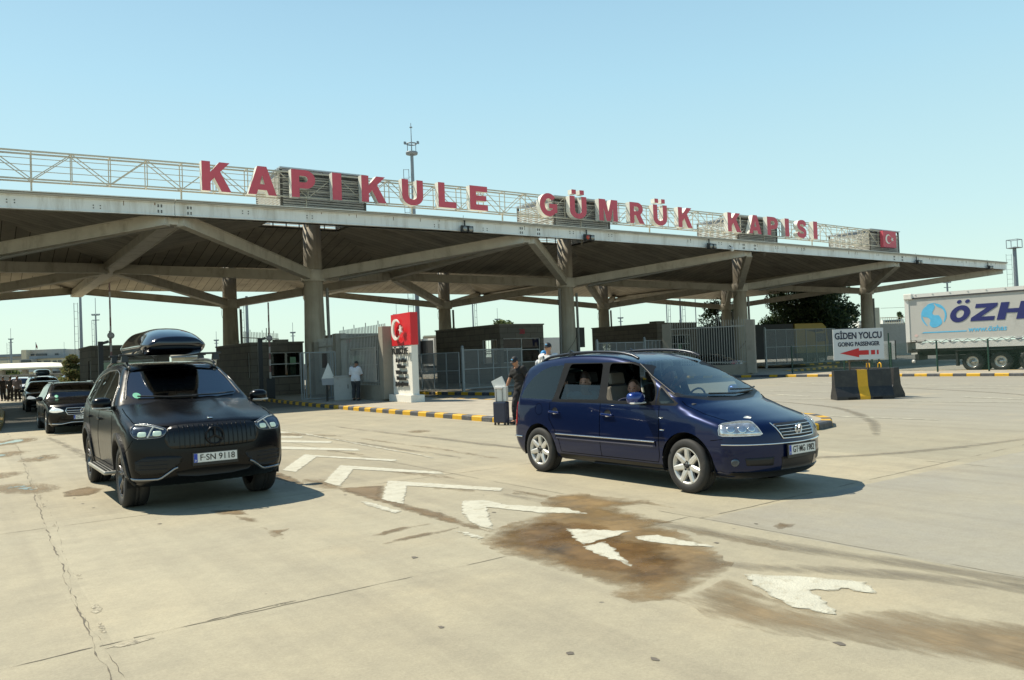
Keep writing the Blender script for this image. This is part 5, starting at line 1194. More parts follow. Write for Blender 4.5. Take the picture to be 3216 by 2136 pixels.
# ceilings and roof sheets: a four sided hip over every column with an open lantern in the middle
for r_ in (0,1):
    v0, v1 = VF+r_*DM, VF+(r_+1)*DM; vc = (v0+v1)/2
    for k_, uc in cols:
        a0, a1 = uc-S_/2, uc+S_/2
        for dz, nm in ((0.,'ceiling'),(.16,'roof_sheet')):
            O = [(a0,v0),(a1,v0),(a1,v1),(a0,v1)]; I = [(uc-2.3,vc-2.),(uc+2.3,vc-2.),(uc+2.3,vc+2.),(uc-2.3,vc+2.)]
            k = MB()
            for q in range(4):
                o0, o1, i0, i1 = O[q], O[(q+1)%4], I[q], I[(q+1)%4]; ze = 7.98 if dz == 0 else 8.46
                f = [(*o0, ze+(zf(o0[0])-8.03)),(*o1, ze+(zf(o1[0])-8.03)),(*i1, 9.45+dz),(*i0, 9.45+dz)]
                k.add(f, [(0,1,2,3)] if dz else [(3,2,1,0)], q%2)
            k.build(nm, [PLU,PLV] if dz == 0 else ROOFW, canopy, world=True)
# edge girders: fascia pieces with a top flange, lower flange and roof trim
def girder(nm, a, b, face, m_=FASC):
    k = MB(); n = 10
    for q in range(n):
        p, p2 = Vector(a).lerp(Vector(b), q/n), Vector(a).lerp(Vector(b), (q+1)/n)
        z0, z1 = zf(p.x), zf(p2.x)
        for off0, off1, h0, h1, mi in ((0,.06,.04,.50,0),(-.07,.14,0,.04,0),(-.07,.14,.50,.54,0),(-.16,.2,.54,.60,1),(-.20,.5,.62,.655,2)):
            vs = []
            for P_, z in ((p,z0),(p2,z1)):
                for o, h in ((off0,h0),(off1,h0),(off1,h1),(off0,h1)): w__ = P_+face*o; vs.append((w__.x,w__.y,z+h))
            k.add(vs, [(0,4,5,1),(1,5,6,2),(2,6,7,3),(3,7,4,0),(0,1,2,3),(4,7,6,5)], mi)
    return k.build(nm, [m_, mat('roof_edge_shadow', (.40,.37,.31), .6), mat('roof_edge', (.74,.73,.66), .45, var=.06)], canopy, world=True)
for k_ in range(-2,4):
    a0 = U0+S_*k_; girder('fascia', (a0+.01,VF,0), (a0+S_-.01,VF,0), Vector((0,1,0)))
girder('fascia', (uR,VF+.25,0), (uR,VF+2*DM,0), Vector((-1,0,0))); girder('fascia', (uR,VF+2*DM+.06,0), (uL,VF+2*DM+.06,0), Vector((0,-1,0)), STEEL)
for k_ in range(-1,4):
    k = MB()
    for du in (-.62,-.50,.50,.62):
        for dz in (.12,.18,.34,.40): k.box((U0+S_*k_+du, VF-.012, zf(U0+S_*k_)+dz), (.045,.03,.045))
    for du in (-6,-3.2,3.2,6):
        for a in (-.12,.12):
            for dz in (.30,.40): k.box((U0+S_*k_+S_/2+du+a, VF-.012, zf(U0+S_*k_)+dz), (.035,.025,.035))
    tag(k.build('bolt_heads', mat('bolt_dark', (.06,.06,.06), .6), canopy, world=True), kind='stuff')
k = MB(); r5 = random.Random(4)
for q in range(26):
    u = r5.uniform(2, 76); L = r5.uniform(.06,.24); k.box((u, VF-.004, zf(u)+.5-L/2), (r5.uniform(.015,.04),.01,L))
tag(k.build('rust_streaks', mat('rust', (.17,.085,.035), .9, var=.4, scale=9), canopy, world=True), kind='stuff')
CONC = mat('column_concrete', (.40,.36,.29), .8, var=.14, scale=1.1, dirt=(.23,.19,.145), dscale=2.2, dlo=.46, dhi=.72, bump=.2, bscale=25, dst=(1,1,.10))
def joint_z(r_): return 6.62 if r_ == 0 else 6.35
for r_ in (0,1):
    vc = VF+(r_+.5)*DM
    for k_, uc in cols:
        k = MB(); k.lathe([(.58,.0),(.56,3.),(.50,6.0),(.47,9.5),(.001,9.5)], (uc,vc,0), n=36); c = k.build('column', CONC, canopy, world=True)
        k = MB(); k.lathe([(.62,joint_z(r_)-.36),(.66,joint_z(r_)-.3),(.66,joint_z(r_)+.2),(.6,joint_z(r_)+.26)], (uc,vc,0), n=36); k.build('collar', STEEL, canopy, world=True)
        zj = joint_z(r_)
        for s, t in ((-1,-1),(1,-1),(-1,1),(1,1)):
            e = Vector((uc+s*S_/2, vc+t*DM/2, 0)); front = (r_ == 0 and t < 0) or (r_ == 1 and t > 0)
            ze = (zf(e.x)-.10 if front else 7.60); d = Vector((s*S_/2, t*DM/2, 0)).normalized()
            a = Vector((uc,vc,zj))+d*.55; b = Vector((e.x,e.y,ze))-d*.35
            k = MB(); k.bar(a, b, .30, .46); k.bar(a+Vector((0,0,-.24)), b+Vector((0,0,-.24)), .40, .04); k.bar(a+Vector((0,0,.24)), b+Vector((0,0,.24)), .40, .04); k.build('strut', STEEL, canopy, world=True)
        # rain pipes beside the column
        k = MB(); k.tube([(uc+.72,vc-.28,.1),(uc+.66,vc-.28,5.9)], .085, 10); k.build('downpipe', mat('pipe_grey', (.22,.215,.20), .5), canopy, world=True)
        if k_ == 1 and r_ == 0:
            k = MB(); k.tube([(uc-.72,vc-.1,.1),(uc-.64,vc-.1,6.2)], .09, 10); k.build('downpipe', MATS['pipe_grey'], canopy, world=True)
        k = MB(); k.tube([(uc+.58*math.cos(a), vc+.58*math.sin(a), 1.6+4.5*q/40) for q in range(41) for a in (-2.9+q*.16,)], .012, 5); k.build('cable', BLK, canopy, world=True)
# valley beams between the hips
for k_ in range(-1,4):
    uu = U0+S_*k_
    k = MB(); k.bar((uu,VF+.3,zf(uu)-.14),(uu,VF+DM,7.62),.62,.30); k.bar((uu,VF+DM,7.62),(uu,VF+2*DM,7.52),.62,.30); k.bar((uu-.36,VF+.3,zf(uu)-.10),(uu-.36,VF+2*DM,7.60),.06,.42); k.bar((uu+.36,VF+.3,zf(uu)-.10),(uu+.36,VF+2*DM,7.60),.06,.42)
    k.build('valley_beam', STEEL, canopy, world=True)
for k_ in range(-2,4):
    a0 = U0+S_*k_; k = MB(); k.bar((a0+.45,VF+DM,7.62),(a0+S_-.45,VF+DM,7.62),.36,.34); k.build('valley_beam', STEEL, canopy, world=True)
# drain pipes slung under the struts
for k_ in range(0,4):
    uu = U0+S_*k_; uc = uu-S_/2; k = MB()
    k.tube([(uu+.1,VF+.7,zf(uu)-.28),(uu-.6,VF+.9,zf(uu)-.36),(uc+1.1,VF+DM/2-1.0,6.32)], .085, 9); k.build('drain_pipe', MATS['pipe_grey'], canopy, world=True)
# louvred lanterns on top
LOU = mat('louvre_metal', (.50,.50,.475), .5, .1, var=.12); LOUD = mat('louvre_dark', (.07,.065,.055), .7)
for r_ in (0,1):
    vc = VF+(r_+.5)*DM
    for k_, uc in cols:
        L = bpy.data.objects.new('lantern', None); SC.collection.objects.link(L); L.parent = canopy; L.location = Vector((uc,vc,9.45))-Vector(canopy.location)
        H = 2.38; k = MB(); n = 16
        for q in range(n):
            z = .15+q*(H-.35)/n
            for sgn in (-1,1):
                k.bar((-2.3,sgn*2.0,z),(2.3,sgn*2.0,z),.10,.014,up=(0,-sgn*.9,1)); k.bar((sgn*2.33,-1.98,z),(sgn*2.33,1.98,z),.10,.014,up=(-sgn*.9,0,1))
        k.build('louvres', LOU, L)
        k = MB()
        for sx, sy in ((-1,-1),(1,-1),(1,1),(-1,1)): k.box((sx*2.3,sy*1.98,H/2),(.12,.12,H))
        for sgn in (-1,1):
            k.box((0,sgn*1.86,.6),(4.4,.06,.06)); k.box((0,sgn*1.86,1.5),(4.4,.06,.06)); k.box((sgn*2.2,0,1.),(.06,3.7,.06))
            for q in (-1.5,-.75,0,.75,1.5): k.box((q,sgn*1.9,H/2),(.05,.05,H-.2))
        k.box((.05,-1.80,H/2),(4.4,.03,H-.15)); k.box((2.12,0,H/2),(.03,3.5,H-.15)); k.build('frame', LOUD, L)  # dark sheets added inside front and right to darken the louvre gaps
        k = MB()
        for q in range(13): k.box((0,-2.0+q*4.0/12,H+.05),(4.8,.17 if 0 < q < 12 else .3,.07))
        for sgn in (-1,0,1): k.box((sgn*2.3,0,H+.005),(.12,4.1,.07))
        k.build('cap', mat('lantern_cap', (.42,.46,.50), .45, .3), L)
# ---------------------------------------------------------------- rooftop letters on a lattice frame
sign = thing('rooftop_sign', 'red capital letters on a cream lattice frame along the roof edge', 'sign', (U0+S_*2, 39.7, 9.4))
CREAM = mat('lattice_cream', (.44,.41,.33), .5, var=.15, scale=2, dirt=(.30,.22,.13), dscale=2, dlo=.58, dhi=.75)
VS = 39.95
def zb(u): return float(np.interp(u, [-20,1.6,8,18,24,59,68], [10.08,10.15,10.28,10.40,10.46,10.44,10.36]))
def zt(u): return zb(u)+float(np.interp(u, [-20,2,20,70], [1.17,1.2,1.3,1.36]))
k = MB(); us = np.arange(-15.7, 70.5, 1.54)
for dv in (0,.55):
    for q in range(len(us)-1):
        a, b = us[q], us[q+1]
        k.bar((a,VS+dv,zb(a)),(b,VS+dv,zb(b)),.065,.065); k.bar((a,VS+dv,zt(a)),(b,VS+dv,zt(b)),.07,.07)
        if dv == 0:
            for t in (.27,.5,.73): k.bar((a,VS-.05,zb(a)*(1-t)+zt(a)*t),(b,VS-.05,zb(b)*(1-t)+zt(b)*t),.028,.028)
        k.bar((a,VS+dv,zb(a)),(a,VS+dv,zt(a)),.04,.04)
        if q%2 == 0: k.bar((a,VS+dv,zb(a)),(b,VS+dv,zt(b)),.036,.036)
        else: k.bar((a,VS+dv,zt(a)),(b,VS+dv,zb(b)),.036,.036)
for q in range(0,len(us)):
    a = us[q]; k.bar((a,VS,zb(a)),(a,VS+.55,zb(a)),.04,.04); k.bar((a,VS,zt(a)),(a,VS+.55,zt(a)),.04,.04)
    if q%4 == 0: k.bar((a,VS+.3,zb(a)),(a,VS+.3,8.9),.07,.07)
k.build('lattice', CREAM, sign, world=True)
LRED = mat('letter_red', (.50,.075,.105), .5, var=.08, scale=2); LWHT = mat('letter_side', (.68,.67,.60), .5)
def arc(cx, cy, rx, ry, a0, a1, n=14): return [(cx+rx*math.cos(R(a0+(a1-a0)*q/n)), cy+ry*math.sin(R(a0+(a1-a0)*q/n))) for q in range(n+1)]
def stroke(path, t):
    P = [Vector(p) for p in catmull([np.array(p) for p in path], 5)]; Lf = []; Rt = []
    for i, p in enumerate(P):
        d = (P[min(i+1,len(P)-1)]-P[max(i-1,0)]).normalized(); nn = Vector((-d.y,d.x))*t/2; Lf.append(tuple(p+nn)); Rt.append(tuple(p-nn))
    return Lf+Rt[::-1]
G_ = {'K':(1.0,[[(0,0),(.29,0),(.29,.31),(.42,.46),(.66,0),(1.0,0),(.63,.67),(.96,1),(.60,1),(.29,.64),(.29,1),(0,1)]]),
 'A':(1.0,[[(0,0),(.29,0),(.35,.17),(.65,.17),(.71,0),(1.0,0),(.66,1),(.34,1)],[(.42,.37),(.58,.37),(.50,.68)]]),
 'P':(.88,[[(0,0),(.29,0),(.29,.33)]+arc(.52,.665,.36,.335,-90,90)+[(0,1)],[(.29,.55)]+arc(.48,.665,.12,.115,-90,90,8)+[(.29,.78)]]),
 'R':(.98,[[(0,0),(.29,0),(.29,.38),(.40,.38),(.64,0),(.98,0),(.71,.42)]+arc(.52,.70,.37,.30,-55,90)+[(0,1)],[(.29,.58)]+arc(.48,.69,.12,.11,-90,90,8)+[(.29,.80)]]),
 'I':(.30,[[(0,0),(.30,0),(.30,1),(0,1)]]),
 'U':(.92,[[(0,1),(0,.40)]+arc(.46,.36,.46,.37,180,360)+[(.92,1),(.64,1),(.64,.40)]+arc(.46,.37,.18,.15,0,-180,8)+[(.28,1)]]),
 'L':(.80,[[(0,0),(.80,0),(.80,.24),(.29,.24),(.29,1),(0,1)]]),
 'E':(.82,[[(0,0),(.82,0),(.82,.23),(.29,.23),(.29,.39),(.76,.39),(.76,.61),(.29,.61),(.29,.77),(.81,.77),(.81,1),(0,1)]]),
 'G':(1.0,[arc(.5,.5,.5,.51,40,316,26)+[(.98,.18),(.98,.55),(.52,.55),(.52,.35),(.71,.35),(.71,.30)]+arc(.5,.5,.22,.28,-45,-318,20)]),
 'M':(1.1,[[(0,0),(.27,0),(.27,.60),(.44,0),(.66,0),(.83,.60),(.83,0),(1.1,0),(1.1,1),(.72,1),(.55,.42),(.38,1),(0,1)]]),
 'S':(.92,[stroke([(.82,.70),(.72,.85),(.48,.885),(.24,.83),(.17,.70),(.27,.57),(.50,.50),(.72,.42),(.79,.27),(.68,.14),(.46,.115),(.22,.15),(.12,.31)], .25)])}
G_['Ü'] = (G_['U'][0], G_['U'][1]+[[(.12,1.09),(.36,1.09),(.36,1.29),(.12,1.29)],[(.56,1.09),(.80,1.09),(.80,1.29),(.56,1.29)]])
G_['Ö'] = (1.0, [arc(.5,.5,.5,.5,0,352,28), arc(.5,.5,.2,.24,0,345,20), arc(.3,1.22,.12,.11,0,345,12), arc(.72,1.22,.12,.11,0,345,12)])
G_['Z'] = (1.0, [[(0,0),(1.,0),(1.,.24),(.42,.24),(.98,.80),(.98,1),(.06,1),(.06,.76),(.56,.76),(0,.2)]])
G_['H'] = (1.0, [[(0,0),(.3,0),(.3,.38),(.7,.38),(.7,0),(1,0),(1,1),(.7,1),(.7,.62),(.3,.62),(.3,1),(0,1)]])
def glyph(contours, depth):
    cu = bpy.data.curves.new('g', 'CURVE'); cu.dimensions = '2D'; cu.fill_mode = 'BOTH'; cu.extrude = depth/2
    for P in contours:
        s = cu.splines.new('POLY'); s.points.add(len(P)-1); s.use_cyclic_u = True
        for i, p in enumerate(P): s.points[i].co = (p[0], p[1], 0, 1)
    o = bpy.data.objects.new('g', cu); SC.collection.objects.link(o)
    me = bpy.data.meshes.new_from_object(o.evaluated_get(bpy.context.evaluated_depsgraph_get())); bpy.data.objects.remove(o); bpy.data.curves.remove(cu); return me
def letter(ch, parent, o, ex, ey, ez, wd, ht, depth, mf, ms, shear=0., name='letter', world=True):
    w0, C_ = G_[ch]; P = [[((x/w0)*wd+shear*y*ht, y*ht) for x, y in c] for c in C_]
    me = glyph(P, depth); me.materials.clear(); me.materials.append(mf); me.materials.append(ms)
    for p in me.polygons: p.material_index = 0 if p.normal.z > .5 else 1; p.use_smooth = False
    T = Matrix((Vector(ex),Vector(ey),Vector(ez))).transposed().to_4x4(); T.translation = Vector(o)+Vector(ez)*depth/2; me.transform(T)
    return link_mesh(name, me, parent, world)
LET = [('K',9.84,11.23),('A',12.03,13.48),('P',14.25,15.53),('I',16.46,16.98),('K',18.12,19.59),('U',20.55,21.88),('L',22.86,24.05),('E',24.98,26.23),('G',30.1,31.5),('Ü',32.5,33.9),('M',34.95,36.6),('R',37.7,39.05),('Ü',39.9,41.25),('K',42.35,43.8),('K',47.6,49.1),('A',50.0,51.5),('P',52.2,53.55),('I',54.4,54.92),('S',55.9,57.18),('I',58.1,58.65)]
for ch, a, b in LET:
    uu = (a+b)/2; z0 = float(np.interp(uu, [9,13,18,24,40,59], [10.31,10.34,10.42,10.50,10.53,10.52])); o = letter(ch, sign, (a*.9865,VS-.12,1.71+(z0-1.71)*.9865), (1,0,0), (0,0,1), (0,-1,0), (b-a)*.9865, 1.42, .38, LRED, LWHT)
def crescent(cx, cy, r, n=30, inner=.80, dx=.26):
    # outer circle minus a smaller circle moved to the right
    r2 = r*inner; d = r*dx; x = (d*d+r*r-r2*r2)/(2*d); a = math.acos(max(-1,min(1,x/r))); y = r*math.sin(a); b = math.atan2(y, x-d)
    return [(cx+r*math.cos(t), cy+r*math.sin(t)) for t in np.linspace(a, 2*math.pi-a, n)]+[(cx+d+r2*math.cos(t), cy+r2*math.sin(t)) for t in np.linspace(2*math.pi-b, b, n)]
def star(cx, cy, r, rot=180): return [(cx+(r if q%2 == 0 else r*.382)*math.cos(R(rot+36*q)), cy+(r if q%2 == 0 else r*.382)*math.sin(R(rot+36*q))) for q in range(10)]
def flat(name, contours, o, ex, ey, ez, depth, mf, ms, parent, world=True):
    me = glyph(contours, depth); me.materials.clear(); me.materials.append(mf); me.materials.append(ms)
    for p in me.polygons: p.material_index = 0 if p.normal.z > .5 else 1; p.use_smooth = False
    T = Matrix((Vector(ex),Vector(ey),Vector(ez))).transposed().to_4x4(); T.translation = Vector(o)+Vector(ez)*depth/2; me.transform(T)
    return link_mesh(name, me, parent, world)
pn = MB(); pn.box((68.7,VS-.2,10.98),(2.05,.3,1.46)); p_ = pn.build('flag_panel', LRED, sign, world=True)
flat('crescent', [crescent(68.4,10.98,.42)], (0,VS-.352,0), (1,0,0), (0,0,1), (0,-1,0), .05, LWHT, LWHT, sign); flat('star', [star(69.03,10.98,.22)], (0,VS-.352,0), (1,0,0), (0,0,1), (0,-1,0), .05, LWHT, LWHT, sign)
# ---------------------------------------------------------------- lamps on the fascia
def floodlight(u, label, twin=True, dz=0.1, red=False):
    z = zf(u)+dz; t = thing('floodlight', label, 'floodlight', (u,VF-.1,z), 0, 'floodlights along the roof edge')
    k = MB(); k.box((0,.0,.34),(.05,.05,.3)); k.bar((-.25,-.06,.2),(.25,-.06,.2),.05,.05); k.tube([(-.05,-.02,.45),(-.1,-.05,.6),(-.03,.05,.75)], .012, 5); k.build('bracket', BLK, t)
    for q in ((-.17,.17) if twin else (0,)):
        k = MB(); k.box((q,-.2,.02),(.28,.24,.30)); h = k.build('lamp_head', mat('lamp_body', (.03,.03,.03), .5), t, bevel=.02)
        k = MB(); k.lathe([(.001,-.33),(.115,-.33),(.12,-.31)], (q,0,.02), axis='Y', n=18); k.build('lens', mat('flood_lens_red', (.5,.06,.03), .2) if red and q > 0 and False else (mat('flood_lens_red', (.5,.06,.03), .2) if red and q < 0 else mat('flood_lens', (.30,.30,.27), .15, .3)), h)
    return t
FL = [(20.85,'twin floodlight with round glass lenses on the roof edge above the red welcome pillar',False),(28.7,'twin floodlight with one red lens on the roof edge below the letter M',True),(38.6,'twin floodlight on the roof edge below the second letter K of the middle word',False),(62.6,'twin floodlight on the roof edge right of the flag panel',False),(74.2,'twin floodlight at the far right tip of the roof',False)]
for u, lb, rd in FL: floodlight(u, lb, red=rd, dz=.05 if u < 60 else .0)
t = thing('dome_camera', 'white dome camera hanging on the roof edge near the middle word', 'camera', (40.55,VF-.25,8.0)); k = MB(); ell(k, (0,0,.05), (.12,.12,.16), None, 14, 10); k.build('housing', mat('camera_white', (.7,.7,.68), .4), t); k = MB(); k.bar((0,0,.15),(0,.2,.3),.05,.05); k.build('bracket', BLK, t)
# ================================================================ booths
def block_mat():
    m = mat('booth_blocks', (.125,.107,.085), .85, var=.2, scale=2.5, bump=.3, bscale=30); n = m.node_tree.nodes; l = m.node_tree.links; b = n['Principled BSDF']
    g = n.new('ShaderNodeNewGeometry'); sp = n.new('ShaderNodeSeparateXYZ'); l.new(g.outputs['Position'], sp.inputs[0]); ad = n.new('ShaderNodeMath'); ad.operation = 'ADD'; l.new(sp.outputs[0], ad.inputs[0]); l.new(sp.outputs[1], ad.inputs[1])
    cb = n.new('ShaderNodeCombineXYZ'); l.new(ad.outputs[0], cb.inputs[0]); l.new(sp.outputs[2], cb.inputs[1])
    br = n.new('ShaderNodeTexBrick'); br.inputs['Scale'].default_value = 1; br.inputs['Mortar Size'].default_value = .012; br.inputs['Brick Width'].default_value = 1.15; br.inputs['Row Height'].default_value = .36; br.inputs['Bias'].default_value = -.2
    br.inputs['Color1'].default_value = (1.08,1.06,1.04,1); br.inputs['Color2'].default_value = (.84,.84,.85,1); br.inputs['Mortar'].default_value = (.35,.34,.32,1); l.new(cb.outputs[0], br.inputs['Vector'])
    src = b.inputs['Base Color'].links[0].from_socket; mx = n.new('ShaderNodeMix'); mx.data_type = 'RGBA'; mx.blend_type = 'MULTIPLY'; mx.inputs[0].default_value = 1; l.new(src, mx.inputs[6]); l.new(br.outputs[0], mx.inputs[7]); l.new(mx.outputs[2], b.inputs['Base Color'])
    return m
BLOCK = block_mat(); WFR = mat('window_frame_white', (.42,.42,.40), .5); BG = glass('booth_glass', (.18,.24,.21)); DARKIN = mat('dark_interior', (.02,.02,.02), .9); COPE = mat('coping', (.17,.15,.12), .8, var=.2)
def booth(label, u0, u1, v0, v1, h, win=None, side=None, num=None, z0=.135, solid=False):
    """win / side: (start, end, z low, z high) opening in the front / left wall"""
    t = thing('booth', label, 'booth', ((u0+u1)/2,(v0+v1)/2,z0), 0, 'control booths'); W_ = .22
    k = MB(); H = h-z0; ws = []
    def wall(ax, a0, a1, c, op, zz=H):
        def bx(p0, p1, za, zb__):
            if p1-p0 < .01 or zb__-za < .01: return
            if ax == 'x': k.box(((p0+p1)/2, c, z0+(za+zb__)/2), (p1-p0, W_, zb__-za))
            else: k.box((c, (p0+p1)/2, z0+(za+zb__)/2), (W_, p1-p0, zb__-za))
        if not op: bx(a0,a1,0,zz); return
        o0,o1,zl,zh = op; bx(a0,o0,0,zz); bx(o1,a1,0,zz); bx(o0,o1,0,zl); bx(o0,o1,zh,zz)
        fr = MB(); gm = MB()
        def p(a, z): return (a, c, z0+z) if ax == 'x' else (c, a, z0+z)
        f_ = .05
        for a in (o0+f_/2, o1-f_/2): fr.bar(p(a,zl), p(a,zh), .07, f_, up=(1,0,0) if ax == 'x' else (0,1,0))
        for z in (zl+f_/2, zh-f_/2, zl+(zh-zl)*.52): fr.bar(p(o0+f_,z), p(o1-f_,z), .07, f_)
        nn = max(1, int((o1-o0)/1.1))
        for q in range(1, nn): a = o0+(o1-o0)*q/nn; fr.bar(p(a,zl+f_), p(a,zh-f_), .06, f_*.8, up=(1,0,0) if ax == 'x' else (0,1,0))
        gm.add([p(o0,zl),p(o1,zl),p(o1,zh),p(o0,zh)], [(0,1,2,3)])
        f = fr.build('window_frame', WFR, t, world=True); gm.build('window_glass', BG, t, world=True)
    wall('x', u0, u1, v0+W_/2, win); wall('y', v0+W_+.002, v1-W_-.002, u0+W_/2, side); wall('x', u0, u1, v1-W_/2, (u0+.5,u1-.5,1.0,2.2) if u1-u0 > 1.6 and not solid else None); wall('y', v0+W_+.002, v1-W_-.002, u1-W_/2, None if solid else (v0+.6, min(v0+2.2, v1-.6), 1.0, 2.2))
    k.build('walls', BLOCK, t, world=True)
    k = MB(); k.box(((u0+u1)/2,(v0+v1)/2,h+.04), (u1-u0+.1,v1-v0+.1,.08)); k.build('roof', COPE, t, world=True)
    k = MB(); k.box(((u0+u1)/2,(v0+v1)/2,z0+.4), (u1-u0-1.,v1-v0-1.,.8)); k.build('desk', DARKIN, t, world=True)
    if num: text_obj('number', num, .42, mat('number_red', (.30,.02,.03), .6), t, ((u0+u1)/2 if num != '39' else u0+.6, v0-.012, h-.42), (1,0,0), (0,0,1), .02, bold=.012, world=True)
    return t
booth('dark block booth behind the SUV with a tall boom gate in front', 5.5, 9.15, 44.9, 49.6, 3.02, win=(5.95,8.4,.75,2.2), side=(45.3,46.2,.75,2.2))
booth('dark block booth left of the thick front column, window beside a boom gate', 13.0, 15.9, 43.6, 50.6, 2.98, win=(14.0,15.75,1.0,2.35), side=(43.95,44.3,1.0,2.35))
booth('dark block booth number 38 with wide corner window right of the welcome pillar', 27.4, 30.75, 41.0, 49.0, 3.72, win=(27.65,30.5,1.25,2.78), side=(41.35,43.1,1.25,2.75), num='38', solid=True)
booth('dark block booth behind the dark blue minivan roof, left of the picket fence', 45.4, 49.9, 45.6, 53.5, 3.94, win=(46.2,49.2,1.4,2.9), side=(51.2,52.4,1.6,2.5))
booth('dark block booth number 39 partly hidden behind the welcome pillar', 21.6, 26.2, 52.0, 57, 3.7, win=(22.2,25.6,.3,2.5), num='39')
k = MB(); k.box((48.2,48.4,4.15),(1.0,.8,.25)); k.build('roof_unit', COPE)['label'] = 'flat dark roof unit on the booth behind the minivan'; SC.objects['roof_unit']['category'] = 'roof unit'
k = MB(); k.box((14.9,44.4,3.13),(.75,.5,.15)); o = k.build('roof_unit', COPE); tag(o, 'flat dark roof unit on the booth left of the front column', 'roof unit')
# ================================================================ welcome pillar
RED = mat('flag_red', (.62,.012,.02), .45, var=.06, scale=2); WHT = mat('pillar_white', (.74,.72,.66), .6, var=.06, scale=1.2, dirt=(.55,.52,.45), dscale=1.4, dlo=.6, dhi=.8); BLT = mat('black_letter', (.02,.02,.02), .5)
cn = Vector((14.29+.12, 27.62+.12, 0)); dv_ = Vector((.126,1.94,0)); wF = dv_.length; dv_.normalize(); ex = -dv_; ey_ = Vector((.395,.067,0)); wS = .31; ey_ = (ey_-ex*ey_.dot(ex)).normalized(); nF = -ey_; c0 = cn+dv_*wF
t = thing('welcome_pillar', 'tall red and white pillar with a crescent and star, on the pavement edge', 'pillar sign', c0+ex*wF/2+ey_*wS/2+Vector((0,0,.132)))
def slab(z0, z1, g, name, m_, bev=.006):
    k = MB(); c = c0+ex*wF/2+ey_*wS/2; M = Matrix((ex, ey_, Vector((0,0,1)))).transposed(); k.box((c.x,c.y,(z0+z1)/2), (wF+2*g, wS+2*g, z1-z0), M=M); return k.build(name, m_, t, world=True, bevel=bev)
slab(.132,.41,.13,'plinth',WHT); slab(.412,2.35,-.02,'lower_block',WHT); slab(2.352,3.62,.0,'flag_block',RED)
P0 = c0+nF*.0+Vector((0,0,0))
flat('crescent', [crescent(wF*.40,2.99,.42,inner=.80,dx=.26)], P0+nF*.09, ex, (0,0,1), nF, .06, WHT, WHT, t); flat('star', [star(wF*.65,2.97,.19)], P0+nF*.09, ex, (0,0,1), nF, .06, WHT, WHT, t)
Pl = c0+ex*.02+nF*-.02
for txt, z, sz, dep, wd in (('TÜRKİYE',2.12,.34,.09,1.62),('H  ş   eldin z',1.76,.20,.04,1.0),('Welcome',1.53,.20,.04,.80),('Willko  men',1.29,.20,.04,1.05),('Bienvenus',1.06,.20,.04,.92),('Добро Дошли',.83,.20,.04,1.2)):
    text_obj('lettering', txt, sz, BLT, t, Pl+ex*(wF/2)+nF*(.02+dep)+Vector((0,0,z)), ex, (0,0,1), .04, bold=.010, world=True, width=wd)
# ================================================================ fences
FCON = mat('post_concrete', (.30,.27,.22), .85, var=.16, scale=1.6, dirt=(.19,.17,.14), dscale=1.6, dlo=.5, dhi=.75, bump=.3, bscale=25); GALV = mat('galvanised', (.24,.26,.26), .5, .2, var=.15, scale=4); PICK = mat('picket_grey', (.36,.35,.32), .55, .2, var=.12)
def picket_fence(label, a, b, zl, zh, n, wall_h=.6, ends=(1,1), z0=.135, pw=.5, posttop=None):
    a, b = Vector((*a,0)), Vector((*b,0)); d = (b-a); L = d.length; d.normalize(); nr = Vector((-d.y,d.x,0))
    t = thing('picket_fence', label, 'fence', a.lerp(b,.5)+Vector((0,0,z0)), 0, 'picket fences between concrete posts'); M = Matrix((d, nr, Vector((0,0,1)))).transposed()
    k = MB()
    for q in range(n):
        p = a+d*(L*(q+.5)/n); top = zh+(.16 if q%8 == 4 else 0); k.box((p.x,p.y,(zl+top)/2),(.03,.03,top-zl), M=M)
    k.build('pickets', PICK, t, world=True)
    for z in (zl+.12, zh-.42):
        k = MB(); k.bar(a+Vector((0,0,z)), b+Vector((0,0,z)), .06, .06); k.build('rail', PICK, t, world=True)
    if wall_h > 0:
        k = MB(); c = a.lerp(b,.5); k.box((c.x,c.y,z0+wall_h/2),(L,.24,wall_h), M=M); k.build('low_wall', FCON, t, world=True)
    for e, p in zip(ends,(a,b)):
        if e: k = MB(); k.box((p.x,p.y,(z0+(posttop or zh-.1))/2+z0/2),(pw,.5,(posttop or zh-.1)-z0), M=M); k.build('post', FCON, t, world=True, bevel=.015)
    return t
picket_fence('grey picket fence on a low wall left of the welcome pillar', (14.55,30.2), (15.2,36.7), .75, 3.32, 32, .62, (1,1), posttop=3.12)
picket_fence('short grey picket fence between the front column and the next post', (15.25,37.0), (15.6,40.6), .75, 3.05, 18, .0, (0,1), posttop=2.85)
picket_fence('wide grey picket fence behind the parked dark sedan', (40.1,32.3), (37.6,36.9), .80, 3.55, 34, .62, (1,1), posttop=3.42)
picket_fence('distant picket fence above the booths near the front column', (16.2,56), (20,60), 2.0, 4.2, 24, 0, (0,0))
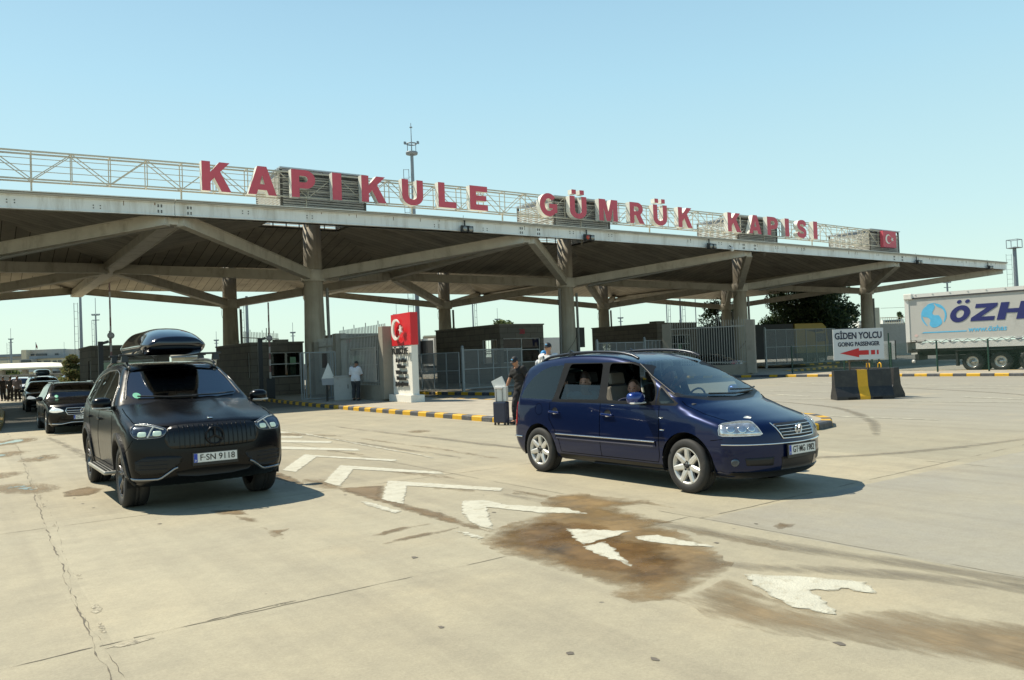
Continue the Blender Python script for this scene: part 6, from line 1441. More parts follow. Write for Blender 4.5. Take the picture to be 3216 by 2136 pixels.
# perforated sheet gates
def mesh_mat(nm, col, dens):
    if nm in MATS: return MATS[nm]
    m = bpy.data.materials.new(nm); m.use_nodes = True; n = m.node_tree.nodes; l = m.node_tree.links; b = n['Principled BSDF']; b.inputs['Base Color'].default_value = (*col,1); b.inputs['Roughness'].default_value = .5; b.inputs['Metallic'].default_value = .2
    g = n.new('ShaderNodeNewGeometry'); sp = n.new('ShaderNodeSeparateXYZ'); l.new(g.outputs['Position'], sp.inputs[0])
    ad = n.new('ShaderNodeMath'); ad.operation = 'ADD'; l.new(sp.outputs[0], ad.inputs[0]); l.new(sp.outputs[1], ad.inputs[1])
    def wave(s):
        mu = n.new('ShaderNodeMath'); mu.operation = 'MULTIPLY'; mu.inputs[1].default_value = 40; l.new(s, mu.inputs[0]); f = n.new('ShaderNodeMath'); f.operation = 'FRACT'; l.new(mu.outputs[0], f.inputs[0]); q = n.new('ShaderNodeMath'); q.operation = 'GREATER_THAN'; q.inputs[1].default_value = dens; l.new(f.outputs[0], q.inputs[0]); return q.outputs[0]
    mu = n.new('ShaderNodeMath'); mu.operation = 'MULTIPLY'; l.new(wave(ad.outputs[0]), mu.inputs[0]); l.new(wave(sp.outputs[2]), mu.inputs[1])
    t = n.new('ShaderNodeBsdfTransparent'); ms = n.new('ShaderNodeMixShader'); l.new(mu.outputs[0], ms.inputs[0]); l.new(b.outputs[0], ms.inputs[1]); l.new(t.outputs[0], ms.inputs[2]); l.new(ms.outputs[0], n['Material Output'].inputs[0]); MATS[nm] = m; return m
MESH = mesh_mat('perforated_sheet', (.135,.14,.135), .40)
def mesh_gate(label, a, b, z0, z1, n, mid=True, post=True, group='perforated sheet gates'):
    a, b = Vector((*a,0)), Vector((*b,0)); t = thing('mesh_gate', label, 'gate', a.lerp(b,.5)+Vector((0,0,.135)), 0, group)
    k = MB(); k.add([(a.x,a.y,z0),(b.x,b.y,z0),(b.x,b.y,z1),(a.x,a.y,z1)], [(0,1,2,3)]); k.build('mesh_panel', MESH, t, world=True)
    k = MB()
    for q in range(n+1): p = a.lerp(b, q/n); k.bar((p.x,p.y,z0),(p.x,p.y,z1),.045,.045,up=(1,0,0))
    zs = [z0,z1]+([(z0+z1)/2] if mid else [])
    for z in zs: k.bar((a.x,a.y,z),(b.x,b.y,z),.045,.045)
    k.build('gate_frame', GALV, t, world=True)
    if post: k = MB(); k.bar((a.x,a.y,.13),(a.x,a.y,z1+.12),.12,.12,up=(1,0,0)); k.lathe([(.001,.1),(.06,.06),(.07,0)], (a.x,a.y,z1+.13), n=12); k.build('gate_post', GALV, t, world=True)
    return t
mesh_gate('closed perforated sheet gate behind the man in the black polo', (20.35,33.8), (24.3,34.4), .28, 2.17, 4)
mesh_gate('darker perforated sheet gate between the welcome pillar and the next gate post', (18.6,38.6), (20.2,33.9), .28, 2.06, 6, group='perforated sheet gates')
mesh_gate('low perforated sheet fence above the minivan roof, left part', (30.2,35.2), (34.6,36.0), .28, 2.35, 5)
mesh_gate('low perforated sheet fence above the minivan roof, right part up to the concrete post', (34.8,36.1), (37.5,37.2), .28, 2.45, 5)
mesh_gate('long perforated sheet gate right of the picket fence, in front of the yellow lorry', (51.2,39.9), (59.5,39.4), .40, 3.1, 7)
# narrow grille gate by the front column
t = thing('tube_gate', 'light grey tube gate standing open left of the metal cabinet', 'gate', (13.4,35.1,.135))
k = MB(); a, b = Vector((12.72,35.22,0)), Vector((14.23,34.92,0))
for f in (0,.07,.14,.25,.86,.93,1.): p = a.lerp(b,f); k.bar((p.x,p.y,.2),(p.x,p.y,2.28),.05 if f not in (.14,.25) else .035,.05,up=(1,0,0))
for z in (.2,2.28): k.bar((a.x,a.y,z),(b.x,b.y,z),.05,.05)
k.build('gate_frame', GALV, t, world=True); k = MB(); p, q = a.lerp(b,.25), a.lerp(b,.86); k.add([(p.x,p.y,.25),(q.x,q.y,.25),(q.x,q.y,2.24),(p.x,p.y,2.24)],[(0,1,2,3)]); k.build('mesh_panel', MESH, t, world=True)
t = thing('tube_gate', 'light grey barred gate leaf right of the man in white at the fence', 'gate', (14.5,31.2,.135))
k = MB(); a, b = Vector((14.62,33.6,0)), Vector((14.36,30.5,0))
for f in np.linspace(0,1,18): p = a.lerp(b,f); k.bar((p.x-.18,p.y,.95),(p.x-.18,p.y,2.35),.03,.03,up=(1,0,0))
for z in (.95,2.35): k.bar((a.x-.18,a.y,z),(b.x-.18,b.y,z),.05,.05)
k.build('gate_frame', PICK, t, world=True)
# metal cabinet
t = thing('cabinet', 'light grey metal cabinet standing beside the man in the white T-shirt', 'cabinet', (13.75,32.9,.135)); CABM = mat('cabinet_grey', (.34,.35,.34), .5, .1, var=.08, dirt=(.22,.20,.17), dscale=3, dlo=.55, dhi=.8)
M = Matrix.Rotation(R(-25),3,'Z'); k = MB(); k.box((0,0,.52),(.78,.55,1.0),M=M); k.build('housing', CABM, t, bevel=.01); k = MB(); k.box((0,0,1.045),(.84,.61,.05),M=M); k.build('lid', CABM, t); k = MB(); k.box(M@Vector((.2,-.285,.6)),(.03,.02,.18),M=M); k.build('handle', BLK, t); k = MB(); k.box((0,0,.02),(.82,.58,.04),M=M); k.build('base', FCON, t)
# sign on a dark post by the gate
t = thing('signal_post', 'dark post carrying a black box and a white triangular sheet by the tube gate', 'post', (13.0,32.9,.135)); k = MB(); k.tube([(0,0,0),(0,0,2.05)], .045, 10); k.build('pole', BLK, t); k = MB(); k.box((-.08,0,1.75),(.17,.12,.62)); k.build('signal_box', BLK, t)
k = MB(); k.prism([(-.28,-.12),(.30,-.12),(.03,.55)], (.02,-.07,1.1), (1,0,0), (0,0,1), (0,-.012,0)); k.build('sheet', mat('paper_white',(.7,.72,.68),.7), t); k = MB(); k.prism([(-.25,-.40),(.33,-.40),(.30,-.13),(-.28,-.13)], (.02,-.065,1.1), (1,0,0), (0,0,1), (0,-.01,0)); k.build('lower_sheet', mat('sheet_grey', (.32,.34,.36), .6), t)
# boom gates
def boom(label, x, y, h=4.2, disc=2.55):
    t = thing('boom_gate', label, 'boom gate', (x,y,.13), 0, 'boom gates with raised arms')
    k = MB(); k.box((0,0,.5),(.42,.42,1.0)); k.build('housing', mat('boom_black', (.015,.015,.016), .5), t, bevel=.02)
    k = MB(); w__ = .09; n = 12
    for q in range(n): z0, z1 = 1.0+(h-1)*q/n, 1.0+(h-1)*(q+1)/n; k.box((-.03,-.26,(z0+z1)/2),(w__*(1-.03*q),.04,z1-z0),q%2 if q > 0 else 0)
    k.build('arm', [mat('boom_white', (.36,.32,.29), .5), mat('boom_red', (.17,.075,.065), .5)], t)
    k = MB(); k.lathe([(.001,-.31),(.15,-.31),(.15,-.285),(.001,-.285)], (-.03,0,disc), axis='Y', n=24); k.build('disc', mat('disc_grey', (.32,.29,.28), .5), t)
    k = MB(); k.box((-.42,0,1.5),(.2,.16,3.0)); k.build('pillar', MATS['boom_black'], t); return t
boom('boom gate with raised arm and round disc in front of the booth behind the SUV', 5.72, 40.2, 5.6, 3.25)
boom('boom gate with raised arm and round disc left of the tube gate', 12.68, 39.6, 4.75, 2.98)
# cctv cameras
def cctv(label, p, rz):
    t = thing('security_camera', label, 'camera', p, rz, 'security cameras on booth roofs'); k = MB(); k.tube([(.16,0,0),(.16,0,.8)], .022, 8); k.build('mast', BLK, t); k = MB(); k.bar((.12,0,.26),(-.26,-.03,.14),.13,.13); k.build('housing', mat('camera_grey', (.10,.10,.10), .5), t, bevel=.02); k = MB(); k.bar((.16,0,.24),(.02,0,.16),.03,.03); k.build('bracket', BLK, t)
cctv('security camera on the roof of the booth left of the front column', (13.9,44.2,3.05), R(-20)); cctv('security camera on the roof of the booth behind the SUV', (6.25,45.4,3.05), R(-20))
# ================================================================ right hand side: barriers, boards, green fence
JB = mat('barrier_black', (.018,.018,.019), .5, var=.25, scale=4, dirt=(.05,.047,.04), dscale=3.5, dlo=.5, dhi=.75, bump=.35, bscale=18); JY = mat('barrier_yellow', (.68,.37,.012), .55, var=.1, scale=5, dirt=(.42,.25,.04), dscale=4, dlo=.58, dhi=.78, bump=.35, bscale=18)
def jersey(label, c, rz, L=2.0, bands=((-1,-.19,0),(-.19,.17,1),(.17,.66,0),(.66,1.0,0)), h=.92, s=1., hooks=False):
    t = thing('concrete_barrier', label, 'barrier', c, rz, 'concrete barriers painted black and yellow')
    half = [(-.30,0),(-.30,.10),(-.27,.16),(-.15,.40),(-.10,h),(.10,h),(.15,.40),(.27,.16),(.30,.10),(.30,0)]
    k = MB(); hl = L/2
    for b0, b1, mi in bands:
        x0, x1 = b0*hl, b1*hl-.004; n = len(half); prof = half
        vs = [(x0,y*s,z*s) for y,z in prof]+[(x1,y*s,z*s) for y,z in prof]
        k.add(vs, [(i,i+1,n+i+1,n+i) for i in range(n-1)]+[tuple(range(n))[::-1],tuple(range(n,2*n))], mi)
    k.build('body', [JB,JY], t)
    k = MB()
    for x in (-.35,.32): k.box((x*hl*1.3,-.295*s,.035),(.28,.03,.075))
    k.build('drain_notch', mat('liner_black', (.006,.006,.006), .9), t)
    k = MB(); k.box((hl*.96,0,.45*h),(.03,.06,.8*h)); k.build('end_slot', mat('liner_black', (.006,.006,.006), .9), t)
    if hooks:
        for x in (-.25,.25): k = MB(); k.tube([(x-.07,0,h-.02),(x-.06,0,h+.12),(x,0,h+.16),(x+.06,0,h+.12),(x+.07,0,h-.02)], .018, 8); k.build('lifting_hook', JY, t)
    return t
jd = Vector((CR.x,CR.y,0)).normalized(); jd = (Matrix.Rotation(R(-3),3,'Z')@jd); jl = 1.74; jn = Vector((-jd.y,jd.x,0)); jrz = math.atan2(jd.y,jd.x)
jf = gp(2630,1258); jf.z = 0; jc = jf+jd*jl*.5+jn*.30
J1 = jersey('concrete barrier in black with one yellow band, carrying the passenger direction board', jc, jrz, jl)
j2 = gp(2820,1247.5); j2.z = 0; d2_ = (Matrix.Rotation(R(112),3,'Z')@jd); jersey('black concrete barrier with yellow lifting hooks standing end-on behind the direction board', j2+d2_*.95, jrz+R(112)+math.pi, 1.9, ((-1,.86,0),(.86,1.0,0)), hooks=True, h=.94)
q_ = gp(2288,1181); jersey('small black barrier with yellow ends beside the parked dark sedan', q_+Vector((0,.3,0)), math.atan2(CR.y,CR.x), 1.15, ((-1,-.62,1),(-.62,.55,0),(.55,1.0,1)), h=.80)
# board
t = thing('direction_board', 'white board reading GIDEN YOLCU with a red arrow, standing on the barrier', 'board', jc+Vector((0,0,.92)), jrz)
BW = mat('board_white', (.56,.58,.60), .4, var=.04); BN = mat('board_navy', (.012,.018,.045), .5); BR = mat('board_red', (.50,.012,.015), .45)
k = MB(); k.box((-.05,-.02,.80),(1.55,.03,.97)); k.build('panel', BW, t, bevel=.004)
k = MB()
for x in (-.34,.22): k.box((x,.0,.16),(.04,.03,.34))
k.box((-.06,.0,.28),(.6,.03,.03)); k.build('legs', mat('rusty_leg', (.12,.08,.05), .7, .3, var=.3, scale=9), t)
text_obj('lettering', 'GİDEN YOLCU', .28, BN, t, (-.05,-.041,1.06), (1,0,0), (0,0,1), .008, bold=.008, width=1.44); text_obj('lettering', 'GOING PASSENGER', .18, BN, t, (-.05,-.041,.80), (1,0,0), (0,0,1), .008, bold=.005, width=1.28)
k = MB(); o_ = (-.05,-.036,.53)
for P in ([(-.58,0),(0,.145),(0,.072),(.30,.072),(.30,-.068),(0,-.068),(0,-.14)], [(.37,.07),(.49,.07),(.49,-.066),(.37,-.066)], [(.55,.068),(.60,.068),(.60,-.066),(.55,-.066)]): k.prism(P, o_, (1,0,0), (0,0,1), (0,-.008,0))
k.build('arrow', BR, t)
# second white board, behind, on green posts
t = thing('blank_board', 'plain white board on green posts, half hidden behind the direction board', 'board', gp(2790,1166)+Vector((.2,.5,0)), jrz); GREEN = mat('post_green', (.008,.045,.03), .5)
k = MB(); k.box((0,0,1.28),(1.62,.05,1.15)); k.build('panel', mat('board_bright', (.74,.74,.72), .4), t); k = MB(); k.box((.84,0,1.28),(.06,.07,1.2)); k.build('frame', BLK, t)
for x in (-.62,-.2,.42): k = MB(); k.tube([(x,-.06 if x < .4 else -.09,0),(x,-.06 if x < .4 else -.09,2.35 if x > .4 else .9)], .04, 8); k.build('post', GREEN, t)
# green wire fence along the kerb
t = thing('wire_fence', 'dark green wire mesh fence on posts along the right hand kerb', 'fence', (41.6,24,.135))
GM = mesh_mat('green_wire', (.03,.07,.05), .12); fp = [(40.9,30.0),(41.25,26.8),(41.55,24.2),(41.9,21.9),(42.3,19.55),(42.7,17.0),(43.1,14.4)]
for a, b in zip(fp[:-1], fp[1:]):
    k = MB(); k.add([(a[0],a[1],.2),(b[0],b[1],.2),(b[0],b[1],1.68),(a[0],a[1],1.68)],[(0,1,2,3)]); k.build('wire_panel', GM, t, world=True)
for p in fp: k = MB(); k.tube([(p[0],p[1],.13),(p[0],p[1],1.75)], .045, 8); k.build('post', GREEN, t, world=True)
# ================================================================ articulated lorry trailer
tr0 = pt(2847,1076,46.2); tr1 = pt(3216,1062,42.0); td = Vector((tr1.x-tr0.x, tr1.y-tr0.y, 0)).normalized(); tn = Vector((td.y,-td.x,0))
trz = math.atan2(td.y,td.x); t = thing('lorry_trailer', 'long grey curtain side trailer with a light blue globe at the right edge', 'trailer', (tr0.x,tr0.y,0), trz)
CURT = mat('curtain_grey', (.46,.455,.43), .55, var=.05, scale=.8, dirt=(.26,.25,.23), dscale=.6, dlo=.55, dhi=.8, bump=.15, bscale=1.5); TW = mat('trailer_white', (.66,.65,.62), .45, var=.05); TNV = mat('trailer_navy', (.016,.022,.13), .5); TBL = mat('trailer_blue', (.10,.44,.70), .5); CHD = mat('chassis_dark', (.015,.015,.015), .7)
TL = 13.0; zb0, zb1 = 1.83, 4.25
# local frame: +x along the truck, side facing us is -y
k = MB(); k.box((TL/2,1.27,(zb0+zb1)/2),(TL-.1,2.5,zb1-zb0)); k.build('curtain', CURT, t)
k = MB(); k.box((TL/2,1.27,zb1+.10),(TL+.05,2.6,.20)); 
for q in range(14): k.box((.6+q*.9,-.045,zb1+.16),(.06,.03,.05))
k.build('roof_rail', TW, t); k = MB(); k.box((TL/2,.0,zb1-.04),(TL-.2,.06,.07)); k.build('curtain_rail', mat('rail_dark', (.05,.05,.055), .5), t)
k = MB(); k.box((.10,1.27,3.05),(.22,2.56,2.65)); k.build('rear_frame', TW, t); k = MB(); k.box((-.02,1.27,2.6),(.04,2.3,3.0)); k.build('rear_door', mat('door_grey', (.30,.30,.30), .5), t)
k = MB(); k.box((.2,1.0,4.32),(.46,2.2,.34)); k.build('roof_corner', mat('trailer_pale', (.74,.72,.66), .5), t, bevel=.05)
k = MB(); k.box((TL/2+.2,.02,1.50),(TL-.6,.06,.36)); k.build('side_board', TW, t); k = MB(); k.bar((.3,-.0,1.78),(TL,-.0,1.78),.06,.05); k.build('side_rail', TW, t)
k = MB(); x = .5
while x < TL-.6:
    k.tube([(x,-.03,1.80),(x+.27,-.035,1.66),(x+.54,-.03,1.80)], .014, 5); x += .54
k.build('straps', CHD, t)
k = MB(); k.box((TL/2,1.27,1.25),(TL-.4,2.3,.14)); k.box((2.4,.45,.80),(1.7,.5,.25)); k.box((TL/2,.85,1.08),(TL-.6,.16,.3)); k.box((TL/2,1.75,1.08),(TL-.6,.16,.3)); k.box((.5,.8,.85),(.2,1.4,.35)); k.box((2.62,.1,.75),(.10,.3,.85)); k.build('chassis', CHD, t)
for q in range(3):
    make_wheel(t, 3.36+1.36*q, .24, .53, .53, .36, .30, -1, 'truck', TYRE, mat('wheel_steel', (.55,.54,.50), .3, .8), DISC)
    make_wheel(t, 3.36+1.36*q, 2.30, .53, .53, .36, .30, 1, 'truck', TYRE, MATS['wheel_steel'], DISC)
k = MB(); k.box((3.3,.1,1.17),(1.5,.5,.03)); k.box((4.72,.1,1.17),(1.3,.5,.03)); k.build('mudguard', CHD, t)
# globe and letters on the curtain
gx, gz, gr = 1.52, 3.18, .78; cont = [[(-.76,.15),(-.60,.50),(-.2,.72),(.05,.70),(.10,.50),(-.02,.30),(-.1,.12),(.05,-.02),(.3,.02),(.42,-.2),(.5,-.5),(.3,-.68),(0,-.78),(-.18,-.72),(-.30,-.55),(-.18,-.28),(-.36,-.1),(-.6,-.06),(-.74,-.02)],
 [(.05,.74),(.35,.70),(.62,.48),(.76,.15),(.76,-.15),(.60,-.48),(.56,-.40),(.66,-.1),(.64,.2),(.48,.42),(.22,.52)], [(-.77,.0),(-.73,-.25),(-.55,-.55),(-.35,-.70),(-.48,-.5),(-.62,-.25),(-.70,.0)], [(-.45,.62),(-.25,.74),(.0,.78),(.2,.755),(.02,.73),(-.2,.68)]]
for i_, c in enumerate(cont): flat('globe', [chaikin([(gx+a, gz+b*.92) for a, b in c], 2)], (0,.012-.001*i_,0), (1,0,0), (0,0,1), (0,-1,0), .008, TBL, TBL, t, world=False) if False else None
k = MB()
for c in cont: k.prism(chaikin([(gx+a*.88, gz+b*.90) for a, b in c], 2), (0,.022,0), (1,0,0), (0,0,1), (0,-.010,0))
k.build('globe', TBL, t)
xx = 2.30
for ch, wd in (('Ö',.98),('Z',1.14),('H',1.30)):
    letter(ch, t, (xx-.05,.012,2.74 if ch != 'Ö' else 2.72), (1,0,0), (0,0,1), (0,-1,0), wd, .92, .008, TNV, TNV, shear=.28, world=False); xx += wd+.13
k = MB(); k.prism([(.85,0),(3.15,.0),(3.15,.06),(.95,.06)], (0,.022,2.20), (1,0,0), (0,0,1), (0,-.01,0)); k.build('underline', TBL, t)
text_obj('web_address', 'www.özhas', .40, TBL, t, (3.22,.013,2.30), (1,0,0), (0,0,1), .006, bold=.006, align='LEFT', shear=.2)
k = MB(); k.prism(circle(.55,0,.075,16,sx=1.4), (0,.022,2.08), (1,0,0), (0,0,1), (0,-.01,0)); k.build('sticker', mat('sticker_pink', (.60,.45,.42), .5), t)
k = MB(); k.lathe([(.001,-.03),(.1,-.03),(.1,0)], (.35,-.0,.62), axis='Y', n=14); k.build('lamp', TW, t)
# yellow lorry cab behind the mesh gate
q_ = pt(2546,1110,76); q_.z = 0; t = thing('lorry_cab', 'yellow and black lorry cab in the shade behind the mesh gate', 'lorry', q_, R(-22)); YC = mat('cab_yellow', (.40,.27,.03), .4, var=.06)
# built with its length along x
k = MB(); k.prism([(-2.3,1.1),(1.1,1.1),(1.15,2.1),(.95,3.5),(.6,3.85),(-2.3,3.85)], (0,-1.2,0), (1,0,0), (0,0,1), (0,2.4,0)); k.build('cab_body', YC, t, bevel=.05)
k = MB(); k.prism([(1.14,2.05),(1.0,3.05),(1.03,3.05),(1.18,2.05)], (0,-1.05,0), (1,0,0), (0,0,1), (0,2.1,0)); k.build('windscreen', mat('cab_glass', (.02,.03,.035), .05), t)
for s in (-1,1): k = MB(); k.box((.35,s*1.205,2.5),(.9,.02,.75)); k.build('side_window', mat('cab_glass', (.02,.03,.035), .05), t)
k = MB(); k.box((-.1,0,.85),(2.2,2.3,.5)); k.build('bumper', CHD, t); k = MB(); k.prism([(-1.1,3.2),(.4,3.3),(.7,3.1),(-.2,3.0)], (0,-1.215,0), (1,0,0), (0,0,1), (0,-.01,0)); k.build('stripe', BLK, t)
for xw in (.4,): 
    for s in (-1,1): make_wheel(t, xw, s*1.0, .52, .52, .34, .30, s, 'truck', TYRE, MATS['wheel_steel'], DISC)
k = MB(); k.box((-7.2,0,2.25),(9.4,2.5,3.2)); k.build('cargo_box', mat('cargo_dark', (.035,.035,.035), .6), t)
q_ = pt(2660,1110,80); q_.z = 0; t2 = thing('dark_lorry', 'dark blue-black lorry right of the yellow cab behind the direction board', 'lorry', q_, R(-15)); k = MB(); k.prism([(-3.5,.7),(2.6,.7),(2.7,1.8),(2.4,3.0),(1.9,3.35),(-3.5,3.35)], (0,-1.2,0), (1,0,0), (0,0,1), (0,2.4,0)); k.build('body', mat('lorry_navy', (.012,.016,.026), .4), t2, bevel=.06); k = MB(); k.prism([(2.72,1.75),(2.42,2.9),(2.45,2.9),(2.75,1.75)], (0,-1.05,0), (1,0,0), (0,0,1), (0,2.1,0)); k.build('windscreen', MATS['cab_glass'], t2)
for s_ in (-1,1): make_wheel(t2, 1.4, s_*1.0, .5, .5, .34, .3, s_, 'truck', TYRE, MATS['wheel_steel'], DISC)
# ================================================================ more lorries in the yard behind
def box_trailer(label, u, v, rz, L=12, col=(.68,.67,.64)):
    t = thing('box_trailer', label, 'trailer', (u,v,0), rz, 'white trailers parked in the far yard'); k = MB(); k.box((0,0,2.6),(L,2.5,2.8)); k.build('box', mat('trailer_box_%.2f' % col[0], col, .5, var=.05), t)
    k = MB(); k.box((0,0,1.05),(L-.3,2.2,.2)); k.box((-L/2-.02,0,2.6),(.04,2.2,2.4)); k.build('frame', CHD, t)
    for q in (-3.6,-2.3,-1.0):
        for s in (-1,1): k = MB(); k.lathe([(.001,-.15),(.3,-.15),(.5,-.14),(.5,.14),(.3,.15),(.001,.15)], (q,s*1.05,.5), axis='Y', n=20); k.build('wheel', TYRE, t)
box_trailer('white box trailer parked in the far yard, left of the second front column', 46, 74, R(5)); box_trailer('white box trailer parked in the far yard between two columns', 57, 80, R(5))
t = thing('speaker_column', 'tall black cabinet hanging on the fence behind the man in the white cap', 'cabinet', (32.2,45.8,.135)); k = MB(); k.box((0,0,2.6),(1.15,.5,1.1)); k.build('housing', BLK, t); k = MB(); k.bar((0,.1,0),(0,.1,2.2),.12,.12,up=(1,0,0)); k.build('stand', BLK, t)
t = thing('speaker_column', 'tall black cabinet standing just right of the second front column', 'cabinet', (38.6,47.2,.135)); k = MB(); k.box((0,0,2.9),(1.0,.5,1.5)); k.build('housing', BLK, t); k = MB(); k.bar((0,.1,0),(0,.1,2.2),.12,.12,up=(1,0,0)); k.build('stand', BLK, t)
# ================================================================ people in view
def rot_to(d): return math.atan2(d.y, d.x)-math.pi/2     # a person's front is local +y
# man in a white T-shirt at the fence, back to us
J = STAND(1.70); J['head'] = (.03,.06,1.56); J['neck'] = (0,.02,1.43); J['chest'] = (0,.02,1.27); J['elR'] = (.24,.10,1.10); J['haR'] = (.16,.30,1.06); J['elL'] = (-.25,.02,1.09); J['haL'] = (-.20,.2,.98)
person('man in a white T-shirt and dark trousers leaning at the fence, back turned', (13.95,32.05,.135), R(-48), J, (.68,.69,.74), (.035,.035,.04), skin=(.26,.14,.09), hair=(.02,.018,.015), fat=1.08, headpitch=-.3, voxel=.012)
# man in a black polo pushing the suitcase
p_ = gp(1641,1331); left = -CR; left.z = 0; left.normalize(); fd = (left*.80-Vector((CF.x,CF.y,0)).normalized()*.60)
J = STAND(1.76); J['chest'] = (.02,.06,1.31); J['neck'] = (.02,.09,1.475); J['head'] = (.03,.145,1.60); J['shR'] = (.19,.06,1.40); J['shL'] = (-.17,.05,1.41); J['elR'] = (.27,.16,1.16); J['haR'] = (.30,.24,.96); J['elL'] = (-.27,-.05,1.14); J['haL'] = (-.24,.02,.90)
J['knR'] = (.10,.16,.50); J['anR'] = (.10,.14,.09); J['toR'] = (.11,.29,.035); J['anL'] = (-.10,-.24,.12); J['knL'] = (-.1,-.06,.5); J['toL'] = (-.11,-.09,.04)
man = person('man in a black polo and dark cap pushing a navy suitcase behind the minivan', (p_.x,p_.y,0), rot_to(fd), J, (.012,.012,.013), (.02,.02,.024), skin=(.40,.20,.12), cap=(.012,.012,.016), headyaw=.25, headpitch=-.28, fat=1.05, grip='R', sleeve=.5)
HM_ = Matrix.Rotation(rot_to(fd), 3, 'Z'); hand = Vector((p_.x,p_.y,0))+HM_@Vector((.30,.27,.93))
s_ = thing('suitcase', 'small navy wheeled suitcase held by the man in the black polo', 'suitcase', gp(1576,1335), rot_to(fd)+R(25)); NV = mat('suitcase_navy', (.012,.018,.05), .4, var=.1, coat=.3)
k = MB(); k.box((0,0,.33),(.36,.23,.54)); k.build('shell', NV, s_, bevel=.035); k = MB()
for q in (-.11,-.04,.04,.11): k.box((q,-.118,.33),(.012,.012,.46))
k.build('ribs', NV, s_)
for sx in (-1,1):
    for sy in (-1,1): k = MB(); k.lathe([(.001,-.012),(.03,-.012),(.03,.012),(.001,.012)], (sx*.14,sy*.085,.03), axis='Y', n=14); k.box((sx*.14,sy*.085,.06),(.03,.035,.03)); k.build('wheel', BLK, s_)
k = MB(); k.tube([(-.09,.08,.6),(-.09,.08,.93)], .01, 6); k.tube([(.09,.08,.6),(.09,.08,.93)], .01, 6); k.tube([(-.11,.08,.94),(.11,.08,.94)], .016, 8); k.build('pull_handle', mat('handle_grey', (.2,.2,.2), .4, .7), s_)
b_ = thing('paper_bag', 'white paper carrier bag resting on top of the navy suitcase', 'bag', Vector(s_.location)+Vector((.02,-.01,.605)), rot_to(fd)+R(30)); PB = mat('bag_white', (.72,.71,.68), .6, var=.04)
k = MB(); k.box((0,0,.19),(.30,.15,.38),taper=1.04); k.build('bag_body', PB, b_, bevel=.006); k = MB(); M = Matrix.Rotation(R(24),3,'Y'); k.box((.06,.02,.46),(.33,.03,.26),M=M); k.build('box_top', mat('bag_bright', (.78,.78,.76), .5), b_)
k = MB(); k.tube([(-.07,-.08,.35),(-.06,-.10,.27),(.05,-.10,.27),(.07,-.08,.35)], .008, 6); k.build('handle', mat('rope_gold', (.45,.25,.05), .7), b_); k = MB(); k.box((.11,-.0775,.06),(.06,.004,.05)); k.build('label', BLT, b_)
# man in a white T-shirt and cap behind the minivan
q_ = pt(1722,1093,20.2); J = STAND(1.80); J['head'] = (0,.03,1.67)
fd2 = (left*.35-Vector((CF.x,CF.y,0)).normalized()*.9)
person('man in a white T-shirt and dark cap standing behind the minivan', (q_.x,q_.y,q_.z-1.67), rot_to(fd2), J, (.70,.70,.70), (.05,.05,.06), skin=(.42,.23,.15), cap=(.012,.014,.02), headyaw=-.1)
mb = SC.objects[-1] if False else None
st = thing('shoulder_bag', 'black shoulder bag slung across the man in the white T-shirt and cap', 'bag', (q_.x,q_.y,q_.z-1.67), rot_to(fd2)); k = MB(); k.tube([(.10,.10,1.47),(.12,.155,1.33),(-.02,.15,1.1),(-.16,.10,.95)], .014, 6); k.build('strap', BLK, st); k = MB(); k.box((-.2,.06,.88),(.1,.26,.22)); k.build('pouch', BLK, st, bevel=.03)
q_ = pt(1708,1117,22.0); J = STAND(1.62); person('person in a bright blue cap mostly hidden behind the man in the white T-shirt', (q_.x,q_.y,q_.z-1.50), rot_to(fd2), J, (.45,.48,.52), (.05,.05,.06), cap=(.03,.22,.50), voxel=.014)
# pedestrians at the far left
for (px, D, lb, sh, ry) in ((30,57.0,'pedestrian in dark clothes at the left edge of the photo, leftmost of the three',(.02,.02,.022),20),(108,55.6,'pedestrian in black trousers and dark top between two others on the left',(.03,.03,.035),-30),(183,54.6,'pedestrian with a bright shoulder, rightmost of the three beside the queue',(.20,.17,.19),160)):
    d = pt(px/3.41, 1190, D); J = STAND(1.74); J['haR'] = (.24,.2,1.0); J['anL'] = (-.12,-.12,.09); J['knL'] = (-.11,-.02,.5); J['toL'] = (-.13,.05,.035)
    person(lb, (d.x,d.y,.0), R(ry), J, sh, (.015,.015,.017), skin=(.25,.14,.09), voxel=.014, group='pedestrians at the left')
# passengers of the minivan: seated, facing forward along the van
vl, vr = Vector(VAN.location), VAN.rotation_euler.z
def seated(label, x, y, zh, shirt, hy=0., hp=0., hand=None, **kw):
    J = dict(pelvis=(0,0,zh-.66), waist=(0,-.02,zh-.52), chest=(0,-.02,zh-.32), neck=(0,0,zh-.14), head=(0,.03,zh), shL=(-.17,-.02,zh-.21), shR=(.17,-.02,zh-.21), elL=(-.22,.1,zh-.42), elR=(.22,.1,zh-.42), haL=(-.15,.3,zh-.45), haR=(.15,.3,zh-.45), hiL=(-.09,0,zh-.66), hiR=(.09,0,zh-.66), knL=(-.1,.4,zh-.62), knR=(.1,.4,zh-.62), anL=(-.1,.45,zh-.95), anR=(.1,.45,zh-.95), toL=(-.1,.6,zh-1.0), toR=(.1,.6,zh-1.0))
    if hand: J.update(hand)
    M = Matrix.Rotation(vr, 3, 'Z'); p = vl+M@Vector((x-.03,y,0))
    return person(label, p, vr-math.pi/2, J, shirt, (.05,.05,.06), headyaw=hy, headpitch=hp, hide_legs=True, **kw)
seated('woman with pulled-back hair looking out of the minivan front passenger window', .10, -.40, 1.225, (.02,.025,.06), hy=-1.05, skin=(.46,.26,.19), hair=(.06,.035,.02), sleeve=.2)
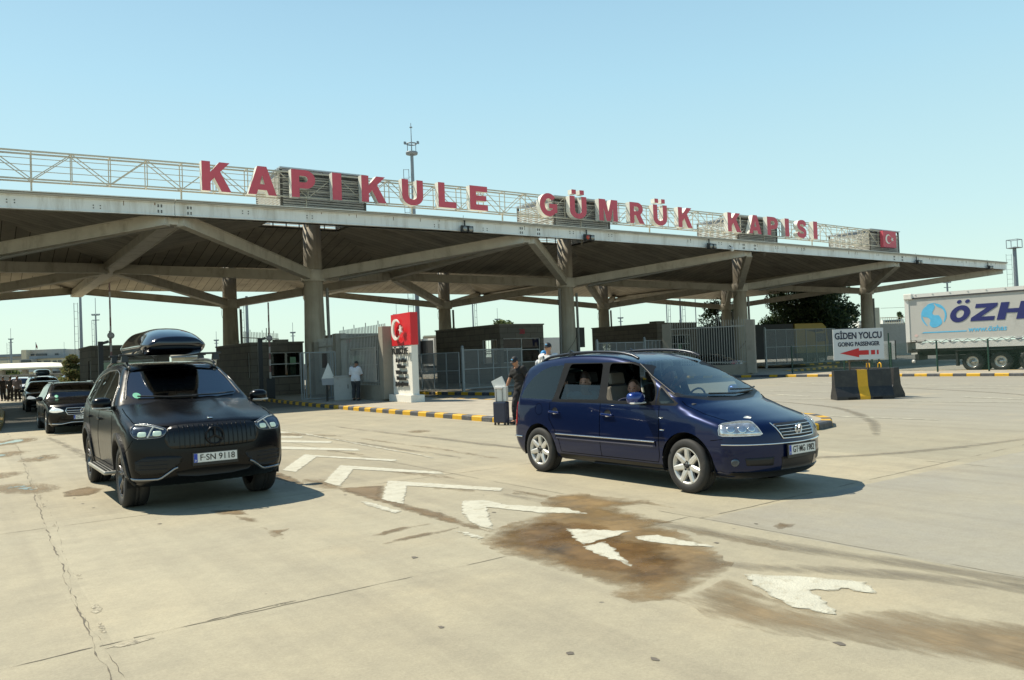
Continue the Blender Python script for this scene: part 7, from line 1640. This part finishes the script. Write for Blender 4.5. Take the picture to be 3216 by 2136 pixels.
seated('driver of the minivan seen through the windscreen, one hand raised', .02, .40, 1.35, (.04,.045,.05), hy=-.2, skin=(.38,.22,.15), hair=(.03,.02,.015), hand={'elR':(.2,.22,1.12),'haR':(.12,.36,1.30)})
seated('child looking over the half-lowered rear window of the minivan', -.84, -.45, 1.305, (.30,.42,.46), hy=-1.0, skin=(.50,.29,.21), hair=(.03,.02,.014), longhair=True, hand={'elR':(.24,-.02,1.05),'haR':(.2,-.17,1.24)})
# neck cushions and headrest bulk inside are part of the seats
# ================================================================ masts, trees, far buildings
MAST = mat('mast_grey', (.20,.23,.26), .5, .2, var=.08)
def mast(label, base, h, r0, kind, ladder=None):
    t = thing('light_mast', label, 'light mast', (base.x,base.y,0), 0, 'light masts around the yard'); k = MB()
    k.tube([(0,0,0),(0,0,h)], [r0,r0*.62], 12); k.build('pole', MAST, t)
    k = MB(); side = -Vector((CR.x,CR.y,0)).normalized() if ladder != 'R' else Vector((CR.x,CR.y,0)).normalized()
    if ladder:
        o = side*(r0+.12); o2 = side*(r0+.12+max(.28,r0*2.0))
        k.tube([o,o+Vector((0,0,h*.93))], .03, 5); k.tube([o2,o2+Vector((0,0,h*.93))], .035, 5); z = 2.
        while z < h*.93: k.tube([o+Vector((0,0,z)),o2+Vector((0,0,z))], .025, 4); z += .9
        z = 3.
        while z < h*.92: k.tube([side*r0*.8+Vector((0,0,z)),o+Vector((0,0,z))], .025, 4); z += 3
        k.build('ladder', MAST, t)
    k = MB()
    if kind == 'ring':
        ring = lambda r_, z, n=20: [(r_*math.cos(a), r_*math.sin(a), z) for a in np.linspace(0,2*math.pi,n)]
        k.lathe([(.2,h-.15),(.6,h-.12),(.64,h+.06),(.6,h+.14),(.1,h+.12)], n=24); k.tube(ring(.5,h+1.0), .07, 8, cap=False)
        for q in range(6): a = q*math.pi/3; k.tube([(.5*math.cos(a),.5*math.sin(a),h+.1),(.5*math.cos(a),.5*math.sin(a),h+1.0)], .03, 5)
        k.tube([(0,0,h),(0,0,h+3.2)], [.06,.03], 6)
        for z, r_ in ((h+2.75,.18),): k.lathe([(.001,z-.12),(r_,z),(.001,z+.12)], n=14)
        for s in (-1,1): k.box((s*.68*CR.x, s*.68*CR.y, h+1.12),(.26,.16,.26),rz=.6)
        k.build('lamp_crown', MAST, t)
    elif kind == 'tee':
        w_ = max(.4, h*.05)
        for z in (h, h*.93): k.bar(-Vector((CR.x,CR.y,0))*w_+Vector((0,0,z)), Vector((CR.x,CR.y,0))*w_+Vector((0,0,z)), .12, .12)
        for s in (-1,-.4,.4,1): p = Vector((CR.x,CR.y,0))*w_*s; k.box((p.x,p.y,h+.1),(.22,.2,.22))
        k.tube([(0,0,h),(0,0,h*1.25)], .04, 5); k.build('lamp_bar', MAST, t)
    elif kind == 'cage':
        w_ = .95
        for sx in (-1,1):
            for sy in (-1,1): k.bar((sx*w_,sy*w_,h-.2),(sx*w_,sy*w_,h+1.3),.1,.1,up=(1,0,0))
        for z in (h-.2,h+1.3):
            for s in (-1,1): k.bar((-w_,s*w_,z),(w_,s*w_,z),.1,.1); k.bar((s*w_,-w_,z),(s*w_,w_,z),.1,.1)
        k.box((0,0,h-.2),(2*w_,2*w_,.08)); k.build('lamp_cage', MAST, t)
    return t
def mast_at(label, px, base_y, top_y, D, r0, kind, ladder=None, h=None):
    b = pt(px, base_y, D); top = pt(px, top_y, D); return mast(label, b, top.z, r0, kind, ladder)
mast_at('tallest light mast with a round lamp crown behind the big letter U', 1308, 900, 479, 84, .27, 'ring', 'L')
mast_at('thick ladder mast left of the first boom gate', 256, 1090, 930, 96, .22, 'none', 'L')
mast_at('thin lamp mast between the ladder mast and the first boom gate', 303, 1090, 990, 120, .16, 'tee', 'L')
mast_at('lamp mast at the far left above the blue-grey roof', 35, 1110, 1066, 190, .28, 'tee', 'L')
mast_at('ladder mast right of the back column over the booth', 778, 1070, 930, 96, .24, 'none', 'L')
mast_at('lattice mast with lamp cage rising behind the lorry trailer', 3191, 880, 775, 150, .50, 'cage', 'L')
mast_at('short twin lamp mast above the trailer roof', 2975, 900, 888, 150, .25, 'tee')
mast_at('thin mast right of the terminal building', 203, 1150, 1098, 230, .3, 'tee')
mast_at('small lamp mast above the picket fence near the front column', 921, 1090, 1046, 150, .2, 'tee')
mast_at('slim ladder mast left of booth 38 roof', 1487, 1040, 930, 110, .14, 'none', 'R')
mast_at('small lamp mast over the roof of booth 38', 1563, 1020, 1004, 170, .2, 'tee')
mast_at('small lamp mast between two back columns', 1950, 1030, 1000, 150, .2, 'tee')
mast_at('ladder mast under the roof right of centre, left one of two', 2095, 1010, 930, 110, .10, 'none', 'R')
mast_at('ladder mast under the roof right of centre, right one of two', 2138, 1010, 930, 110, .18, 'none', 'R')
mast_at('thin bare mast left of the big tree', 2186, 1010, 930, 120, .10, 'none')
mast_at('small lamp mast above the top of the welcome pillar', 1246, 1020, 990, 150, .2, 'tee')
mast_at('thin lamp mast above the SUV roof box, left of the booth', 681, 1120, 1070, 160, .2, 'tee')
# trees
def leaf_tree(label, base, h, w_, trunk_h, n, cols, size, seed, conifer=False, cat='tree', name='tree'):
    r_ = random.Random(seed); t = thing(name, label, cat, base); k = MB()
    k.tube([(0,0,0),(.1,.05,trunk_h),(.05,0,h*.62)], [w_*.035,w_*.028,w_*.012], 9)
    cl = []
    nb = 34 if not conifer else 34
    for q in range(nb):
        if conifer: z = trunk_h*.6+(h-trunk_h*.6)*(q/nb)**.9; rr_ = w_*.5*(1-(z-trunk_h*.6)/(h-trunk_h*.6))*r_.uniform(.6,1.1)+.15; a = r_.uniform(0,6.28); c = Vector((rr_*.6*math.cos(a), rr_*.6*math.sin(a), z)); cl.append((c, max(.35,rr_*.62), .5))
        else:
            a = r_.uniform(0,6.28); ph = r_.uniform(-.5,1); rad = w_*.5*math.sqrt(max(0,1-ph*ph*.85))*r_.uniform(.35,.92); z = trunk_h+(h-trunk_h)*(.38+.50*ph); c = Vector((rad*math.cos(a), rad*math.sin(a), z)); cl.append((c, w_*r_.uniform(.14,.23), .78))
        k.tube([(.05,0,max(trunk_h*.7,min(h*.6,c.z*.6))), c*.6+Vector((0,0,c.z*.3)), c], [w_*.012,w_*.007,w_*.003], 5)
    k.build('trunk', mat('bark', (.07,.05,.035), .9, var=.3, scale=6), t)
    k = MB()
    for q in range(n):
        c, rad, fl = cl[r_.randrange(len(cl))]; d = Vector((r_.gauss(0,1),r_.gauss(0,1),r_.gauss(0,1))).normalized(); p = c+Vector((d.x,d.y,d.z*fl))*rad*r_.uniform(.45,1.12)
        s = size*r_.uniform(.6,1.4); a = Vector((r_.gauss(0,1),r_.gauss(0,1),r_.gauss(0,.7))).normalized(); b = a.cross(Vector((r_.gauss(0,1),r_.gauss(0,1),r_.gauss(0,1)))).normalized()
        k.add([p-a*s, p+b*s*.38, p+a*s, p-b*s*.38], [(0,1,2,3)], 0 if r_.random() < .6 else 1)
    k.build('crown', cols, t); return t
LF1 = mat('leaf_dark', (.035,.06,.022), .6, var=.4, scale=1.2); LF2 = mat('leaf_mid', (.085,.12,.045), .6, var=.4, scale=1.2); LF3 = mat('pine_needles', (.13,.155,.055), .7, var=.4, scale=1.5); LF4 = mat('pine_needles_dry', (.18,.15,.06), .8, var=.3)
def translucent(m):
    n = m.node_tree.nodes; l = m.node_tree.links; b = n['Principled BSDF']; t = n.new('ShaderNodeBsdfTranslucent'); ms = n.new('ShaderNodeMixShader'); ms.inputs[0].default_value = .45
    l.new(b.inputs['Base Color'].links[0].from_socket, t.inputs[0]); l.new(b.outputs[0], ms.inputs[1]); l.new(t.outputs[0], ms.inputs[2]); l.new(ms.outputs[0], n['Material Output'].inputs[0])
for m_ in (LF1,LF2,LF3,LF4): translucent(m_)
b = pt(2548,1090,92); leaf_tree('big dark bushy tree standing behind the yellow lorry', (b.x,b.y,0), pt(2548,890,92).z+.5, 10.5, 1.6, 26000, [LF1,LF2], .23, 3)
b = pt(2265,1090,90); leaf_tree('dark tree partly hidden behind the third back column', (b.x,b.y,0), pt(2265,935,90).z, 4.8, 1.5, 4000, [LF1,LF2], .2, 4)
b = pt(226,1190,70); leaf_tree('olive green pine tree beside the booth behind the queue', (b.x,b.y,0), pt(226,1118,70).z, 4.2, .7, 8000, [LF3,LF4], .15, 5, True, name='pine_tree')
b = pt(1588,1050,130); leaf_tree('tree top poking over the roof of booth 38', (b.x,b.y,0), pt(1588,1000,130).z, 4.6, 3.0, 3500, [LF3,LF1], .3, 6)
b = pt(1425,1050,120); leaf_tree('little tree top left of booth 38 by the back column', (b.x,b.y,0), pt(1425,1029,120).z, 4.0, 2.5, 1500, [LF3,LF2], .25, 7)
b = pt(2830,1050,140); leaf_tree('small dark conifer left of the trailer behind the yard fence', (b.x,b.y,0), pt(2830,980,140).z, 3.0, .7, 1500, [LF1,LF2], .25, 8, True, name='conifer')
b = pt(1040,1140,75); leaf_tree('pale shrub seen through the picket fence by the column', (b.x,b.y,0), pt(1040,1092,75).z, 3.4, .8, 2000, [LF3,LF4], .14, 9)
b = pt(395,1170,150); leaf_tree('green trees under the far white roof at the left', (pt(15,1190,150).x,pt(15,1190,150).y,0), pt(15,1165,150).z, 7, 1, 2000, [LF3,LF1], .4, 10)
# far buildings (walls face the photo)
CREAMW = mat('cream_wall', (.52,.47,.36), .8, var=.06); GREYW = mat('grey_wall', (.36,.34,.31), .8, var=.06); BLUEW = mat('blue_grey_roof', (.16,.20,.24), .6); WINM = mat('far_window', (.04,.05,.06), .2); PALE = mat('pale_roof', (.74,.70,.58), .6)
camR = Vector((CR.x,CR.y,0)).normalized(); camF = Vector((CF.x,CF.y,0)).normalized(); frz = math.atan2(camR.y,camR.x)
def fbox(k, px0, px1, y0, y1, D, depth, mi=0, gz=None, off=0.):
    a = pt(px0, y1, D+off); b = pt(px1, y1, D+off); z1 = pt((px0+px1)/2, y0, D+off).z; z0 = pt((px0+px1)/2, y1, D+off).z if gz is None else gz
    c = (a+b)/2+camF*depth/2; w_ = (Vector((b.x,b.y,0))-Vector((a.x,a.y,0))).length; k.box((c.x,c.y,(z0+z1)/2),(w_,depth,z1-z0),mi,rz=frz)
D = 230; o = pt(130,1180,D); t = thing('terminal_building', 'cream and grey terminal building with a red flag, far left', 'building', (o.x,o.y,0))
k = MB(); fbox(k, 68,190,1098,1185,D,14,0,gz=0,off=4); k.build('upper_block', GREYW, t, world=True); k = MB(); fbox(k, 68,83,1099,1130,D,10,0,off=2); k.build('stair_tower', CREAMW, t, world=True)
k = MB(); fbox(k, 85,198,1126,1185,D,18,0,gz=0,off=-2); k.build('lower_block', CREAMW, t, world=True); k = MB(); fbox(k, 92,198,1117,1126,D,12,0,off=-2.5); k.build('parapet', BLUEW, t, world=True)
k = MB(); fbox(k, 62,100,1128,1185,D,12,0,gz=0,off=-5); k.build('side_block', GREYW, t, world=True)
for x0, x1, y0, y1, of in ((112,146,1111,1117,3.9),(97,107,1112,1117,3.9),(172,182,1110,1116,3.9),(117,128,1135,1140,-2.2),(137,157,1133,1141,-2.2),(165,176,1133,1138,-2.2),(182,192,1132,1137,-2.2),(102,110,1133,1140,-2.2),(66,96,1131,1140,-5.2)):
    k = MB(); fbox(k, x0,x1,y0,y1,D,.2,0,off=of); k.build('window', WINM, t, world=True)
k = MB(); p = pt(113,1099,D+3); k.tube([p, p+Vector((0,0,2.2))], .08, 5); k.build('flagpole', MAST, t, world=True); k = MB(); q = p+Vector((0,0,2.1)); k.add([q, q+camR*.5-Vector((0,0,1.2)), q+camR*.45-Vector((0,0,2.0)), q-Vector((0,0,1.2))],[(0,1,2,3),(3,2,1,0)]); k.build('flag', mat('flag_dull_red', (.30,.05,.06), .7), t, world=True)
D = 250; o = pt(30,1180,D); t = thing('warehouse', 'long low warehouse with a blue-grey roof at the far left edge', 'building', (o.x,o.y,0)); k = MB(); fbox(k, -80,68,1122,1185,D,20,0,gz=0); k.build('walls', GREYW, t, world=True); k = MB(); fbox(k, -80,68,1114,1122,D,21,0,off=-.5); k.build('roof', BLUEW, t, world=True); k = MB(); fbox(k,-80,66,1133,1150,D,1,0,off=-.6); k.build('lower_band', CREAMW, t, world=True)
# white roof over the next checkpoint
D = 105; a = pt(0,1158,D); b = pt(140,1155,D); t = thing('checkpoint_roof', 'low white hipped roof on posts down the lanes at the left', 'roof', (a.x,a.y,0)); k = MB(); L0 = a-camR*5; L1 = b+camF*1; top = pt(85,1140,D+6).z; ze = pt(85,1154,D).z
P = [L0, Vector((L1.x,L1.y,ze)), Vector((L1.x,L1.y,ze))+camF*12, L0+camF*12]; P = [Vector((p.x,p.y,ze)) for p in P]; Q = [p.lerp(sum(P,Vector())/4, .70 if i in (1,2) else .55) for i, p in enumerate(P)]; Q = [Vector((q.x,q.y,top)) for q in Q]; low = [p-Vector((0,0,.18)) for p in P]
k.add(P+Q, [(0,1,5,4),(1,2,6,5),(2,3,7,6),(3,0,4,7),(4,5,6,7)]); k.add(P+low, [(0,4,5,1),(1,5,6,2),(2,6,7,3),(3,7,4,0)]); k.build('roof', PALE, t, world=True); k = MB(); k.add(low, [(3,2,1,0)]); k.build('soffit', GREYW, t, world=True)
for f in (.35,.62,.9): p = P[0].lerp(P[1], f)+camF*2; k = MB(); k.tube([(p.x,p.y,0),(p.x,p.y,ze-.3)], .4, 10); k.build('column', GREYW, t, world=True)
D = 170; o = pt(160,1180,D); t = thing('annex', 'row of cream and white low annexes right of the terminal', 'building', (o.x,o.y,0)); k = MB(); fbox(k, 168,205,1141,1190,D,10,0,gz=0); fbox(k, 88,122,1166,1195,D,8,0,gz=0,off=-6); k.build('walls', CREAMW, t, world=True); k = MB(); fbox(k,160,206,1140,1148,D,11,0,off=-.5); fbox(k,86,125,1160,1168,D,9,0,off=-7); k.build('roof', mat('annex_roof', (.30,.33,.35), .6), t, world=True)
for x0,x1,y0,y1 in ((183,198,1153,1157),(172,180,1153,1157)): k = MB(); fbox(k,x0,x1,y0,y1,D,.2,0,off=-.2); k.build('window', WINM, t, world=True)
D = 120; o = pt(160,1185,D); t = thing('dark_lorry', 'dark lorry body standing down the lane behind the queue', 'lorry', (o.x,o.y,0)); k = MB(); fbox(k, 128,178,1166,1196,D,8,0,gz=.9); k.build('body', mat('lorry_dark', (.02,.022,.024), .6), t, world=True); k = MB(); fbox(k,130,176,1196,1206,D,7,0,gz=.4,off=.5); k.build('chassis', CHD, t, world=True)
# yard wall with railings at the right, light container row, skyline fill
D = 110; o = pt(2800,1050,D); t = thing('yard_wall', 'pale yard wall with a railing and one concrete pier left of the trailer', 'wall', (o.x,o.y,0)); k = MB(); fbox(k, 2700,2860,1017,1066,D,.4,0,gz=0); k.build('wall', mat('yard_wall', (.36,.34,.30), .8), t, world=True); k = MB(); fbox(k, 2752,2766,966,1060,D,.7,0,gz=0,off=-1); k.build('pier', CREAMW, t, world=True)
k = MB(); 
for q in range(2766,2860,7): fbox(k, q,q+1,996,1018,D,.05,0)
fbox(k, 2766,2860,996,998,D,.06,0,off=.1); fbox(k,2766,2860,966,967,D,.06,0,off=.1); k.build('railing', CREAMW, t, world=True)
D = 135; o = pt(2720,1050,D); t = thing('parked_vans', 'white vehicles seen as a pale row between column and trailer', 'vehicles', (o.x,o.y,0)); k = MB(); fbox(k, 2700,2750,1006,1040,D,3,0,gz=.4); fbox(k,2775,2840,1004,1040,D,3,0,gz=.4,off=3); k.build('bodies', WP, t, world=True); k = MB(); fbox(k, 2705,2740,1009,1014,D,.2,0,off=-.2); fbox(k,2780,2830,1006,1011,D,.2,0,off=2.8); k.build('windows', WINM, t, world=True)
D = 140; o = pt(1340,1060,D); t = thing('far_shed', 'pale flat shed roof seen right of the welcome pillar', 'building', (o.x,o.y,0)); k = MB(); fbox(k, 1330,1400,1056,1130,D,10,0,gz=0); k.build('walls', GREYW, t, world=True); k = MB(); fbox(k,1330,1400,1053,1058,D,11,0,off=-.5); k.build('roof', CREAMW, t, world=True)
D = 120; o = pt(700,1130,D); t = thing('far_houses', 'small pale building between the roof box and the booth', 'building', (o.x,o.y,0)); k = MB(); fbox(k, 540,580,1122,1180,D,6,0,gz=0); fbox(k,580,690,1130,1180,D,6,0,gz=0,off=2); k.build('walls', CREAMW, t, world=True); k = MB(); fbox(k, 536,584,1118,1123,D,7,0,off=-.5); k.build('roof', BLUEW, t, world=True)
# a boundary wall and hedge closing the yard under the roof
t = thing('boundary_wall', 'low grey boundary wall far behind the booths', 'wall', (30,92,0)); k = MB(); k.box((30,92,.9),(150,.4,1.8),rz=0); k.build('wall', mat('far_wall', (.26,.25,.23), .85), t, world=True); k = MB(); k.box((30,92,1.84),(150,.6,.08)); k.build('coping', GREYW, t, world=True)
# birds on the beams
def bird(label, p):
    t = thing('pigeon', label, 'bird', p, 0, 'pigeons on the roof beams'); k = MB(); ell(k, (0,0,.10), (.16,.07,.075), None, 10, 8); ell(k, (.14,0,.19), (.05,.045,.05), None, 8, 6); k.tube([(-.1,0,.1),(-.27,0,.05)], [.045,.02], 6); k.tube([(.18,0,.185),(.215,0,.18)], [.012,.004], 5); k.build('body', mat('pigeon_grey', (.03,.03,.035), .6), t)
for lb, px, py, D in (('pigeon on the front left strut near the top left of the roof', 272, 705, 37.5),):
    bird(lb, pt(px, py, D))
